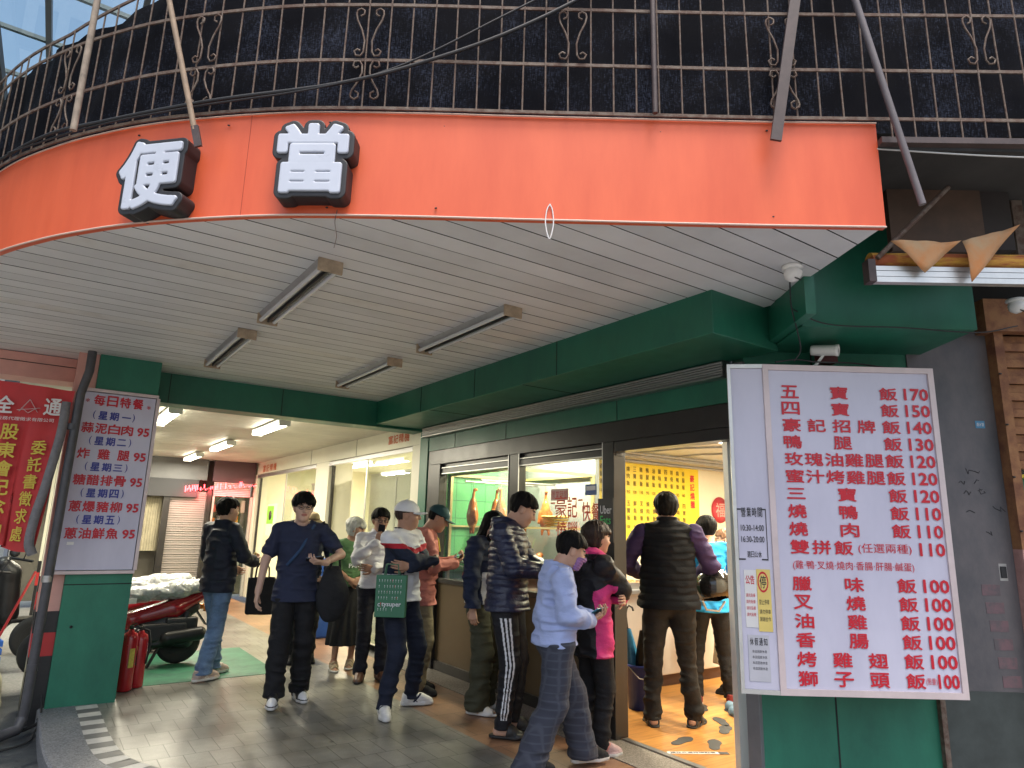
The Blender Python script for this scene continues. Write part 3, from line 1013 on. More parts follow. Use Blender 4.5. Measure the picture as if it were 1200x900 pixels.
    def hand_prims(s, side):
        w, d, n, sd = s.hand_axes(side)
        c = s.curl[side]
        P = [cone(w - d * .02, w + d * .015, .026, .024, .012)]
        offs = (.030, .010, -.010, -.028)
        lens = ((.040, .025, .021), (.044, .028, .022), (.041, .026, .021), (.032, .020, .018))
        for o, L in zip(offs, lens):
            b = w + d * (.090 - abs(o) * .25) + sd * o
            P.append(cone(w + d * .012 + sd * o * .55, b, .0135, .0115, .012))
            q = b; ang = 0; r = .0088
            for i, l in enumerate(L):
                ang += c * (1.0, 1.25, .8)[i]
                v = d * math.cos(ang) + n * math.sin(ang)
                e = q + v * l
                P.append(cone(q, e, r, r - .0009, .004)); q = e; r -= .0009
        b = w + d * .022 + sd * .022 + n * .006
        v = nrm(sd * .75 + d * .62 + n * (.25 + c * .4))
        q = b + v * .042; P.append(cone(b, q, .0135, .0115, .01))
        v = nrm(sd * .35 + d * .8 + n * (.25 + c * .55)); e = q + v * .032; P.append(cone(q, e, .0108, .0095, .004))
        v = nrm(sd * .1 + d * .85 + n * (.3 + c * .6)); P.append(cone(e, e + v * .024, .0095, .0078, .004))
        return P

    def body(s, bare_feet=False, lips=True, stubble=False):
        core = s.core_prims(); hp = s.head_prims(); hands = {k: s.hand_prims(k) for k in 'RL'}
        hb = (s.head - .13, s.head + .13)
        hb[0][2] = s.neck[2] - .03 if s.hd[2, 2] > .8 else s.head[2] - .15
        boxes = [hb] + [bounds(hands[k], .012) for k in 'RL']
        if bare_feet:
            for a, fd in ((s.aR, s.fdR), (s.aL, s.fdL)):
                lo, hi = bounds(s.foot_prims(a, fd), .01); hi[2] = min(hi[2], a[2] + .05); boxes.append((lo, hi))
        inside = lambda c, b: np.all((c >= b[0]) & (c <= b[1]), axis=1)
        out = []
        allp = core + hp + [p for k in 'RL' for p in hands[k][:1]]
        lo, hi = bounds(allp, .03)
        V, F = nets(lambda P: union(P, allp), lo, hi, .011)
        cc = V[F].mean(1); keep = np.ones(len(F), bool)
        for b in boxes: keep &= ~inside(cc, b)
        out.append((V, F[keep]))
        for i, (b, h) in enumerate(zip(boxes, [.0042, .0036, .0036, .005, .005])):
            if i == 0:
                pr = core[:5] + hp
                f = lambda P: s.head_cut(P, union(P, pr))
            elif i < 3:
                k = 'RL'[i - 1]; pr = [core[6 if k == 'R' else 8]] + hands[k]; f = lambda P, pr=pr: union(P, pr)
            else:
                pr = core[9:]; f = lambda P, pr=pr: union(P, pr)
            V, F = nets(f, b[0] - .012, b[1] + .012, h, margin=2.2)
            out.append((V, F[inside(V[F].mean(1), b)]))
        Rt = s.hd

        def mf(c):
            q = (c - s.head) @ Rt
            m = np.zeros(len(c), int)
            ax = np.abs(q[:, 0])
            front = q[:, 1] > .06
            m[front & (((q[:, 2] + .057) / .0125) ** 2 + (q[:, 0] / .025) ** 2 < 1)] = 1
            m[front & (((ax - .031) / .0135) ** 2 + ((q[:, 2] - .007) / .0052) ** 2 < 1)] = 2
            br = front & (np.abs(q[:, 2] - .030 + (ax - .031) ** 2 * 6) < .0045) & (ax > .014) & (ax < .05)
            m[br] = 3
            return m
        ob = soft_mesh("body", out, [s.skin, M_lip, M_eye, M_brow], s.root, mf)
        return ob

    # ---- clothes
    def top_prims(s, th=.016, sleeve='long', loose=1.0, hemz=.80, arm=.014, belly=0.0, slen=.72):
        b = s.bulk
        t, pel = s.t, s.pel
        P = [ell(pel + t * .36 * s.g + A3(0, .005, 0), (.148 * b + th, .102 * b + th, .18 + th), .06, s.tw), ell(pel + t * .16 * s.g, (.140 * b + th * loose, .10 * b + th * loose + belly, .17), .07),
             ell(pel + t * .0 - A3(0, .0, .10), (.160 * b + th * loose, .114 * b + th * loose + belly * .6, .36), .07),
             cone(s.shR - t * .016, s.neck - t * .05, .042 + th, .052 + th, .03), cone(s.shL - t * .016, s.neck - t * .05, .042 + th, .052 + th, .03)]
        for sh, e, w in ((s.shR, s.eR, s.wR), (s.shL, s.eL, s.wL)):
            if sleeve == 'none': continue
            if sleeve == 'short':
                m = sh + (e - sh) * slen
                P.append(cone(sh - t * .014, m, .044 * b + arm, .052 + arm * 1.3, .015))
            else:
                q = w + (w - e) * -.02
                P += [cone(sh - t * .012, e, .046 * b + arm, .041 + arm, .02), cone(e, q, .042 + arm, .030 + arm, .02)]
        return P

    def top(s, name, m, th=.016, sleeve='long', loose=1.0, hem=.80, arm=.014, fold=.009, quilt=None, matf=None, h=.0068, neck=.0, belly=0, seed=1, collar=0.0, parent=None, open_neck=.075, extra=None, slen=.72):
        P_ = s.top_prims(th, sleeve, loose, hem, arm, belly, slen)
        if collar:
            P_.append(cone(s.neck - A3(0, .012, .02), s.neck + A3(0, -.018, collar), .068 + th * .5, .062 + th * .5, .02))
        if extra: P_ += extra
        lo, hi = bounds(P_, .03); lo[2] = max(lo[2], hem - .03)
        arms = [cone(s.shR, s.eR, .05, .05), cone(s.eR, s.wR, .05, .05), cone(s.shL, s.eL, .05, .05), cone(s.eL, s.wL, .05, .05)]
        arms = (arms[:2] if s.wR[2] < hem + .05 else []) + (arms[2:] if s.wL[2] < hem + .05 else []) or [cone(A3(0, 0, 9), A3(0, 0, 9.1), .01, .01)]
        nk = s.neck + A3(0, .02, .02 + neck)
        wR, wL = s.wR, s.wL
        dR, dL = nrm(s.wR - s.eR), nrm(s.wL - s.eL)

        def f(P):
            d = union(P, P_)
            if sleeve == 'none':
                for sh in (s.shR, s.shL):
                    sgn = 1 if sh is s.shR else -1
                    d = smax(d, (P - (sh - A3(sgn * .012, 0, 0))) @ (s.tw @ A3(sgn, 0, .15)), .01)
            n = vnoise(P, (7, 7, 13), seed) * .55 + vnoise(P, (15, 15, 26), seed + 3) * .3
            n2 = np.abs(vnoise(P + .02 * vnoise(P, (6, 6, 6), seed + 9)[:, None], (9, 9, 20), seed + 5))
            d = d + 1.35 * fold * (n + 1.5 * n2 - .55)
            if quilt:
                ph = (P[:, 2] if quilt[2] == 0 else (P @ s.t)) / quilt[0]
                ph = ph + .22 * vnoise(P, (6, 6, 2), seed + 2)
                d = d + quilt[1] * (1 - np.abs(np.sin(np.pi * ph)) ** .6) * (.75 + .5 * vnoise(P, (7, 7, 7), seed + 4))
            d = d - .010 * np.clip((hem + .10 - P[:, 2]) / .10, 0, 1)
            # hem, only the trunk below the hem is cut; forearms may hang lower
            da = np.min([d_prim(P, a) for a in arms], axis=0) if sleeve in ('long',) else np.full(len(P), 9.0)
            hemd = hem - P[:, 2] + .006 * vnoise(P, (8, 8, .1), seed + 7)
            cut = np.where(da < .03, np.minimum(hemd, da - .045), hemd) if sleeve == 'long' else hemd
            d = smax(d, cut, .008)
            # neck hole
            hole = np.linalg.norm((P - nk) * A3(1, .9, .9 if not collar else .6), axis=1) - open_neck
            if not collar: d = smax(d, -hole, .01)
            else:
                ca = cone(s.neck + A3(0, -.015, -.01), s.neck + A3(0, -.02, collar + .12), .056, .068)
                d = smax(d, -d_prim(P, ca), .008)
                fr = (P[:, 2] - (s.neck[2] + collar - .012 - np.maximum(0, P[:, 1] - s.neck[1]) * .45))
                d = smax(d, np.where(np.linalg.norm(P[:, :2] - s.neck[:2], axis=1) < .12, fr, -1), .01)
            return d
        s.hem = hem if s.hem is None else min(s.hem, hem)
        V, F = nets(f, lo, hi, h, margin=2.0)
        return soft_mesh(name, [(V, F)], m, parent or s.root, matf)

    def trousers(s, name, m, th=.014, wide=0.006, fold=.010, hem=.055, matf=None, top=1.0, h=.0075, seed=2, taper=0.0, belly=0):
        b = s.bulk
        if s.hem is not None: top = min(top, s.hem + .035)
        P_ = [ell(s.pel - A3(0, .005, .005), (.158 * b + th, .110 * b + th + belly, .13), .05)]
        ends = []
        for hp, k, a in ((s.hR, s.kR, s.aR), (s.hL, s.kL, s.aL)):
            a2 = a + A3(0, -.004, hem - .09)
            P_ += [cone(hp, k, .085 * b + th, .056 + th + wide * .6, .035), cone(k, a2, .056 + th + wide * .6, .048 + th + wide - taper, .025)]
        lo, hi = bounds(P_, .025); hi[2] = min(hi[2], top + .03)

        def f(P):
            d = union(P, P_)
            low = np.clip((.55 - P[:, 2]) / .5, 0, 1)
            n = vnoise(P, (8, 8, 16), seed) * .5 + np.abs(vnoise(P + .03 * vnoise(P, (5, 5, 5), seed + 2)[:, None], (7, 7, 22), seed + 1)) * 1.0
            d = d + fold * (n - .3) * (.85 + 1.0 * low) +   .002 * low * np.sin(P[:, 2] * 80 + 5 * vnoise(P, (7, 7, 3), seed + 8))
            d = smax(d, P[:, 2] - top, .008)
            zR, zL = s.aR[2] - .08 + hem, s.aL[2] - .08 + hem
            near = np.linalg.norm(P[:, :2] - s.aR[:2], axis=1) < np.linalg.norm(P[:, :2] - s.aL[:2], axis=1)
            hz = np.where(near, zR, zL)
            d = smax(d, hz - P[:, 2], .006)
            return d
        V, F = nets(f, lo, hi, h, margin=2.0)
        return soft_mesh(name, [(V, F)], m, s.root, matf)

    def skirt(s, name, m, hem=.30, flare=.07, fold=.014, top=1.0):
        P_ = [ell(s.pel, (.165 * s.bulk, .12 * s.bulk, .12), .05), ('c', s.pel - A3(0, 0, .05), A3(0, .02, hem - .05), .165, .175 + flare, .05)]
        lo, hi = bounds(P_, .03)

        def f(P):
            d = union(P * A3(1, 1.18, 1), P_)
            th = np.arctan2(P[:, 1], P[:, 0])
            amp = np.clip((.95 - P[:, 2]) / .6, 0, 1)
            d = d + fold * amp * np.sin(th * 11 + 2 * vnoise(P, (5, 5, 3), 4)) + .004 * vnoise(P, (12, 12, 12), 6)
            d = smax(d, hem - P[:, 2], .008)
            return smax(d, P[:, 2] - top, .008)
        lo[1] -= .02; hi[1] += .02
        V, F = nets(f, lo, hi, .009, margin=2.4)
        return soft_mesh(name, [(V, F)], m, s.root)

    def shoe(s, side, mats, kind='sneaker'):
        a, fd = (s.aR, s.fdR) if side == 'R' else (s.aL, s.fdL)
        g = lambda x, y, z: a + fd @ A3(x, y, z)
        bot = -a[2] if False else -.08
        sole = [cone(g(0, -.055, -.066), g(.004 if side == 'R' else -.004, .10, -.066), .038, .046, .03), cone(g(.0, .10, -.066), g(0, .155, -.064), .046, .034, .02)]
        up = [cone(g(0, -.042, -.04), g(0, -.035, .0), .040, .041, .02), cone(g(0, -.03, -.035), g(0, .07, -.035), .041, .040, .03), cone(g(0, .03, .0), g(0, .13, -.046), .037, .031, .03), cone(g(0, .12, -.05), g(0, .158, -.052), .038, .026, .02)]
        if kind in ('sneaker', 'boot', 'leather'):
            prims = up + sole
            lo, hi = bounds(prims, .015)
            topz = a[2] + (.012 if kind != 'boot' else .05)

            def f(P):
                d = union(P, up)
                q = (P - a) @ fd
                ds = union(P, sole)
                ds = smax(ds, q[:, 2] + .050 - .02 * np.clip((-q[:, 1]) / .1, 0, 1), .004)
                d = smin(d, ds, .004)
                # laces and seams
                d = d + .0015 * np.sin(q[:, 1] * 420) * ((np.abs(q[:, 0]) < .016) & (q[:, 1] > .02) & (q[:, 1] < .10) & (q[:, 2] > -.03)) + .0012 * vnoise(P, (40, 40, 40), 3)
                d = smax(d, -q[:, 2] - .0795, .002)
                d = smax(d, P[:, 2] - topz - .1 * np.clip(-(q[:, 1]), 0, .05), .006)
                hole = d_prim(P, cone(g(0, -.01, -.02), g(0, -.012, .1), .030, .036))
                return smax(d, -hole, .006)

            def mf(c):
                q = (c - a) @ fd
                m = np.zeros(len(c), int)
                m[q[:, 2] < -.056] = 1
                if len(mats) > 2:
                    if kind == 'sneaker':
                        sw = (np.abs(np.abs(q[:, 0]) - .036) < .02) & (np.abs(q[:, 1] - .035 - (q[:, 2] + .03) * .9) < .010) & (q[:, 2] > -.052)
                        sw |= (np.abs(q[:, 1] - .02 + (q[:, 2] + .03) * 1.2) < .006) & (q[:, 2] > -.052) & (np.abs(q[:, 0]) > .02)
                        m[sw] = 2
                    else:
                        m[(q[:, 2] > -.056) & (((q[:, 1] > .115) & (q[:, 2] > -.05)) | ((q[:, 1] > -.01) & (q[:, 1] < .05) & (q[:, 2] < -.028)))] = 2
                return m
            V, F = nets(f, lo, hi, .0045, margin=2.2)
            return soft_mesh("shoe", [(V, F)], mats, s.root, mf)
        # slides and sandals: thick sole plus straps, the bare foot shows
        if kind == 'slide': bands = [(.095, .055, .030)]
        else: bands = [(.10, .022, .012), (.055, .02, .012), (-.03, .02, .012)]

        def f(P):
            q = (P - a) @ fd
            ds = union(P, sole) - .002
            ds = smax(ds, q[:, 2] + .062, .004)
            d = smax(ds, -q[:, 2] - .0795, .002)
            foot = union(P, s.foot_prims(a, fd))
            for y, wd, _ in bands:
                sh = np.abs(foot - .006) - .0055
                lim = np.abs(q[:, 1] - y) - wd + np.clip(q[:, 2] + .03, -.1, .1) * .3
                band = smax(smax(sh, lim, .004), -(q[:, 2] + .07), .002)
                d = smin(d, band, .003)
            if kind == 'sandal':
                sh = np.abs(foot - .006) - .0055
                d = smin(d, smax(sh, np.maximum(np.abs(q[:, 2] + .008) - .012, q[:, 1] - .02), .004), .003)
            return d
        lo, hi = bounds(sole + s.foot_prims(a, fd), .022); hi[2] = a[2] + .03
        V, F = nets(f, lo, hi, .0045, margin=2.4)

        def mf(c):
            q = (c - a) @ fd
            return ((q[:, 2] < -.06)).astype(int) if len(mats) > 1 else np.zeros(len(c), int)
        return soft_mesh("shoe", [(V, F)], mats, s.root, mf)

    # ---- hair and hats
    def hair(s, m, style='short', seed=1, parent=None, name="hair"):
        H = s.hd
        sk = [ell(s.H((0, -.014, .030)), (.075, .094, .087), .02, H)]

        def base(P, out): return union(P, sk) - out
        lo, hi = s.head - .17, s.head + .17
        extra = []
        if style == 'long':
            lo = lo - A3(.02, .06, .22)
        if style == 'pony': lo = lo - A3(.02, .1, .10)

        def f(P):
            q = (P - s.head) @ H
            x, y, z = q[:, 0], q[:, 1], q[:, 2]
            th = np.arctan2(x, y)
            strand = vnoise(np.stack([th * .08 + x * .3, y * .2, z * .15], 1), (160, 160, 30), seed) * .5 + vnoise(q, (55, 55, 25), seed + 1) * .8
            top = np.clip((z + .01) / .07, 0, 1)
            jag = .014 * vnoise(np.stack([th * .5, z * .2, y * .2], 1), (26, 30, 30), seed + 4)
            if style in ('short', 'crop', 'old', 'under'):
                thick = {'short': .017 + .011 * top, 'crop': .0145 + .009 * top ** 1.5, 'old': .014 + .006 * top, 'under': .008 + 0 * top}[style]
                d = base(P, thick) + strand * .0055
                hl = .054 + .012 * np.cos(x * 40) + jag if style != 'old' else .062
                face = np.minimum(y - .030, hl - z)               # in front and under the hairline
                face = np.minimum(y - .030, (hl - (y - .03) * .1) - z)
                d = smax(d, face, .003)
                side = np.minimum(y - .024 + jag * .6 + .25 * np.clip(.02 - z, 0, .06), .030 - z)
                d = smax(d, np.minimum(side, np.abs(x) * 0 + side), .005)
                d = smax(d, -.064 - z - .022 * np.clip(-y / .08, 0, 1) + jag * .5, .004)
                earc = np.minimum(.03 - np.abs(y + .008), .022 - z)
                d = smax(d, np.where(np.abs(x) > .05, earc, -1), .004)
            elif style == 'mop':
                thick = .016 + .016 * top + .004 * np.clip(y / .08, 0, 1)
                d = base(P, thick) + strand * .006
                fr = .038 + .006 * np.sin(x * 60 + 1) + jag * 1.5
                d = smax(d, np.minimum(y - .045, fr - z), .006)
                d = smax(d, np.minimum(y - .0, .006 - z), .006)
                d = smax(d, -.055 - z, .008)
                earc = np.minimum(.03 - np.abs(y + .008), .012 - z)
                d = smax(d, np.where(np.abs(x) > .05, earc, -1), .004)
            elif style == 'bob':
                thick = .014 + .018 * top + .010 * np.clip(-y / .09, 0, 1) * np.clip((z + .08) / .05, 0, 1)
                d = base(P, thick) + strand * .008
                lowpart = d_prim(P, ell(s.H((0, -.03, -.02)), (.078, .078, .085), 0, H)) + strand * .008
                d = smin(d, lowpart, .02)
                d = smax(d, np.minimum(y - .040, .040 + jag + .1 * np.abs(x) - z), .008)
                d = smax(d, np.minimum(y - .012, .03 - z), .006)
                d = smax(d, -.085 - z, .01)
            elif style == 'long':
                d = base(P, .012 + .008 * top) + strand * .005
                d = smax(d, np.minimum(y - .050, .055 - z - .3 * np.abs(x)), .008)
                d = smax(d, np.minimum(y - .035, .05 - z), .006)
                for sx in (1, -1):
                    lock = cone(s.H((sx * .062, .015, .01)), s.H((sx * .075, .03, -.16)), .026, .030); lock2 = cone(s.H((sx * .075, .03, -.16)), s.neck + A3(sx * .085, .075, -.20), .030, .018)
                    d = smin(d, np.minimum(d_prim(P, lock), d_prim(P, lock2)) + strand * .010, .012)
                back = cone(s.H((0, -.05, -.02)), s.neck + A3(0, -.075, -.16), .066, .062)
                d = smin(d, d_prim(P * 1.0, back) + strand * .010, .02)
            elif style in ('bun', 'pony'):
                d = base(P, .009 + .004 * top) + strand * .004
                d = smax(d, np.minimum(y - .035, .055 - z), .006)
                d = smax(d, np.minimum(y + .0, .02 - z), .006)
                d = smax(d, -.062 - z, .006)
                if style == 'pony':
                    d = smin(d, d_prim(P, cone(s.H((0, -.11, .01)), s.H((0, -.135, -.13)), .03, .016)) + strand * .006, .01)
                else:
                    d = smin(d, d_prim(P, ell(s.H((0, -.105, .0)), (.036, .03, .036), 0, H)) + strand * .005, .01)
            return d
        V, F = nets(f, lo, hi, .0048, margin=2.4)
        return soft_mesh(name, [(V, F)], m, parent or s.root)

    def cap(s, m, kind='cap', band=None):
        H = s.hd
        lo, hi = s.head - .23, s.head + .23

        def f(P):
            q = (P - s.head) @ H
            x, y, z = q[:, 0], q[:, 1], q[:, 2]
            dome = d_prim(P, ell(s.H((0, -.010, .036)), (.092, .112, .098), 0, H)) + .0015 * vnoise(q, (20, 20, 20), 3)
            if kind == 'cap':
                d = smax(dome, .030 - .12 * y - z, .005)
                by = y - .075
                r = np.sqrt((x / .080) ** 2 + ((y - .085) / .092) ** 2)
                surf = z - (.030 - .10 * (y - .08) - 3.2 * x ** 2)
                br = smax(np.maximum(np.abs(surf) - .0035, (r - 1) * .08), -(y - .05), .003)
                d = smin(d, br, .004)
                d = smin(d, d_prim(P, ell(s.H((0, -.01, .136)), (.009, .009, .006), 0, H)), .003)
                seam = np.abs(np.sin(3 * np.arctan2(x, y + .01))) * .02
                d = d + .001 * np.exp(-(seam / .004) ** 2)
            else:
                d = smax(dome, .020 - z, .006)
                d = smax(d, z - .122, .02)
                rr = np.sqrt(x * x + ((y + .01) * .9) ** 2)
                surf = z - (.030 - (rr - .085) * .62 + .006 * np.sin(np.arctan2(x, y) * 3))
                br = smax(np.abs(surf) - .0035, np.maximum(rr - .150, .075 - rr), .003)
                d = smin(d, br, .006)
            inner = d_prim(P, ell(s.H((0, -.010, .020)), (.083, .103, .099), 0, H))
            return smax(d, -inner, .002)

        def mf(c):
            q = (c - s.head) @ H
            m_ = np.zeros(len(c), int)
            if band is not None and kind == 'bucket': m_[(q[:, 2] > .030) & (q[:, 2] < .052) & (np.hypot(q[:, 0], q[:, 1] + .01) < .115)] = 1
            if band is not None and kind == 'cap': m_[(np.abs(q[:, 0]) < .028) & (q[:, 1] > .07) & (np.abs(q[:, 2] - .085) < .012)] = 1
            return m_
        V, F = nets(f, lo, hi, .005, margin=2.6)
        return soft_mesh("hat", [(V, F)], [m] if band is None else [m, band], s.root, mf)

    def glasses(s, m):
        mb = MB()
        for sx in (1, -1):
            pts = []
            for k in range(15):
                t = 2 * math.pi * k / 14
                pts.append(s.H((sx * .032 + .022 * math.cos(t) * (1 if abs(math.cos(t)) < .9 else .97), .108 - .08 * abs(sx * .032 + .022 * math.cos(t)) ** 1.3, .006 + .016 * math.sin(t))))
            mb.tube(pts, .0032, 6, cap=False)
            mb.tube([s.H((sx * .053, .103, .010)), s.H((sx * .076, .07, .012)), s.H((sx * .079, -.005, .012))], .0018, 6)
        mb.tube([s.H((-.011, .109, .010)), s.H((0, .111, .013)), s.H((.011, .109, .010))], .002, 6)
        return mb.build("glasses", m, s.root)

    def mask(s, m):
        H = s.hd
        lo, hi = s.head - .15, s.head + .15
        hp = s.head_prims()

        def f(P):
            q = (P - s.head) @ H
            d0 = union(P, hp)
            sh = np.abs(d0 - .005) - .003
            lim = np.maximum(np.maximum(q[:, 2] + .012 - .25 * (q[:, 1] - .09), -.115 - q[:, 2]), .032 - q[:, 1])
            return smax(sh, lim, .003) + .0015 * np.sin(q[:, 2] * 380)
        V, F = nets(f, lo, hi, .0042, margin=2.6)
        return soft_mesh("face_mask", [(V, F)], m, s.root)

    def strap(s, m, pts, w=.03, name="strap"):
        mb = MB(); mb.tube([tuple(p) for p in pts], w, 8)
        return mb.build(name, m, s.root)

    def world(s, p):
        """a point of the figure's own frame in the world"""
        c, n = math.cos(s.root.rotation_euler.z), math.sin(s.root.rotation_euler.z)
        p = np.asarray(p, float) * s.S
        return Vector((s.root.location.x + p[0] * c - p[1] * n, s.root.location.y + p[0] * n + p[1] * c, s.root.location.z + p[2]))

    def wdir(s, v):
        c, n = math.cos(s.root.rotation_euler.z), math.sin(s.root.rotation_euler.z)
        return Vector((v[0] * c - v[1] * n, v[0] * n + v[1] * c, v[2])).normalized()


def hand_frame(fig, side):
    w, d, n, sd = fig.hand_axes(side)
    return fig.world(w + d * .07 + n * .02), fig.wdir(d), fig.wdir(n), fig.wdir(sd)


def phone(fig, side, label, screen_on=True, case=None, up=None, off=(0, 0, 0)):
    """a phone lying in the palm"""
    c, d, n, sd = hand_frame(fig, side)
    c = c + n * .012 + Vector(off)
    u = (d * .9 + sd * .5).normalized() if up is None else fig.wdir(up)
    M = plane_frame(c + u * .02, u.cross(n).normalized(), u)
    root = tag(empty("phone", c, 0, label, "phone"))
    Mi = Matrix.Translation(-c) @ M
    MB().bbox(-.036, .036, -.075, .075, -.004, .004, .003, M=Mi).build("phone_case", case or M_phone, root)
    MB().box(-.033, .033, -.071, .071, .0042, .0050, M=Mi).build("screen", M_screen if screen_on else M_phone, root)
    return root

# ------------------------------------------------------------------ lettering on the fascia
def at_s(s, off=0.0, curve=None):
    """point and street-side normal at arc length s from the right end of the fascia"""
    c = FASCIA
    L = 0
    for a, b in zip(c, c[1:]):
        l = (b - a).length
        if L + l >= s or b is c[-1]:
            t = (b - a).normalized(); p = a + t * (s - L) if s >= 0 else c[0] + (c[1] - c[0]).normalized() * s
            nrm_ = Vector((-t.y, t.x, 0))
            return p + nrm_ * off, t, nrm_
        L += l


M_letter = mat("white_letter_face", (0.50, 0.54, 0.62), 0.3, var=.04)
for ch, s, z, w, h, lab in (("便", 3.45, 2.895, .405, .42, "white character with black edge and slanting stroke, nearer the left end of the orange fascia"),
                            ("當", 2.66, 2.935, .40, .42, "boxy white character with black edge, nearer the middle of the orange fascia")):
    p, t, nn = at_s(s, .034)
    root = empty("sign_letter", (p.x, p.y, z), 0, lab, "sign letter", "raised letters on the orange fascia")
    u = (-t.x, -t.y, 0)
    Mx = plane_frame((0, 0, 0), u)
    Mx = Matrix.Translation(Vector(u) * (-w / 2)) @ Mx
    me = glyphs(ch, res=4)
    co = np.empty(len(me.vertices) * 3); me.vertices.foreach_get("co", co); co = co.reshape(-1, 3)[:, :2]
    lo, hi = co.min(0), co.max(0)
    ez = .045                                        # room for the heavier stroke
    q2 = np.array([ez, ez]) + (co - lo) / (hi - lo) * np.array([w - 2 * ez, h - 2 * ez])
    cnt = {}
    for pl_ in me.polygons:
        vv = list(pl_.vertices)
        for a_, b_ in zip(vv, vv[1:] + vv[:1]):
            # outline edges belong to one face only
            kk = (min(a_, b_), max(a_, b_)); cnt[kk] = cnt.get(kk, 0) + 1
    seg = np.array([kk for kk, c_ in cnt.items() if c_ == 1])
    pa, pb_ = q2[seg[:, 0]], q2[seg[:, 1]]
    g_ = .0025; gx = np.arange(-.06, w + .06, g_); gy = np.arange(-.06, h + .06, g_)
    GP = np.stack(np.meshgrid(gx, gy, indexing='ij'), -1).reshape(-1, 2)
    dist = np.full(len(GP), 9.0); par = np.zeros(len(GP), int)
    for a_, b_ in zip(pa, pb_):
        ab_ = b_ - a_; t_ = np.clip(((GP - a_) @ ab_) / max(ab_ @ ab_, 1e-12), 0, 1)
        dist = np.minimum(dist, np.hypot(*(GP - a_ - t_[:, None] * ab_).T))
        cond = (a_[1] > GP[:, 1]) != (b_[1] > GP[:, 1])
        par += cond & (GP[:, 0] < a_[0] + (GP[:, 1] - a_[1]) * ab_[0] / (ab_[1] if abs(ab_[1]) > 1e-12 else 1e-12))
    sd2 = np.where(par % 2 == 1, -dist, dist).reshape(len(gx), len(gy))

    def look(P):
        fx_ = np.clip((P[:, 0] - gx[0]) / g_, 0, len(gx) - 1.001); fy_ = np.clip((P[:, 1] - gy[0]) / g_, 0, len(gy) - 1.001)
        i_, j_ = fx_.astype(int), fy_.astype(int); u_, v_ = fx_ - i_, fy_ - j_
        return (sd2[i_, j_] * (1 - u_) + sd2[i_ + 1, j_] * u_) * (1 - v_) + (sd2[i_, j_ + 1] * (1 - u_) + sd2[i_ + 1, j_ + 1] * u_) * v_

    for nm, grow, za_, zb_, m_, rnd in (("backing", .036, -.02, .085, M_dark, .004), ("face", .0125, .07, .096, M_letter, .005)):
        ff = lambda P: smax(look(P) - grow, np.abs(P[:, 2] - (za_ + zb_) / 2) - (zb_ - za_) / 2, rnd)
        V, F = nets(ff, A3(-.06, -.06, za_ - .012), A3(w + .06, h + .06, zb_ + .012), .0032, margin=2.2)
        V = np.array([tuple(Mx @ Vector(v)) for v in V])
        soft_mesh(nm, [(V, F)], m_, root)
    bpy.data.meshes.remove(me)

# ------------------------------------------------------------------ ceiling lights
def light_fixture(on):
    root = empty("ceiling_light", (0, 0, 0))
    mb = MB()
    mb.prism([(-.065, 0), (.065, 0), (.035, -.035), (-.035, -.035)], -.62, .62, M=Matrix(((1, 0, 0, 0), (0, 0, 1, 0), (0, 1, 0, 0), (0, 0, 0, 1))))
    mb.build("housing", M_whitemetal if on else M_fixture, root)
    for y in (-.625, .61):
        MB().bbox(-.07, .07, y, y + .016, -.075, 0, .004).build("end_cap", M_dirtycap if not on else M_whitemetal, root)
    for x in (-.045, .045):
        MB().tube([(x, -.605, -.052), (x, .605, -.052)], .0145, 10).build("tube", M_tube_on if on else M_tube_off, root)
    MB().box(-.005, .005, -.6, .6, -.062, -.0352).build("ridge_shade_line", M_whitemetal if on else M_dark, root)  # dark in unlit fixtures: paints the shadow line between the tubes
    return root


G1 = "unlit tube lights under the canopy"
labs = ["unlit twin tube light at the front left of the canopy ceiling", "unlit twin tube light at the back left of the canopy ceiling",
        "unlit twin tube light at the front right of the canopy ceiling", "unlit twin tube light at the back right of the canopy ceiling beside the green beam"]
proto = light_fixture(False)
for i, (x, y) in enumerate(((1.13, 4.02), (1.11, 5.73), (2.36, 4.02), (2.36, 5.80))):
    o = proto if i == 0 else copy_tree(proto)
    o.location = (x, y, 2.922); tag(o, labs[i], "ceiling light", G1)

G2 = "lit tube lights in the arcade"
proto = light_fixture(True)
ad = bpy.data.lights.new("tube_glow", 'AREA'); ad.shape = 'RECTANGLE'; ad.size = .12; ad.size_y = 1.2; ad.energy = 38; ad.color = (1.0, .92, .72)
ao = bpy.data.objects.new("tube_glow", ad); COL.objects.link(ao); ao.parent = proto; ao.location = (0, 0, -.085)
labs = ["lit tube light nearest the hanging menu sign in the arcade", "lit tube light nearest the cross beam on the shop side of the arcade", "lit tube light second along the shop side of the arcade", "lit tube light second along the street side of the arcade",
        "lit tube light farthest along the shop side of the arcade", "lit tube light farthest along the street side of the arcade"]
for i, (x, y) in enumerate(((1.08, 8.55), (2.27, 8.6), (2.27, 11.3), (1.08, 11.3), (2.27, 13.7), (1.08, 13.7))):
    o = proto if i == 0 else copy_tree(proto)
    o.location = (x, y, 2.70); tag(o, labs[i], "ceiling light", G2)

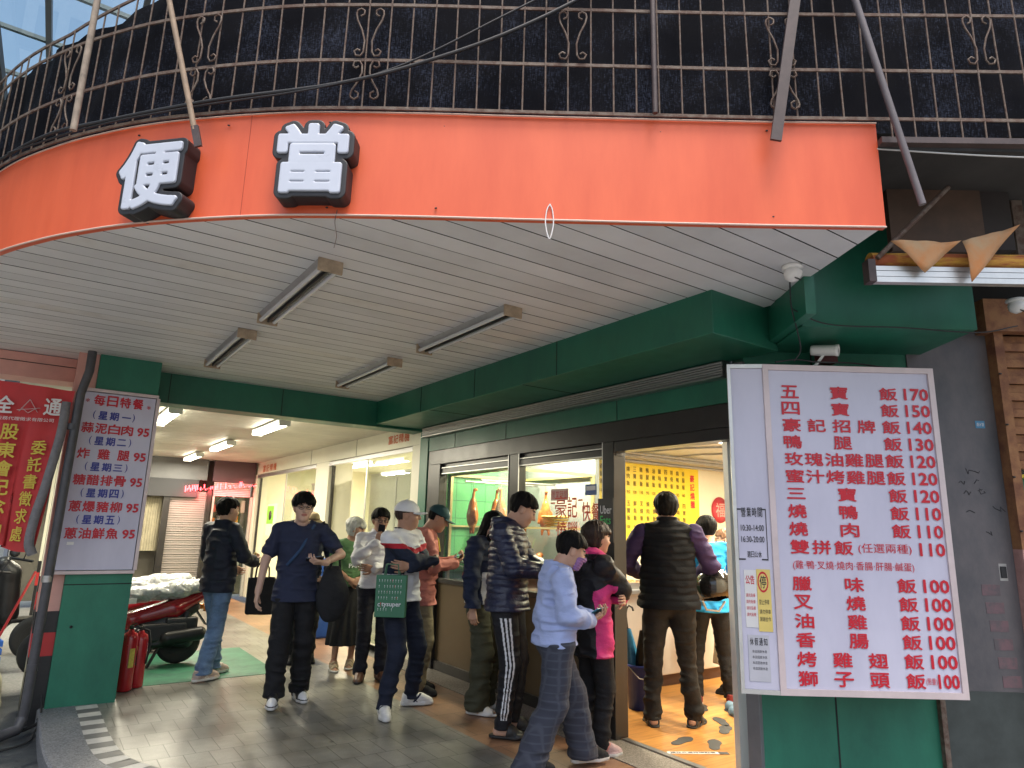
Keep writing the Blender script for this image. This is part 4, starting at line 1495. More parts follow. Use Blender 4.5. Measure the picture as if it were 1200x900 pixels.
proto = light_fixture(True)
ad = bpy.data.lights.new("tube_glow", 'AREA'); ad.shape = 'RECTANGLE'; ad.size = .14; ad.size_y = 1.2; ad.energy = 72; ad.color = (1.0, .89, .66)
ao = bpy.data.objects.new("tube_glow", ad); COL.objects.link(ao); ao.parent = proto; ao.location = (0, 0, -.085)
for i, (x, y, l) in enumerate(((4.55, 5.75, "lit tube light over the roast duck case in the shop"), (5.5, 3.2, "lit tube light inside the shop just behind the doorway"), (6.3, 4.2, "lit tube light in the middle of the shop ceiling"), (8.0, 4.6, "lit tube light at the far end of the shop ceiling"))):
    o = proto if i == 0 else copy_tree(proto)
    o.location = (x, y, 2.574); tag(o, l, "ceiling light", "lit tube lights inside the shop")

# ------------------------------------------------------------------ arcade beyond the cross beam, neighbouring shop
NB = empty("neighbouring_shop", (3.73, 11, 0), 0, "cream panelled neighbouring shop with wide glazed openings along the arcade", "building")
MN = Matrix.Translation((-3.73, -11, 0))


def npart(mb, name, m): return mb.build(name, m, NB, MN)


mb = MB(); y = 7.5
mbb = MB()
while y < 15:
    mb.box(-.3, 3.74, y + .003, y + .117, 2.722 + random.uniform(-.001, .001), 2.74)
    y += .12
npart(mb, "arcade_ceiling", mat("cream_ceiling_strip", (0.60, 0.575, 0.50), 0.5, var=.14, vscale=2))
npart(MB().box(-.3, 9, 7.5, 15.2, 2.74, 3.4), "arcade_slab", M_gap)
npart(MB().bbox(3.72, 3.90, 7.225, 15, 2.47, 2.722, .004), "fascia", M_cream)
npart(MB().box(3.715, 3.722, 7.3, 15, 2.462, 2.476).box(3.714, 3.72, 9.3, 9.306, 2.48, 2.72).box(3.714, 3.72, 11.3, 11.306, 2.48, 2.72), "fascia_joint", mat("tan_joint", (.25, .23, .18), .7))  # joint lines in a darker tan than the cream panels
npart(MB().bbox(3.70, 3.92, 7.225, 7.44, 0, 2.47, .004), "column", M_cream)
npart(MB().bbox(3.70, 4.1, 10.35, 10.95, 0, 2.47, .004), "column", M_cream)
npart(MB().bbox(3.70, 3.92, 14.6, 15, 0, 2.47, .004), "column", M_cream)
npart(MB().box(3.70, 3.735, 7.44, 10.35, 2.40, 2.455).box(3.70, 3.735, 10.95, 14.6, 2.40, 2.455), "shutter_rail", M_steel)
for y in (10.34, 14.58): npart(MB().box(3.75, 3.79, y - .05, y, 0, 2.40), "shutter_guide", M_black)
npart(MB().box(3.9, 6.6, 14.9, 15, 0, 2.75).box(6.5, 6.6, 7.0, 15, 0, 2.75).box(3.95, 6.5, 7.0, 7.12, 0, 2.75), "inner_wall", M_cream)
npart(MB().bbox(4.4, 4.46, 8.4, 10.3, 0, 2.3, .004).bbox(4.4, 4.46, 11.2, 13.2, 0, 2.25, .004), "partition", mat("pale_partition", (.66, .65, .56), .35, var=.05))
npart(MB().box(4.385, 4.402, 9.3, 9.33, 0, 2.3).box(4.385, 4.402, 8.4, 10.3, 2.28, 2.31).box(4.385, 4.402, 12.2, 12.23, 0, 2.3).box(4.385, 4.402, 11.2, 13.2, 2.24, 2.27), "partition_frame", M_alu)
npart(MB().box(3.742, 3.748, 7.44, 8.9, .02, 2.40), "pane", M_glass)
npart(MB().box(3.742, 3.748, 10.95, 12.7, .02, 2.40), "pane", M_glass)
npart(MB().box(3.735, 3.755, 8.89, 8.93, 0, 2.40).box(3.735, 3.755, 12.68, 12.72, 0, 2.40), "pane_frame", M_alu)
npart(MB().box(3.92, 6.5, 7.1, 14.9, 2.70, 2.715), "inner_ceiling", M_wallwhite)
npart(MB().box(3.74, 6.5, 7.1, 14.9, 0.001, 0.005), "inner_floor", mat("pale_shop_floor", (.5, .48, .4), .3, var=.1))
for k, (y, z) in enumerate(((8.0, 1.9), (8.0, 1.5), (8.0, 1.1))): npart(MB().box(4.9, 5.3, 7.2, 8.3, z, z + .03), "shelf", M_whitemetal)
M_orangeink = mat("orange_sign_letters", (0.55, 0.10, 0.02), .5)
write("sign_lettering", spread("富記精機", 0, .62, 0, .14, .12, .03), MN @ plane_frame((3.718, 8.20, 2.545), (0, -1, 0)), M_orangeink, NB, .003)
write("sign_lettering", spread("富記精機", 0, .95, 0, .2, .15, .03), MN @ plane_frame((3.718, 14.3, 2.50), (0, -1, 0)), M_orangeink, NB, .003)
for k, y in enumerate((8.6, 12.6)):
    l = copy_tree(proto); l.location = (5.2, y, 2.70)
    tag(l, ["lit tube light inside the cream shop, near its first glazed opening", "lit tube light inside the cream shop, near its second glazed opening"][k], "ceiling light", "lit tube lights in the cream shop")
gp = empty("poster", (3.739, 13.4, 1.55), 0, "light green and white poster on the far cream shop glass", "poster")
MB().box(-.004, 0, -.35, .35, -.3, .3).build("sheet", mat("pale_poster", (.66, .70, .55), .5), gp)
MB().box(-.008, -.004, -.1, .33, -.08, .26).build("green_panel", mat("lime_panel", (.25, .55, .06), .5), gp)
MB().lathe([(0, -.002), (.09, -.002), (.09, .002), (0, .002)], (-.009, .1, .08), 16, M=Matrix.Rotation(R(90), 4, 'Y')).build("dark_motif", M_dark, gp)
bb = empty("recycling_bin", (3.35, 9.3, 0), 0, "tall blue bin standing in front of the cream shop", "bin")
MB().bbox(-.18, .18, -.2, .2, 0, .95, .03).build("bin_body", mat("blue_plastic", (.02, .09, .42), .4, var=.1), bb)
MB().bbox(-.19, .19, -.21, .21, .95, 1.02, .02).build("lid", mat("blue_plastic_lid", (.03, .12, .48), .4), bb)

# arcade end: dark lintel, red lit shutter, glass doors
AE = empty("arcade_end_shop", (2.4, 14.8, 0), 0, "dark fronted shop closing the far end of the arcade with red light strip", "building")
ME = Matrix.Translation((-2.4, -14.8, 0))


def epart(mb, name, m): return mb.build(name, m, AE, ME)


epart(MB().box(-.3, 3.75, 15.3, 15.4, 0, 2.9), "back_wall", mat("dim_back_wall", (.12, .11, .09), .8, var=.3, vscale=2))
epart(MB().bbox(.2, 2.75, 14.75, 15.0, 2.30, 2.72, .005), "lintel", mat("grey_lintel", (.12, .12, .125), .6, var=.1))
epart(MB().bbox(.2, 2.6, 14.7, 14.95, 1.95, 2.30, .005), "awning_box", mat("dark_awning", (.03, .03, .034), .7))
mb = MB()
for i in range(46): mb.box(2.12, 2.78, 14.80 + .012 * (i % 2), 14.84, .05 + i * .044, .05 + i * .044 + .034)
epart(mb, "roller_shutter", mat("pale_shutter_slat", (.30, .27, .25), .45))
epart(MB().box(2.0, 2.12, 14.74, 14.9, 0, 2.1).box(2.78, 2.86, 14.7, 14.9, 0, 2.1), "shutter_post", M_black)
M_led = mat("red_led", (.5, .02, .02), .4, emit=(1, .05, .06), estr=9)
mb = MB()
rr = random.Random(5)
for i in range(44): mb.box(2.35 + i * .031, 2.35 + i * .031 + .014, 14.66, 14.672, 2.05 + .05 * (i % 3) * .4 + .004 * i, 2.05 + rr.choice((.03, .07, .12)) + .004 * i)
epart(mb, "led_display", M_led)
mb = MB()
for i in range(8): mb.box(2.9, 3.62, 14.75 + .008 * (i % 2), 14.80, 2.0 + i * .036, 2.0 + i * .036 + .028)
epart(mb, "half_shutter", mat("pinkish_slat", (.42, .36, .36), .4))
epart(MB().box(2.86, 3.68, 14.72, 14.80, 2.29, 2.72), "sign_box", mat("maroon_box", (.10, .05, .06), .5))
epart(MB().box(2.9, 2.94, 14.78, 14.84, 0, 2.0).box(3.28, 3.32, 14.78, 14.84, 0, 2.0).box(3.64, 3.69, 14.78, 14.84, 0, 2.0), "door_frame", M_alu)
epart(MB().box(2.94, 3.64, 14.81, 14.815, 0, 2.0), "door_glass", M_glass)
mb = MB()
for i in range(26):
    x = 1.45 + i * .022
    mb.tube([(x, 14.95 + .02 * (i % 2), .9), (x + .004, 14.95 + .02 * (i % 2), 1.95)], .011, 6)
epart(mb, "curtain", mat("drab_curtain", (.45, .40, .28), .8, var=.2))
mb = MB()
for i in range(30):
    mb.bbox(2.95 + (i % 6) * .115, 3.03 + (i % 6) * .115, 15.0, 15.08, .6 + (i // 6) * .27, .75 + (i // 6) * .27 + .05 * (i % 3), .006, i % 4)
epart(mb, "shelved_goods", [mat("goods_red", (.5, .1, .08), .5), mat("goods_white", (.6, .6, .6), .5), mat("goods_orange", (.6, .25, .05), .5), mat("goods_dark", (.08, .08, .1), .5)])
mb = MB()
for i in range(18): mb.box(3.72 - .01, 3.72, 14.62 + 0, 14.66, 2.0, 2.4) if i == 0 else None
for i in range(14): mb.tube([(3.70, 14.55 - .0 * i, 2.05 + i * .028), (3.70, 15.0, 2.05 + i * .028)], .006, 5)
led = bpy.data.lights.new("led_glow", 'AREA'); led.size = 1.2; led.size_y = .2; led.shape = 'RECTANGLE'; led.energy = 9; led.color = (1, .08, .1)
lo_ = bpy.data.objects.new("led_glow", led); COL.objects.link(lo_); lo_.parent = AE; lo_.location = (.55, -.22, 2.08); lo_.rotation_euler = (R(25), 0, 0)

# pillars on the street side
pl = empty("pillar", (.515, 7.04, 0), 0, "green clad pillar carrying the daily menu sign at the kerb", "pillar")
mb = MB().bbox(-.245, .245, -.26, .26, -.12, 2.93, .004)
mb.build("cladding", M_green_dirty, pl)
MB().box(-.247, .247, -.2635, -.2605, .95, .957).build("cladding_joint", M_gap, pl)
MB().lathe([(0, 0), (.011, 0), (.011, .012), (0, .014)], (-.15, -.262, .62), 10, M=Matrix.Rotation(R(90), 4, 'X')).build("lock_button", M_black, pl)
pk = empty("pink_pillar", (.19, 7.10, 0), 0, "pink pillar edge with black and red tile bands next to the green pillar", "pillar")
MB().box(-.08, .078, -.28, .3, .745, 2.93).build("pink_render", M_pink, pk)
MB().box(-.083, .0785, -.285, .3, -.12, .40).box(-.083, .0785, -.285, .3, .58, .745).build("black_tile_band", M_blacktile, pk)
MB().box(-.083, .0785, -.286, .3, .40, .58).build("red_tile_band", M_redtile, pk)
pb = empty("pink_lintel", (-.6, 7.3, 2.8), 0, "pink painted lintel over the side street at the left edge", "lintel")
MB().bbox(-1.2, .71, -.15, .15, -.10, .115, .004).build("render", M_pink, pb)
MB().box(-1.2, .71, -.154, -.150, .03, .036).build("groove", M_gap, pb)
for k, (x, y, lab) in enumerate(((.30, 10.2, "cream and pink pillar with black and red bands, the next one along the arcade"), (.30, 13.6, "cream pillar with dark base bands, farthest along the arcade"))):
    p2 = empty("arcade_pillar", (x, y, 0), 0, lab, "pillar", "pillars along the arcade")
    MB().box(-.16, .22, -.2, .2, .8, 2.8).build("cream_render", M_cream, p2)
    MB().box(-.163, .223, -.203, .203, -.12, .42).box(-.163, .223, -.203, .203, .62, .8).build("black_tile_band", M_blacktile, p2)
    MB().box(-.163, .223, -.204, .204, .42, .62).build("red_tile_band", M_redtile, p2)

# ------------------------------------------------------------------ daily menu sign on the left pillar
SL = empty("daily_menu_sign", (.46, 6.74, 1.82), 0, "white menu board headed by red title with blue weekday lines and red dishes", "menu sign")
W2, H2 = .305, .768
MB().box(-W2 + .02, W2 - .02, 0, .045, -H2 + .02, H2 - .02).build("face", M_signface, SL)
mb = MB()
for a, b in (((-W2, -H2), (W2, -H2)), ((-W2, H2), (W2, H2))): mb.bbox(a[0], b[0], -.008, .05, a[1] - .014, a[1] + .014, .003)
for x in (-W2, W2): mb.bbox(x - .014, x + .014, -.0075, .0495, -H2 + .0142, H2 - .0142, .003)
mb.build("frame", M_signframe, SL)
PF = plane_frame((-W2, -.001, 0), (1, 0, 0))
reds = [("*", .055, .655, .03, .035, .03), ("*", .525, .645, .03, .035, .03)] + spread("每日特餐", .115, .495, .635, .085, .095, .05)
blues = []
days = "一二三四五"; dishes = ["蒜泥白肉", "炸雞腿", "糖醋排骨", "蔥爆豬柳", "蔥油鮮魚"]
for i in range(5):
    zb = .515 - i * .222
    blues += [("(", .125, zb, .018, .075, .02), (")", .425, zb, .018, .075, .02)] + spread("星期" + days[i], .165, .405, zb, .070, .074, .055)
    reds += spread(dishes[i], .055, .445, zb - .122, .092, .092, .048) + [("95", .475, zb - .118, .098, .078, .07)]
write("red_lettering", reds, PF, M_redink, SL)
write("blue_lettering", blues, PF, M_blueink, SL)
MB().box(-.22, -.17, -.003, -.001, -.545, -.52).build("tape_patch", M_whitemetal, SL)

# ------------------------------------------------------------------ big menu sign on the right
A0 = Vector((3.51, 2.37, 0)); A1 = Vector((4.37, 1.775, 0)); A2 = Vector((3.345, 2.495, 0)); A3_ = Vector((4.5, 1.92, 0))
ud = (A1 - A0).normalized(); SW = (A1 - A0).length
SR = empty("price_board_sign", (3.94, 2.07, 1.575), 0, "large white price board listing rice dishes in red characters, mounted on green wall", "menu sign")
MR = Matrix.Translation((-3.94, -2.07, -1.575))
nw = Vector((ud.y, -ud.x, 0))    # towards the street
back = -nw
z0, z1 = .635, 2.52
P0, P1 = A0, A1
P2 = A1 + back * .26; P3 = Vector((3.575, 2.655, 0)); P3 = A2 + back * .02
MB().prism([(P0.x, P0.y), (P1.x, P1.y), (P2.x, P2.y), (P3.x, P3.y)], z0, z1).build("cabinet", M_signface, SR, MR)
mb = MB()
fw = .034


def edge_bar(a, b, za, zb, w, nrm2, up):
    mb.bar(Vector((a.x, a.y, za)) + nrm2 * .003, Vector((b.x, b.y, zb)) + nrm2 * .003, w, .018, up=tuple(nrm2))


for z in (z0 + fw / 2, z1 - fw / 2): edge_bar(P0, P1, z, z, fw, nw, None)
edge_bar(P0 + ud * fw / 2, P0 + ud * fw / 2, z0 + fw, z1 - fw, fw, nw, None)
edge_bar(P1 - ud * fw / 2, P1 - ud * fw / 2, z0 + fw, z1 - fw, fw, nw, None)
mb.build("frame", M_signframe, SR, MR)
mb = MB()
sd = (P0 - P3).normalized(); sn = Vector((sd.y, -sd.x, 0))
if sn.x > 0: sn = -sn
for z in (z0 + .012, z1 - .012): edge_bar(P3, P0, z, z, .024, sn, None)
edge_bar(P3 + sd * .01, P3 + sd * .01, z0 + .024, z1 - .024, .02, sn, None)
mb.build("side_frame", M_alu, SR, MR)
FR = MR @ plane_frame((P0.x + nw.x * .001, P0.y + nw.y * .001, 0), ud)
items = []
lines = [("五寶飯", "170"), ("四寶飯", "150"), ("豪記招牌飯", "140"), ("鴨腿飯", "130"), ("玫瑰油雞腿飯", "120"), ("蜜汁烤雞腿飯", "120"), ("三寶飯", "120"), ("燒鴨飯", "110"), ("燒肉飯", "110"), ("雙拼飯", "110"), None,
         ("臘味飯", "100"), ("叉燒飯", "100"), ("油雞飯", "100"), ("香腸飯", "100"), ("烤雞翅飯", "100"), ("獅子頭飯", "100")]
small = []
for i, L in enumerate(lines):
    zc = 2.352 - i * .1018
    if L is None:
        small.append(("(雞·鴨·叉燒·燒肉·香腸·肝腸·鹹蛋)", .115, zc - .028, .70, .055, .008))
        continue
    u1 = .815
    if L[0] == "雙拼飯": u1 = .47; small.append(("(任選兩種)", .50, zc - .032, .31, .062, .008))
    if L[0] == "獅子頭飯": small.append(("(限量)", .818, zc - .022, .062, .04, .005))
    items += spread(L[0], .105, u1, zc - .039, .110, .080, .042)
    pu = .855 if L[0] != "獅子頭飯" else .885
    items.append((L[1], pu, zc - .036, 1.005 - pu, .076, .06))
write("red_lettering", items, FR, M_redink, SR)
write("small_red_lettering", small, FR, M_redink, SR, .003)
SF = MR @ plane_frame((P3.x + sn.x * .001, P3.y + sn.y * .001, 0), sd)
SL_ = (P0 - P3).length
k = SL_ / .209
write("hours_lettering", spread("營業時間", .045 * k, .165 * k, 1.60, .026, .055, .02) + [("10:30-14:00", .04 * k, 1.52, .13 * k, .035, .012), ("16:30-20:00", .04 * k, 1.455, .13 * k, .035, .012)] + spread("週日公休", .07 * k, .15 * k, 1.37, .018, .034, .015), SF, M_blackink, SR, .002)
mb = MB()
for a, b, c, d in ((.02, .024, 1.36, 1.64), (.182, .186, 1.36, 1.64), (.02, .045, 1.64, 1.648), (.16, .186, 1.64, 1.648), (.02, .06, 1.355, 1.363), (.15, .186, 1.355, 1.363)):
    mb.box(a * k, b * k, c, d, .0005, .002)
mb.v = [tuple(SF @ Vector(v)) for v in mb.v]
mb.build("hours_border", M_blackink, SR)


def notice(u0, u1, v0, v1, col, name, label, items, ink, extra=None):
    r = tag(empty(name, SF @ Vector(((u0 + u1) / 2, (v0 + v1) / 2, 0)) + Vector((3.94, 2.07, 1.575)), 0, label, "notice"))
    Ml = Matrix.Translation(-r.location) @ Matrix.Translation((3.94, 2.07, 1.575)) @ SF
    mb = MB().box(u0, u1, v0, v1, .001, .003); mb.v = [tuple(Ml @ Vector(v)) for v in mb.v]
    mb.build("sheet", col, r)
    write("lettering", items, Ml, ink, r, .0042)
    if extra:
        for nm, b, m in extra:
            b.v = [tuple(Ml @ Vector(v)) for v in b.v]; b.build(nm, m, r)


M_paper = mat("white_paper", (.70, .69, .68), .5, var=.05)
M_ypaper = mat("yellow_paper", (.72, .56, .16), .5, var=.05)
notice(.045 * k, .112 * k, .985, 1.30, M_paper, "paper_notice", "white paper notice with red lines on the side of the price board", [("公告", .052 * k, 1.22, .05 * k, .05, .02)] + [("請先點餐", .052 * k, 1.15 - i * .035, .05 * k, .02, .005) for i in range(4)], M_redink)
ring = MB()
for i in range(24):
    a, b = 2 * math.pi * i / 24, 2 * math.pi * (i + 1) / 24
    c0, c1 = .148 * k, 1.235
    q = lambda t, r: (c0 + r * .030 * k * math.cos(t), c1 + r * .058 * math.sin(t), .0042)
    ring.add([q(a, .8), q(b, .8), q(b, 1), q(a, 1)], [(0, 1, 2, 3)])
notice(.114 * k, .19 * k, .965, 1.305, M_ypaper, "no_parking_notice", "yellow no parking notice with red ring on the side of the price board", spread("停", .13 * k, .166 * k, 1.20, .036 * k, .07, .02) + [("禁止停車", .122 * k, 1.11, .055 * k, .03, .01), ("請勿停車", .122 * k, 1.06, .06 * k, .025, .005), ("謝謝合作", .122 * k, 1.02, .06 * k, .025, .005)], M_blackink, [("red_ring", ring, M_redink)])
notice(.05 * k, .165 * k, .70, .945, mat("greyish_paper", (.50, .50, .55), .4, var=.06), "clear_pocket_notice", "grey paper notice in a clear pocket, lowest on the side of the price board", spread("休假通知", .06 * k, .155 * k, .89, .02, .04, .015) + [("本店因故休息", .07 * k, .85 - i * .03, .08 * k, .016, .004) for i in range(4)], M_blackink)

# wall behind the price board (diagonal), dark neighbour panel and rusty shutter
wd = Vector((.809, -.588, 0)); wn_ = Vector((.588, .809, 0)); wo = Vector((3.62, 2.62, 0))


def dprism(name, m, parent, u0, u1, d0, d1, za, zb, base=None):
    pts = [wo + wd * u0 + wn_ * d0, wo + wd * u1 + wn_ * d0, wo + wd * u1 + wn_ * d1, wo + wd * u0 + wn_ * d1]
    b = MB().prism([(p.x, p.y) for p in pts], za, zb)
    return b.build(name, m, parent, Matrix.Translation(-parent.location) if parent else None)


GW = empty("green_wall", wo, 0, "green painted corner wall under the price board beside the doorway", "wall")
dprism("wall_face", M_green_dirty, GW, .06, 1.13, .06, .3, -.12, 2.93)
dprism("joint", M_gap, GW, .50, .508, .056, .06, 0, 2.9)
dprism("pipe_cover", M_rust, GW, 1.10, 1.13, .02, .06, -.1, .60)
dprism("overhang", M_green, GW, .215, 1.22, -.52, .3, 2.69, 3.32)
dprism("overhang_end", M_green, GW, .155, .212, -.72, .1, 2.70, 2.935)
NW = empty("grey_wall_panel", wo + wd * 1.4, 0, "dark grey stained wall panel to the right of the price board", "wall")
M_greypanel = mat("stained_grey_panel", (.075, .075, .082), .55, col2=(.16, .14, .14), c2lo=.35, c2hi=.75, vscale=3.5, bump=.1, bscale=40, stretch=(1, 1, .6))
dprism("panel", M_greypanel, NW, 1.13, 1.66, .05, .3, .62, 2.95)
dprism("lower_panel", mat("dark_green_panel", (.045, .055, .052), .6, var=.3), NW, 1.13, 1.66, .045, .3, -.12, .62)
rr = random.Random(21)
M_faded = mat("faded_paste_mark", (.17, .10, .11), .7, col2=(.10, .09, .095), c2lo=.4, c2hi=.65, vscale=14)
M_scr = mat("dark_scribble", (.02, .02, .022), .7)
for i in range(6):
    dprism("paste_mark", M_faded, NW, 1.44 + .012 * i, 1.55 + .012 * i, .0478, .05, 1.17 - i * .105, 1.235 - i * .105)
for i in range(9):
    u_, z_ = rr.uniform(1.36, 1.6), rr.uniform(1.45, 1.95)
    pts = [wo + wd * (u_ + k * rr.uniform(.008, .018)) + wn_ * .0485 + Vector((0, 0, z_ + rr.uniform(-.018, .018))) for k in range(rr.randint(3, 7))]
    MB().tube(pts, .0022, 4).build("scribble", M_scr, NW, Matrix.Translation(-NW.location))
lk = empty("lock_box", wo + wd * 1.585 + Vector((0, 0, 1.31)), 0, "small steel switch box with keyhole on the grey wall panel", "switch box")
Ml = plane_frame((0, 0, 0), wd)
b = MB().bbox(-.028, .028, -.055, .055, -.055, -.03, .004); b.v = [tuple(plane_frame((wn_.x * .0, wn_.y * .0, 0), wd) @ Vector((v[0], v[1], v[2] + .0))) for v in b.v]
b.build("plate", M_steel, lk)
b = MB().bbox(-.017, .017, -.035, .035, -.03, -.022, .003); b.v = [tuple(plane_frame((0, 0, 0), wd) @ Vector(v)) for v in b.v]; b.build("key_cover", M_dark, lk)
lk.location = Vector((lk.location.x, lk.location.y, lk.location.z)) - wn_ * 0.0
for o in lk.children: o.data.transform(Matrix.Translation(wn_ * .05 + wn_ * -.030))
for i, (u, z, lab) in enumerate(((1.555, 2.23, "blue and white sticker high on the grey wall panel"), (1.235, 1.42, "small blue sticker low beside the price board"))):
    s_ = empty("sticker", wo + wd * u + Vector((0, 0, z)), 0, lab, "sticker", "stickers on the grey wall")
    b = MB().box(-.03, .03, -.024, .024, -.052, -.0505, M=None); b.v = [tuple(plane_frame((0, 0, 0), wd) @ Vector((v[0], v[1], -.049 + (.0 if v[2] < -.051 else .001)))) for v in b.v]
    for q in range(len(b.v)): pass
    b.build("sticker_sheet", mat("blue_sticker", (.05, .22, .38), .4), s_)
    b2 = write("lettering", [("通水管" if i == 0 else "開鎖", -.024, -.012, .048, .024, .01)], plane_frame(-wn_ * -.0 + wn_ * 0, wd) if False else plane_frame((0, 0, 0), wd), M_paper, s_, 0)
    b2.data.transform(Matrix.Translation(wn_ * (.049 - .0025)))
    s_.children[0].data.transform(Matrix.Translation(wn_ * 0))
# (plane_frame w axis points to the street: u x z)
RS = empty("rusty_shutter", wo + wd * 1.9, 0, "rusty orange roller shutter and frame at the right edge", "shutter")
M_rusto = mat("orange_rust", (.30, .14, .055), .75, col2=(.16, .06, .03), c2lo=.4, c2hi=.65, vscale=8, bump=.2, bscale=60)
dprism("frame_post", M_rusto, RS, 1.662, 1.72, -.03, .2, 1.45, 2.95)
dprism("post_base", mat("pinkish_worn_paint", (.45, .25, .21), .7, var=.25, vscale=9), RS, 1.662, 1.72, -.031, .2, -.12, 1.45)
RSM = Matrix.Translation(-RS.location)
mb = MB()
for i in range(18):
    za = 1.95 + i * .055
    pts = [wo + wd * 1.72 + wn_ * (.02 + .02 * (i % 2)), wo + wd * 3.2 + wn_ * (.02 + .02 * (i % 2)), wo + wd * 3.2 + wn_ * .1, wo + wd * 1.72 + wn_ * .1]
    mb.prism([(p.x, p.y) for p in pts], za, za + .05)
mb.build("slats", M_rusto, RS, RSM)
dprism("lintel", M_rusto, RS, 1.60, 3.2, -.06, .2, 2.83, 3.05)
dprism("inner_green", M_green_dirty, RS, 1.72, 3.2, .16, .3, -.12, 1.9)
dprism("yellow_edge", M_yellow, RS, 1.72, 3.2, .10, .16, 1.90, 1.92)
for i in range(6):
    p = wo + wd * 1.667 - wn_ * .036 + Vector((0, 0, .9 + i * .33))
    MB().lathe([(0, -.006), (.009, -.004), (.009, .004), (0, .006)], p, 8).build("bolt", M_dark, RS, RSM)

# ------------------------------------------------------------------ balcony with grille and shade net above the fascia
ext = [FASCIA[0] + wd * 1.6] + FASCIA
GC = offset_curve(ext, .055)
GR = empty("balcony_grille", (1.3, 2.6, 3.46), 0, "rusty iron balcony grille with scrollwork above the orange fascia", "grille")
MG = Matrix.Translation((-1.3, -2.6, -3.46))
def ztop(s): return 4.125 + .26 * min(1, max(0, (4.3 + 1.6 - s) / 1.4))


for z in (4.03, 3.715, None, 3.452):
    mb = MB(); pr = resample(GC, .12)
    for k, (a, b) in enumerate(zip(pr, pr[1:])): mb.bar((a.x, a.y, z or ztop(k * .12)), (b.x, b.y, z or ztop(k * .12 + .12)), .008, .016)
    mb.build("rail", M_rust, GR, MG)
bm0 = None
bars = resample(GC, .11)
for i, p in enumerate(bars):
    q = bars[min(i + 1, len(bars) - 1)] if i < len(bars) - 1 else p
    if bm0 is None:
        bo = MB().tube([(0, 0, 0), (0.0005, 0, 1)], .0044, 6).build("bar", M_rust, GR); bm0 = bo
    else:
        bo = bm0.copy(); COL.objects.link(bo); bo.parent = GR
    nn_ = offset_curve([p, q], -.008)[0] if i < len(bars) - 1 else p
    za_ = 3.345 if i * .11 < 1.6 else 3.452
    bo.location = (p.x - 1.3, p.y - 2.6, za_ - 3.46); bo.scale = (1, 1, ztop(i * .11) - za_)
    bo.rotation_euler = (R(random.uniform(-.5, .5)), R(random.uniform(-.5, .5)), random.uniform(0, 6))


def scroll_pts(w, h, flip):
    pts = [(w * .55 + .026 * math.cos(R(t)), -h / 2 + .032 + .026 * math.sin(R(t))) for t in (60, 0, -60, -120, -180)]
    pts = [(w * .55 + (.012 + .014 * min(1, k / 4)) * math.cos(R(t)), -h / 2 + .032 + (.012 + .014 * min(1, k / 4)) * math.sin(R(t))) for k, t in enumerate((150, 80, 10, -60, -120, -180))]
    pts += [(w * .22, -h * .16), (w * .42, h * .06), (w * .72, h * .26), (w * .80, h * .38)]
    pts += [(w * .55 + .020 * math.cos(R(t)), h / 2 - .024 + .022 * math.sin(R(t))) for t in (30, 90, 150, 210, 270)]
    return [(x, (y if not flip else -y)) for x, y in pts]


for s, zc, fl in ((-.52 + 1.6, 3.88, 0), (.45 + 1.6, 3.60, 1), (.45 + 1.6, 3.86, 0), (1.46 + 1.6, 3.87, 0), (2.47 + 1.6, 3.86, 0), (2.47 + 1.6, 3.60, 1), (3.30 + 1.6, 3.87, 0), (3.30 + 1.6, 3.60, 1), (4.2 + 1.6, 3.87, 0), (4.2 + 1.6, 3.6, 1)):
    rs = resample(GC, .02); i = int(s / .02)
    p, q = rs[i], rs[i + 1]; t = (q - p).normalized(); o_ = Vector((-t.y, t.x, 0)) * .012
    for sg in (1, -1):
        pts = [(p.x - 1.3 + o_.x + t.x * x * sg, p.y - 2.6 + o_.y + t.y * x * sg, zc - 3.46 + y) for x, y in scroll_pts(.085, .28 if zc > 3.7 else .22, fl)]
        MB().tube(pts, .0048, 5).build("scroll", M_rust, GR)
NC = offset_curve(ext, -.01)
mb = MB(); rs = resample(NC, .06); vs = []; fs = []
for i, p in enumerate(rs):
    for j in range(9):
        z = 3.40 + j / 8 * (ztop(i * .06) - 3.39)
        w_ = .016 * math.sin(i * .55 + j * .5) + .012 * math.sin(i * 1.3 + j * .35) + .006 * math.sin(i * .3 + j * 1.9)
        t = (rs[min(i + 1, len(rs) - 1)] - rs[max(0, i - 1)]).normalized()
        vs.append((p.x - t.y * w_, p.y + t.x * w_, z))
for i in range(len(rs) - 1):
    for j in range(8): fs.append((i * 9 + j, (i + 1) * 9 + j, (i + 1) * 9 + j + 1, i * 9 + j + 1))
mb.add(vs, fs, 0, True)
nt_ = mb.build("shade_net", M_net); tag(nt_, "black shade netting stretched behind the balcony grille", "netting")
BS = empty("balcony", (1.3, 4.5, 3.4), 0, "dark balcony floor and upper storey behind the netting", "balcony")
MBs = Matrix.Translation((-1.3, -4.5, -3.4))
poly = [(p.x, p.y) for p in offset_curve(ext, -.06)] + [(3.7, 8.0), (6.2, 6.0), (6.2, 1.4)]
MB().prism(poly[::-1], 3.36, 3.44).build("floor_slab", mat("dark_soffit", (.04, .038, .036), .8, var=.3), BS, MBs)  # near-black tone with random variation over the whole slab
poly2 = [(p.x, p.y) for p in offset_curve(ext, -.25)] + [(3.7, 8.0), (6.2, 6.0), (6.2, 1.4)]
_pw = [(q.x, q.y) for q in offset_curve(ext, -.25) if q.x > .75] + [(3.0, 6.0), (6.2, 6.0), (6.2, 1.4)]
MB().prism(_pw[::-1], 4.09, 5.2).build("upper_wall", mat("dark_upper_storey", (.025, .025, .027), .9), BS, MBs)
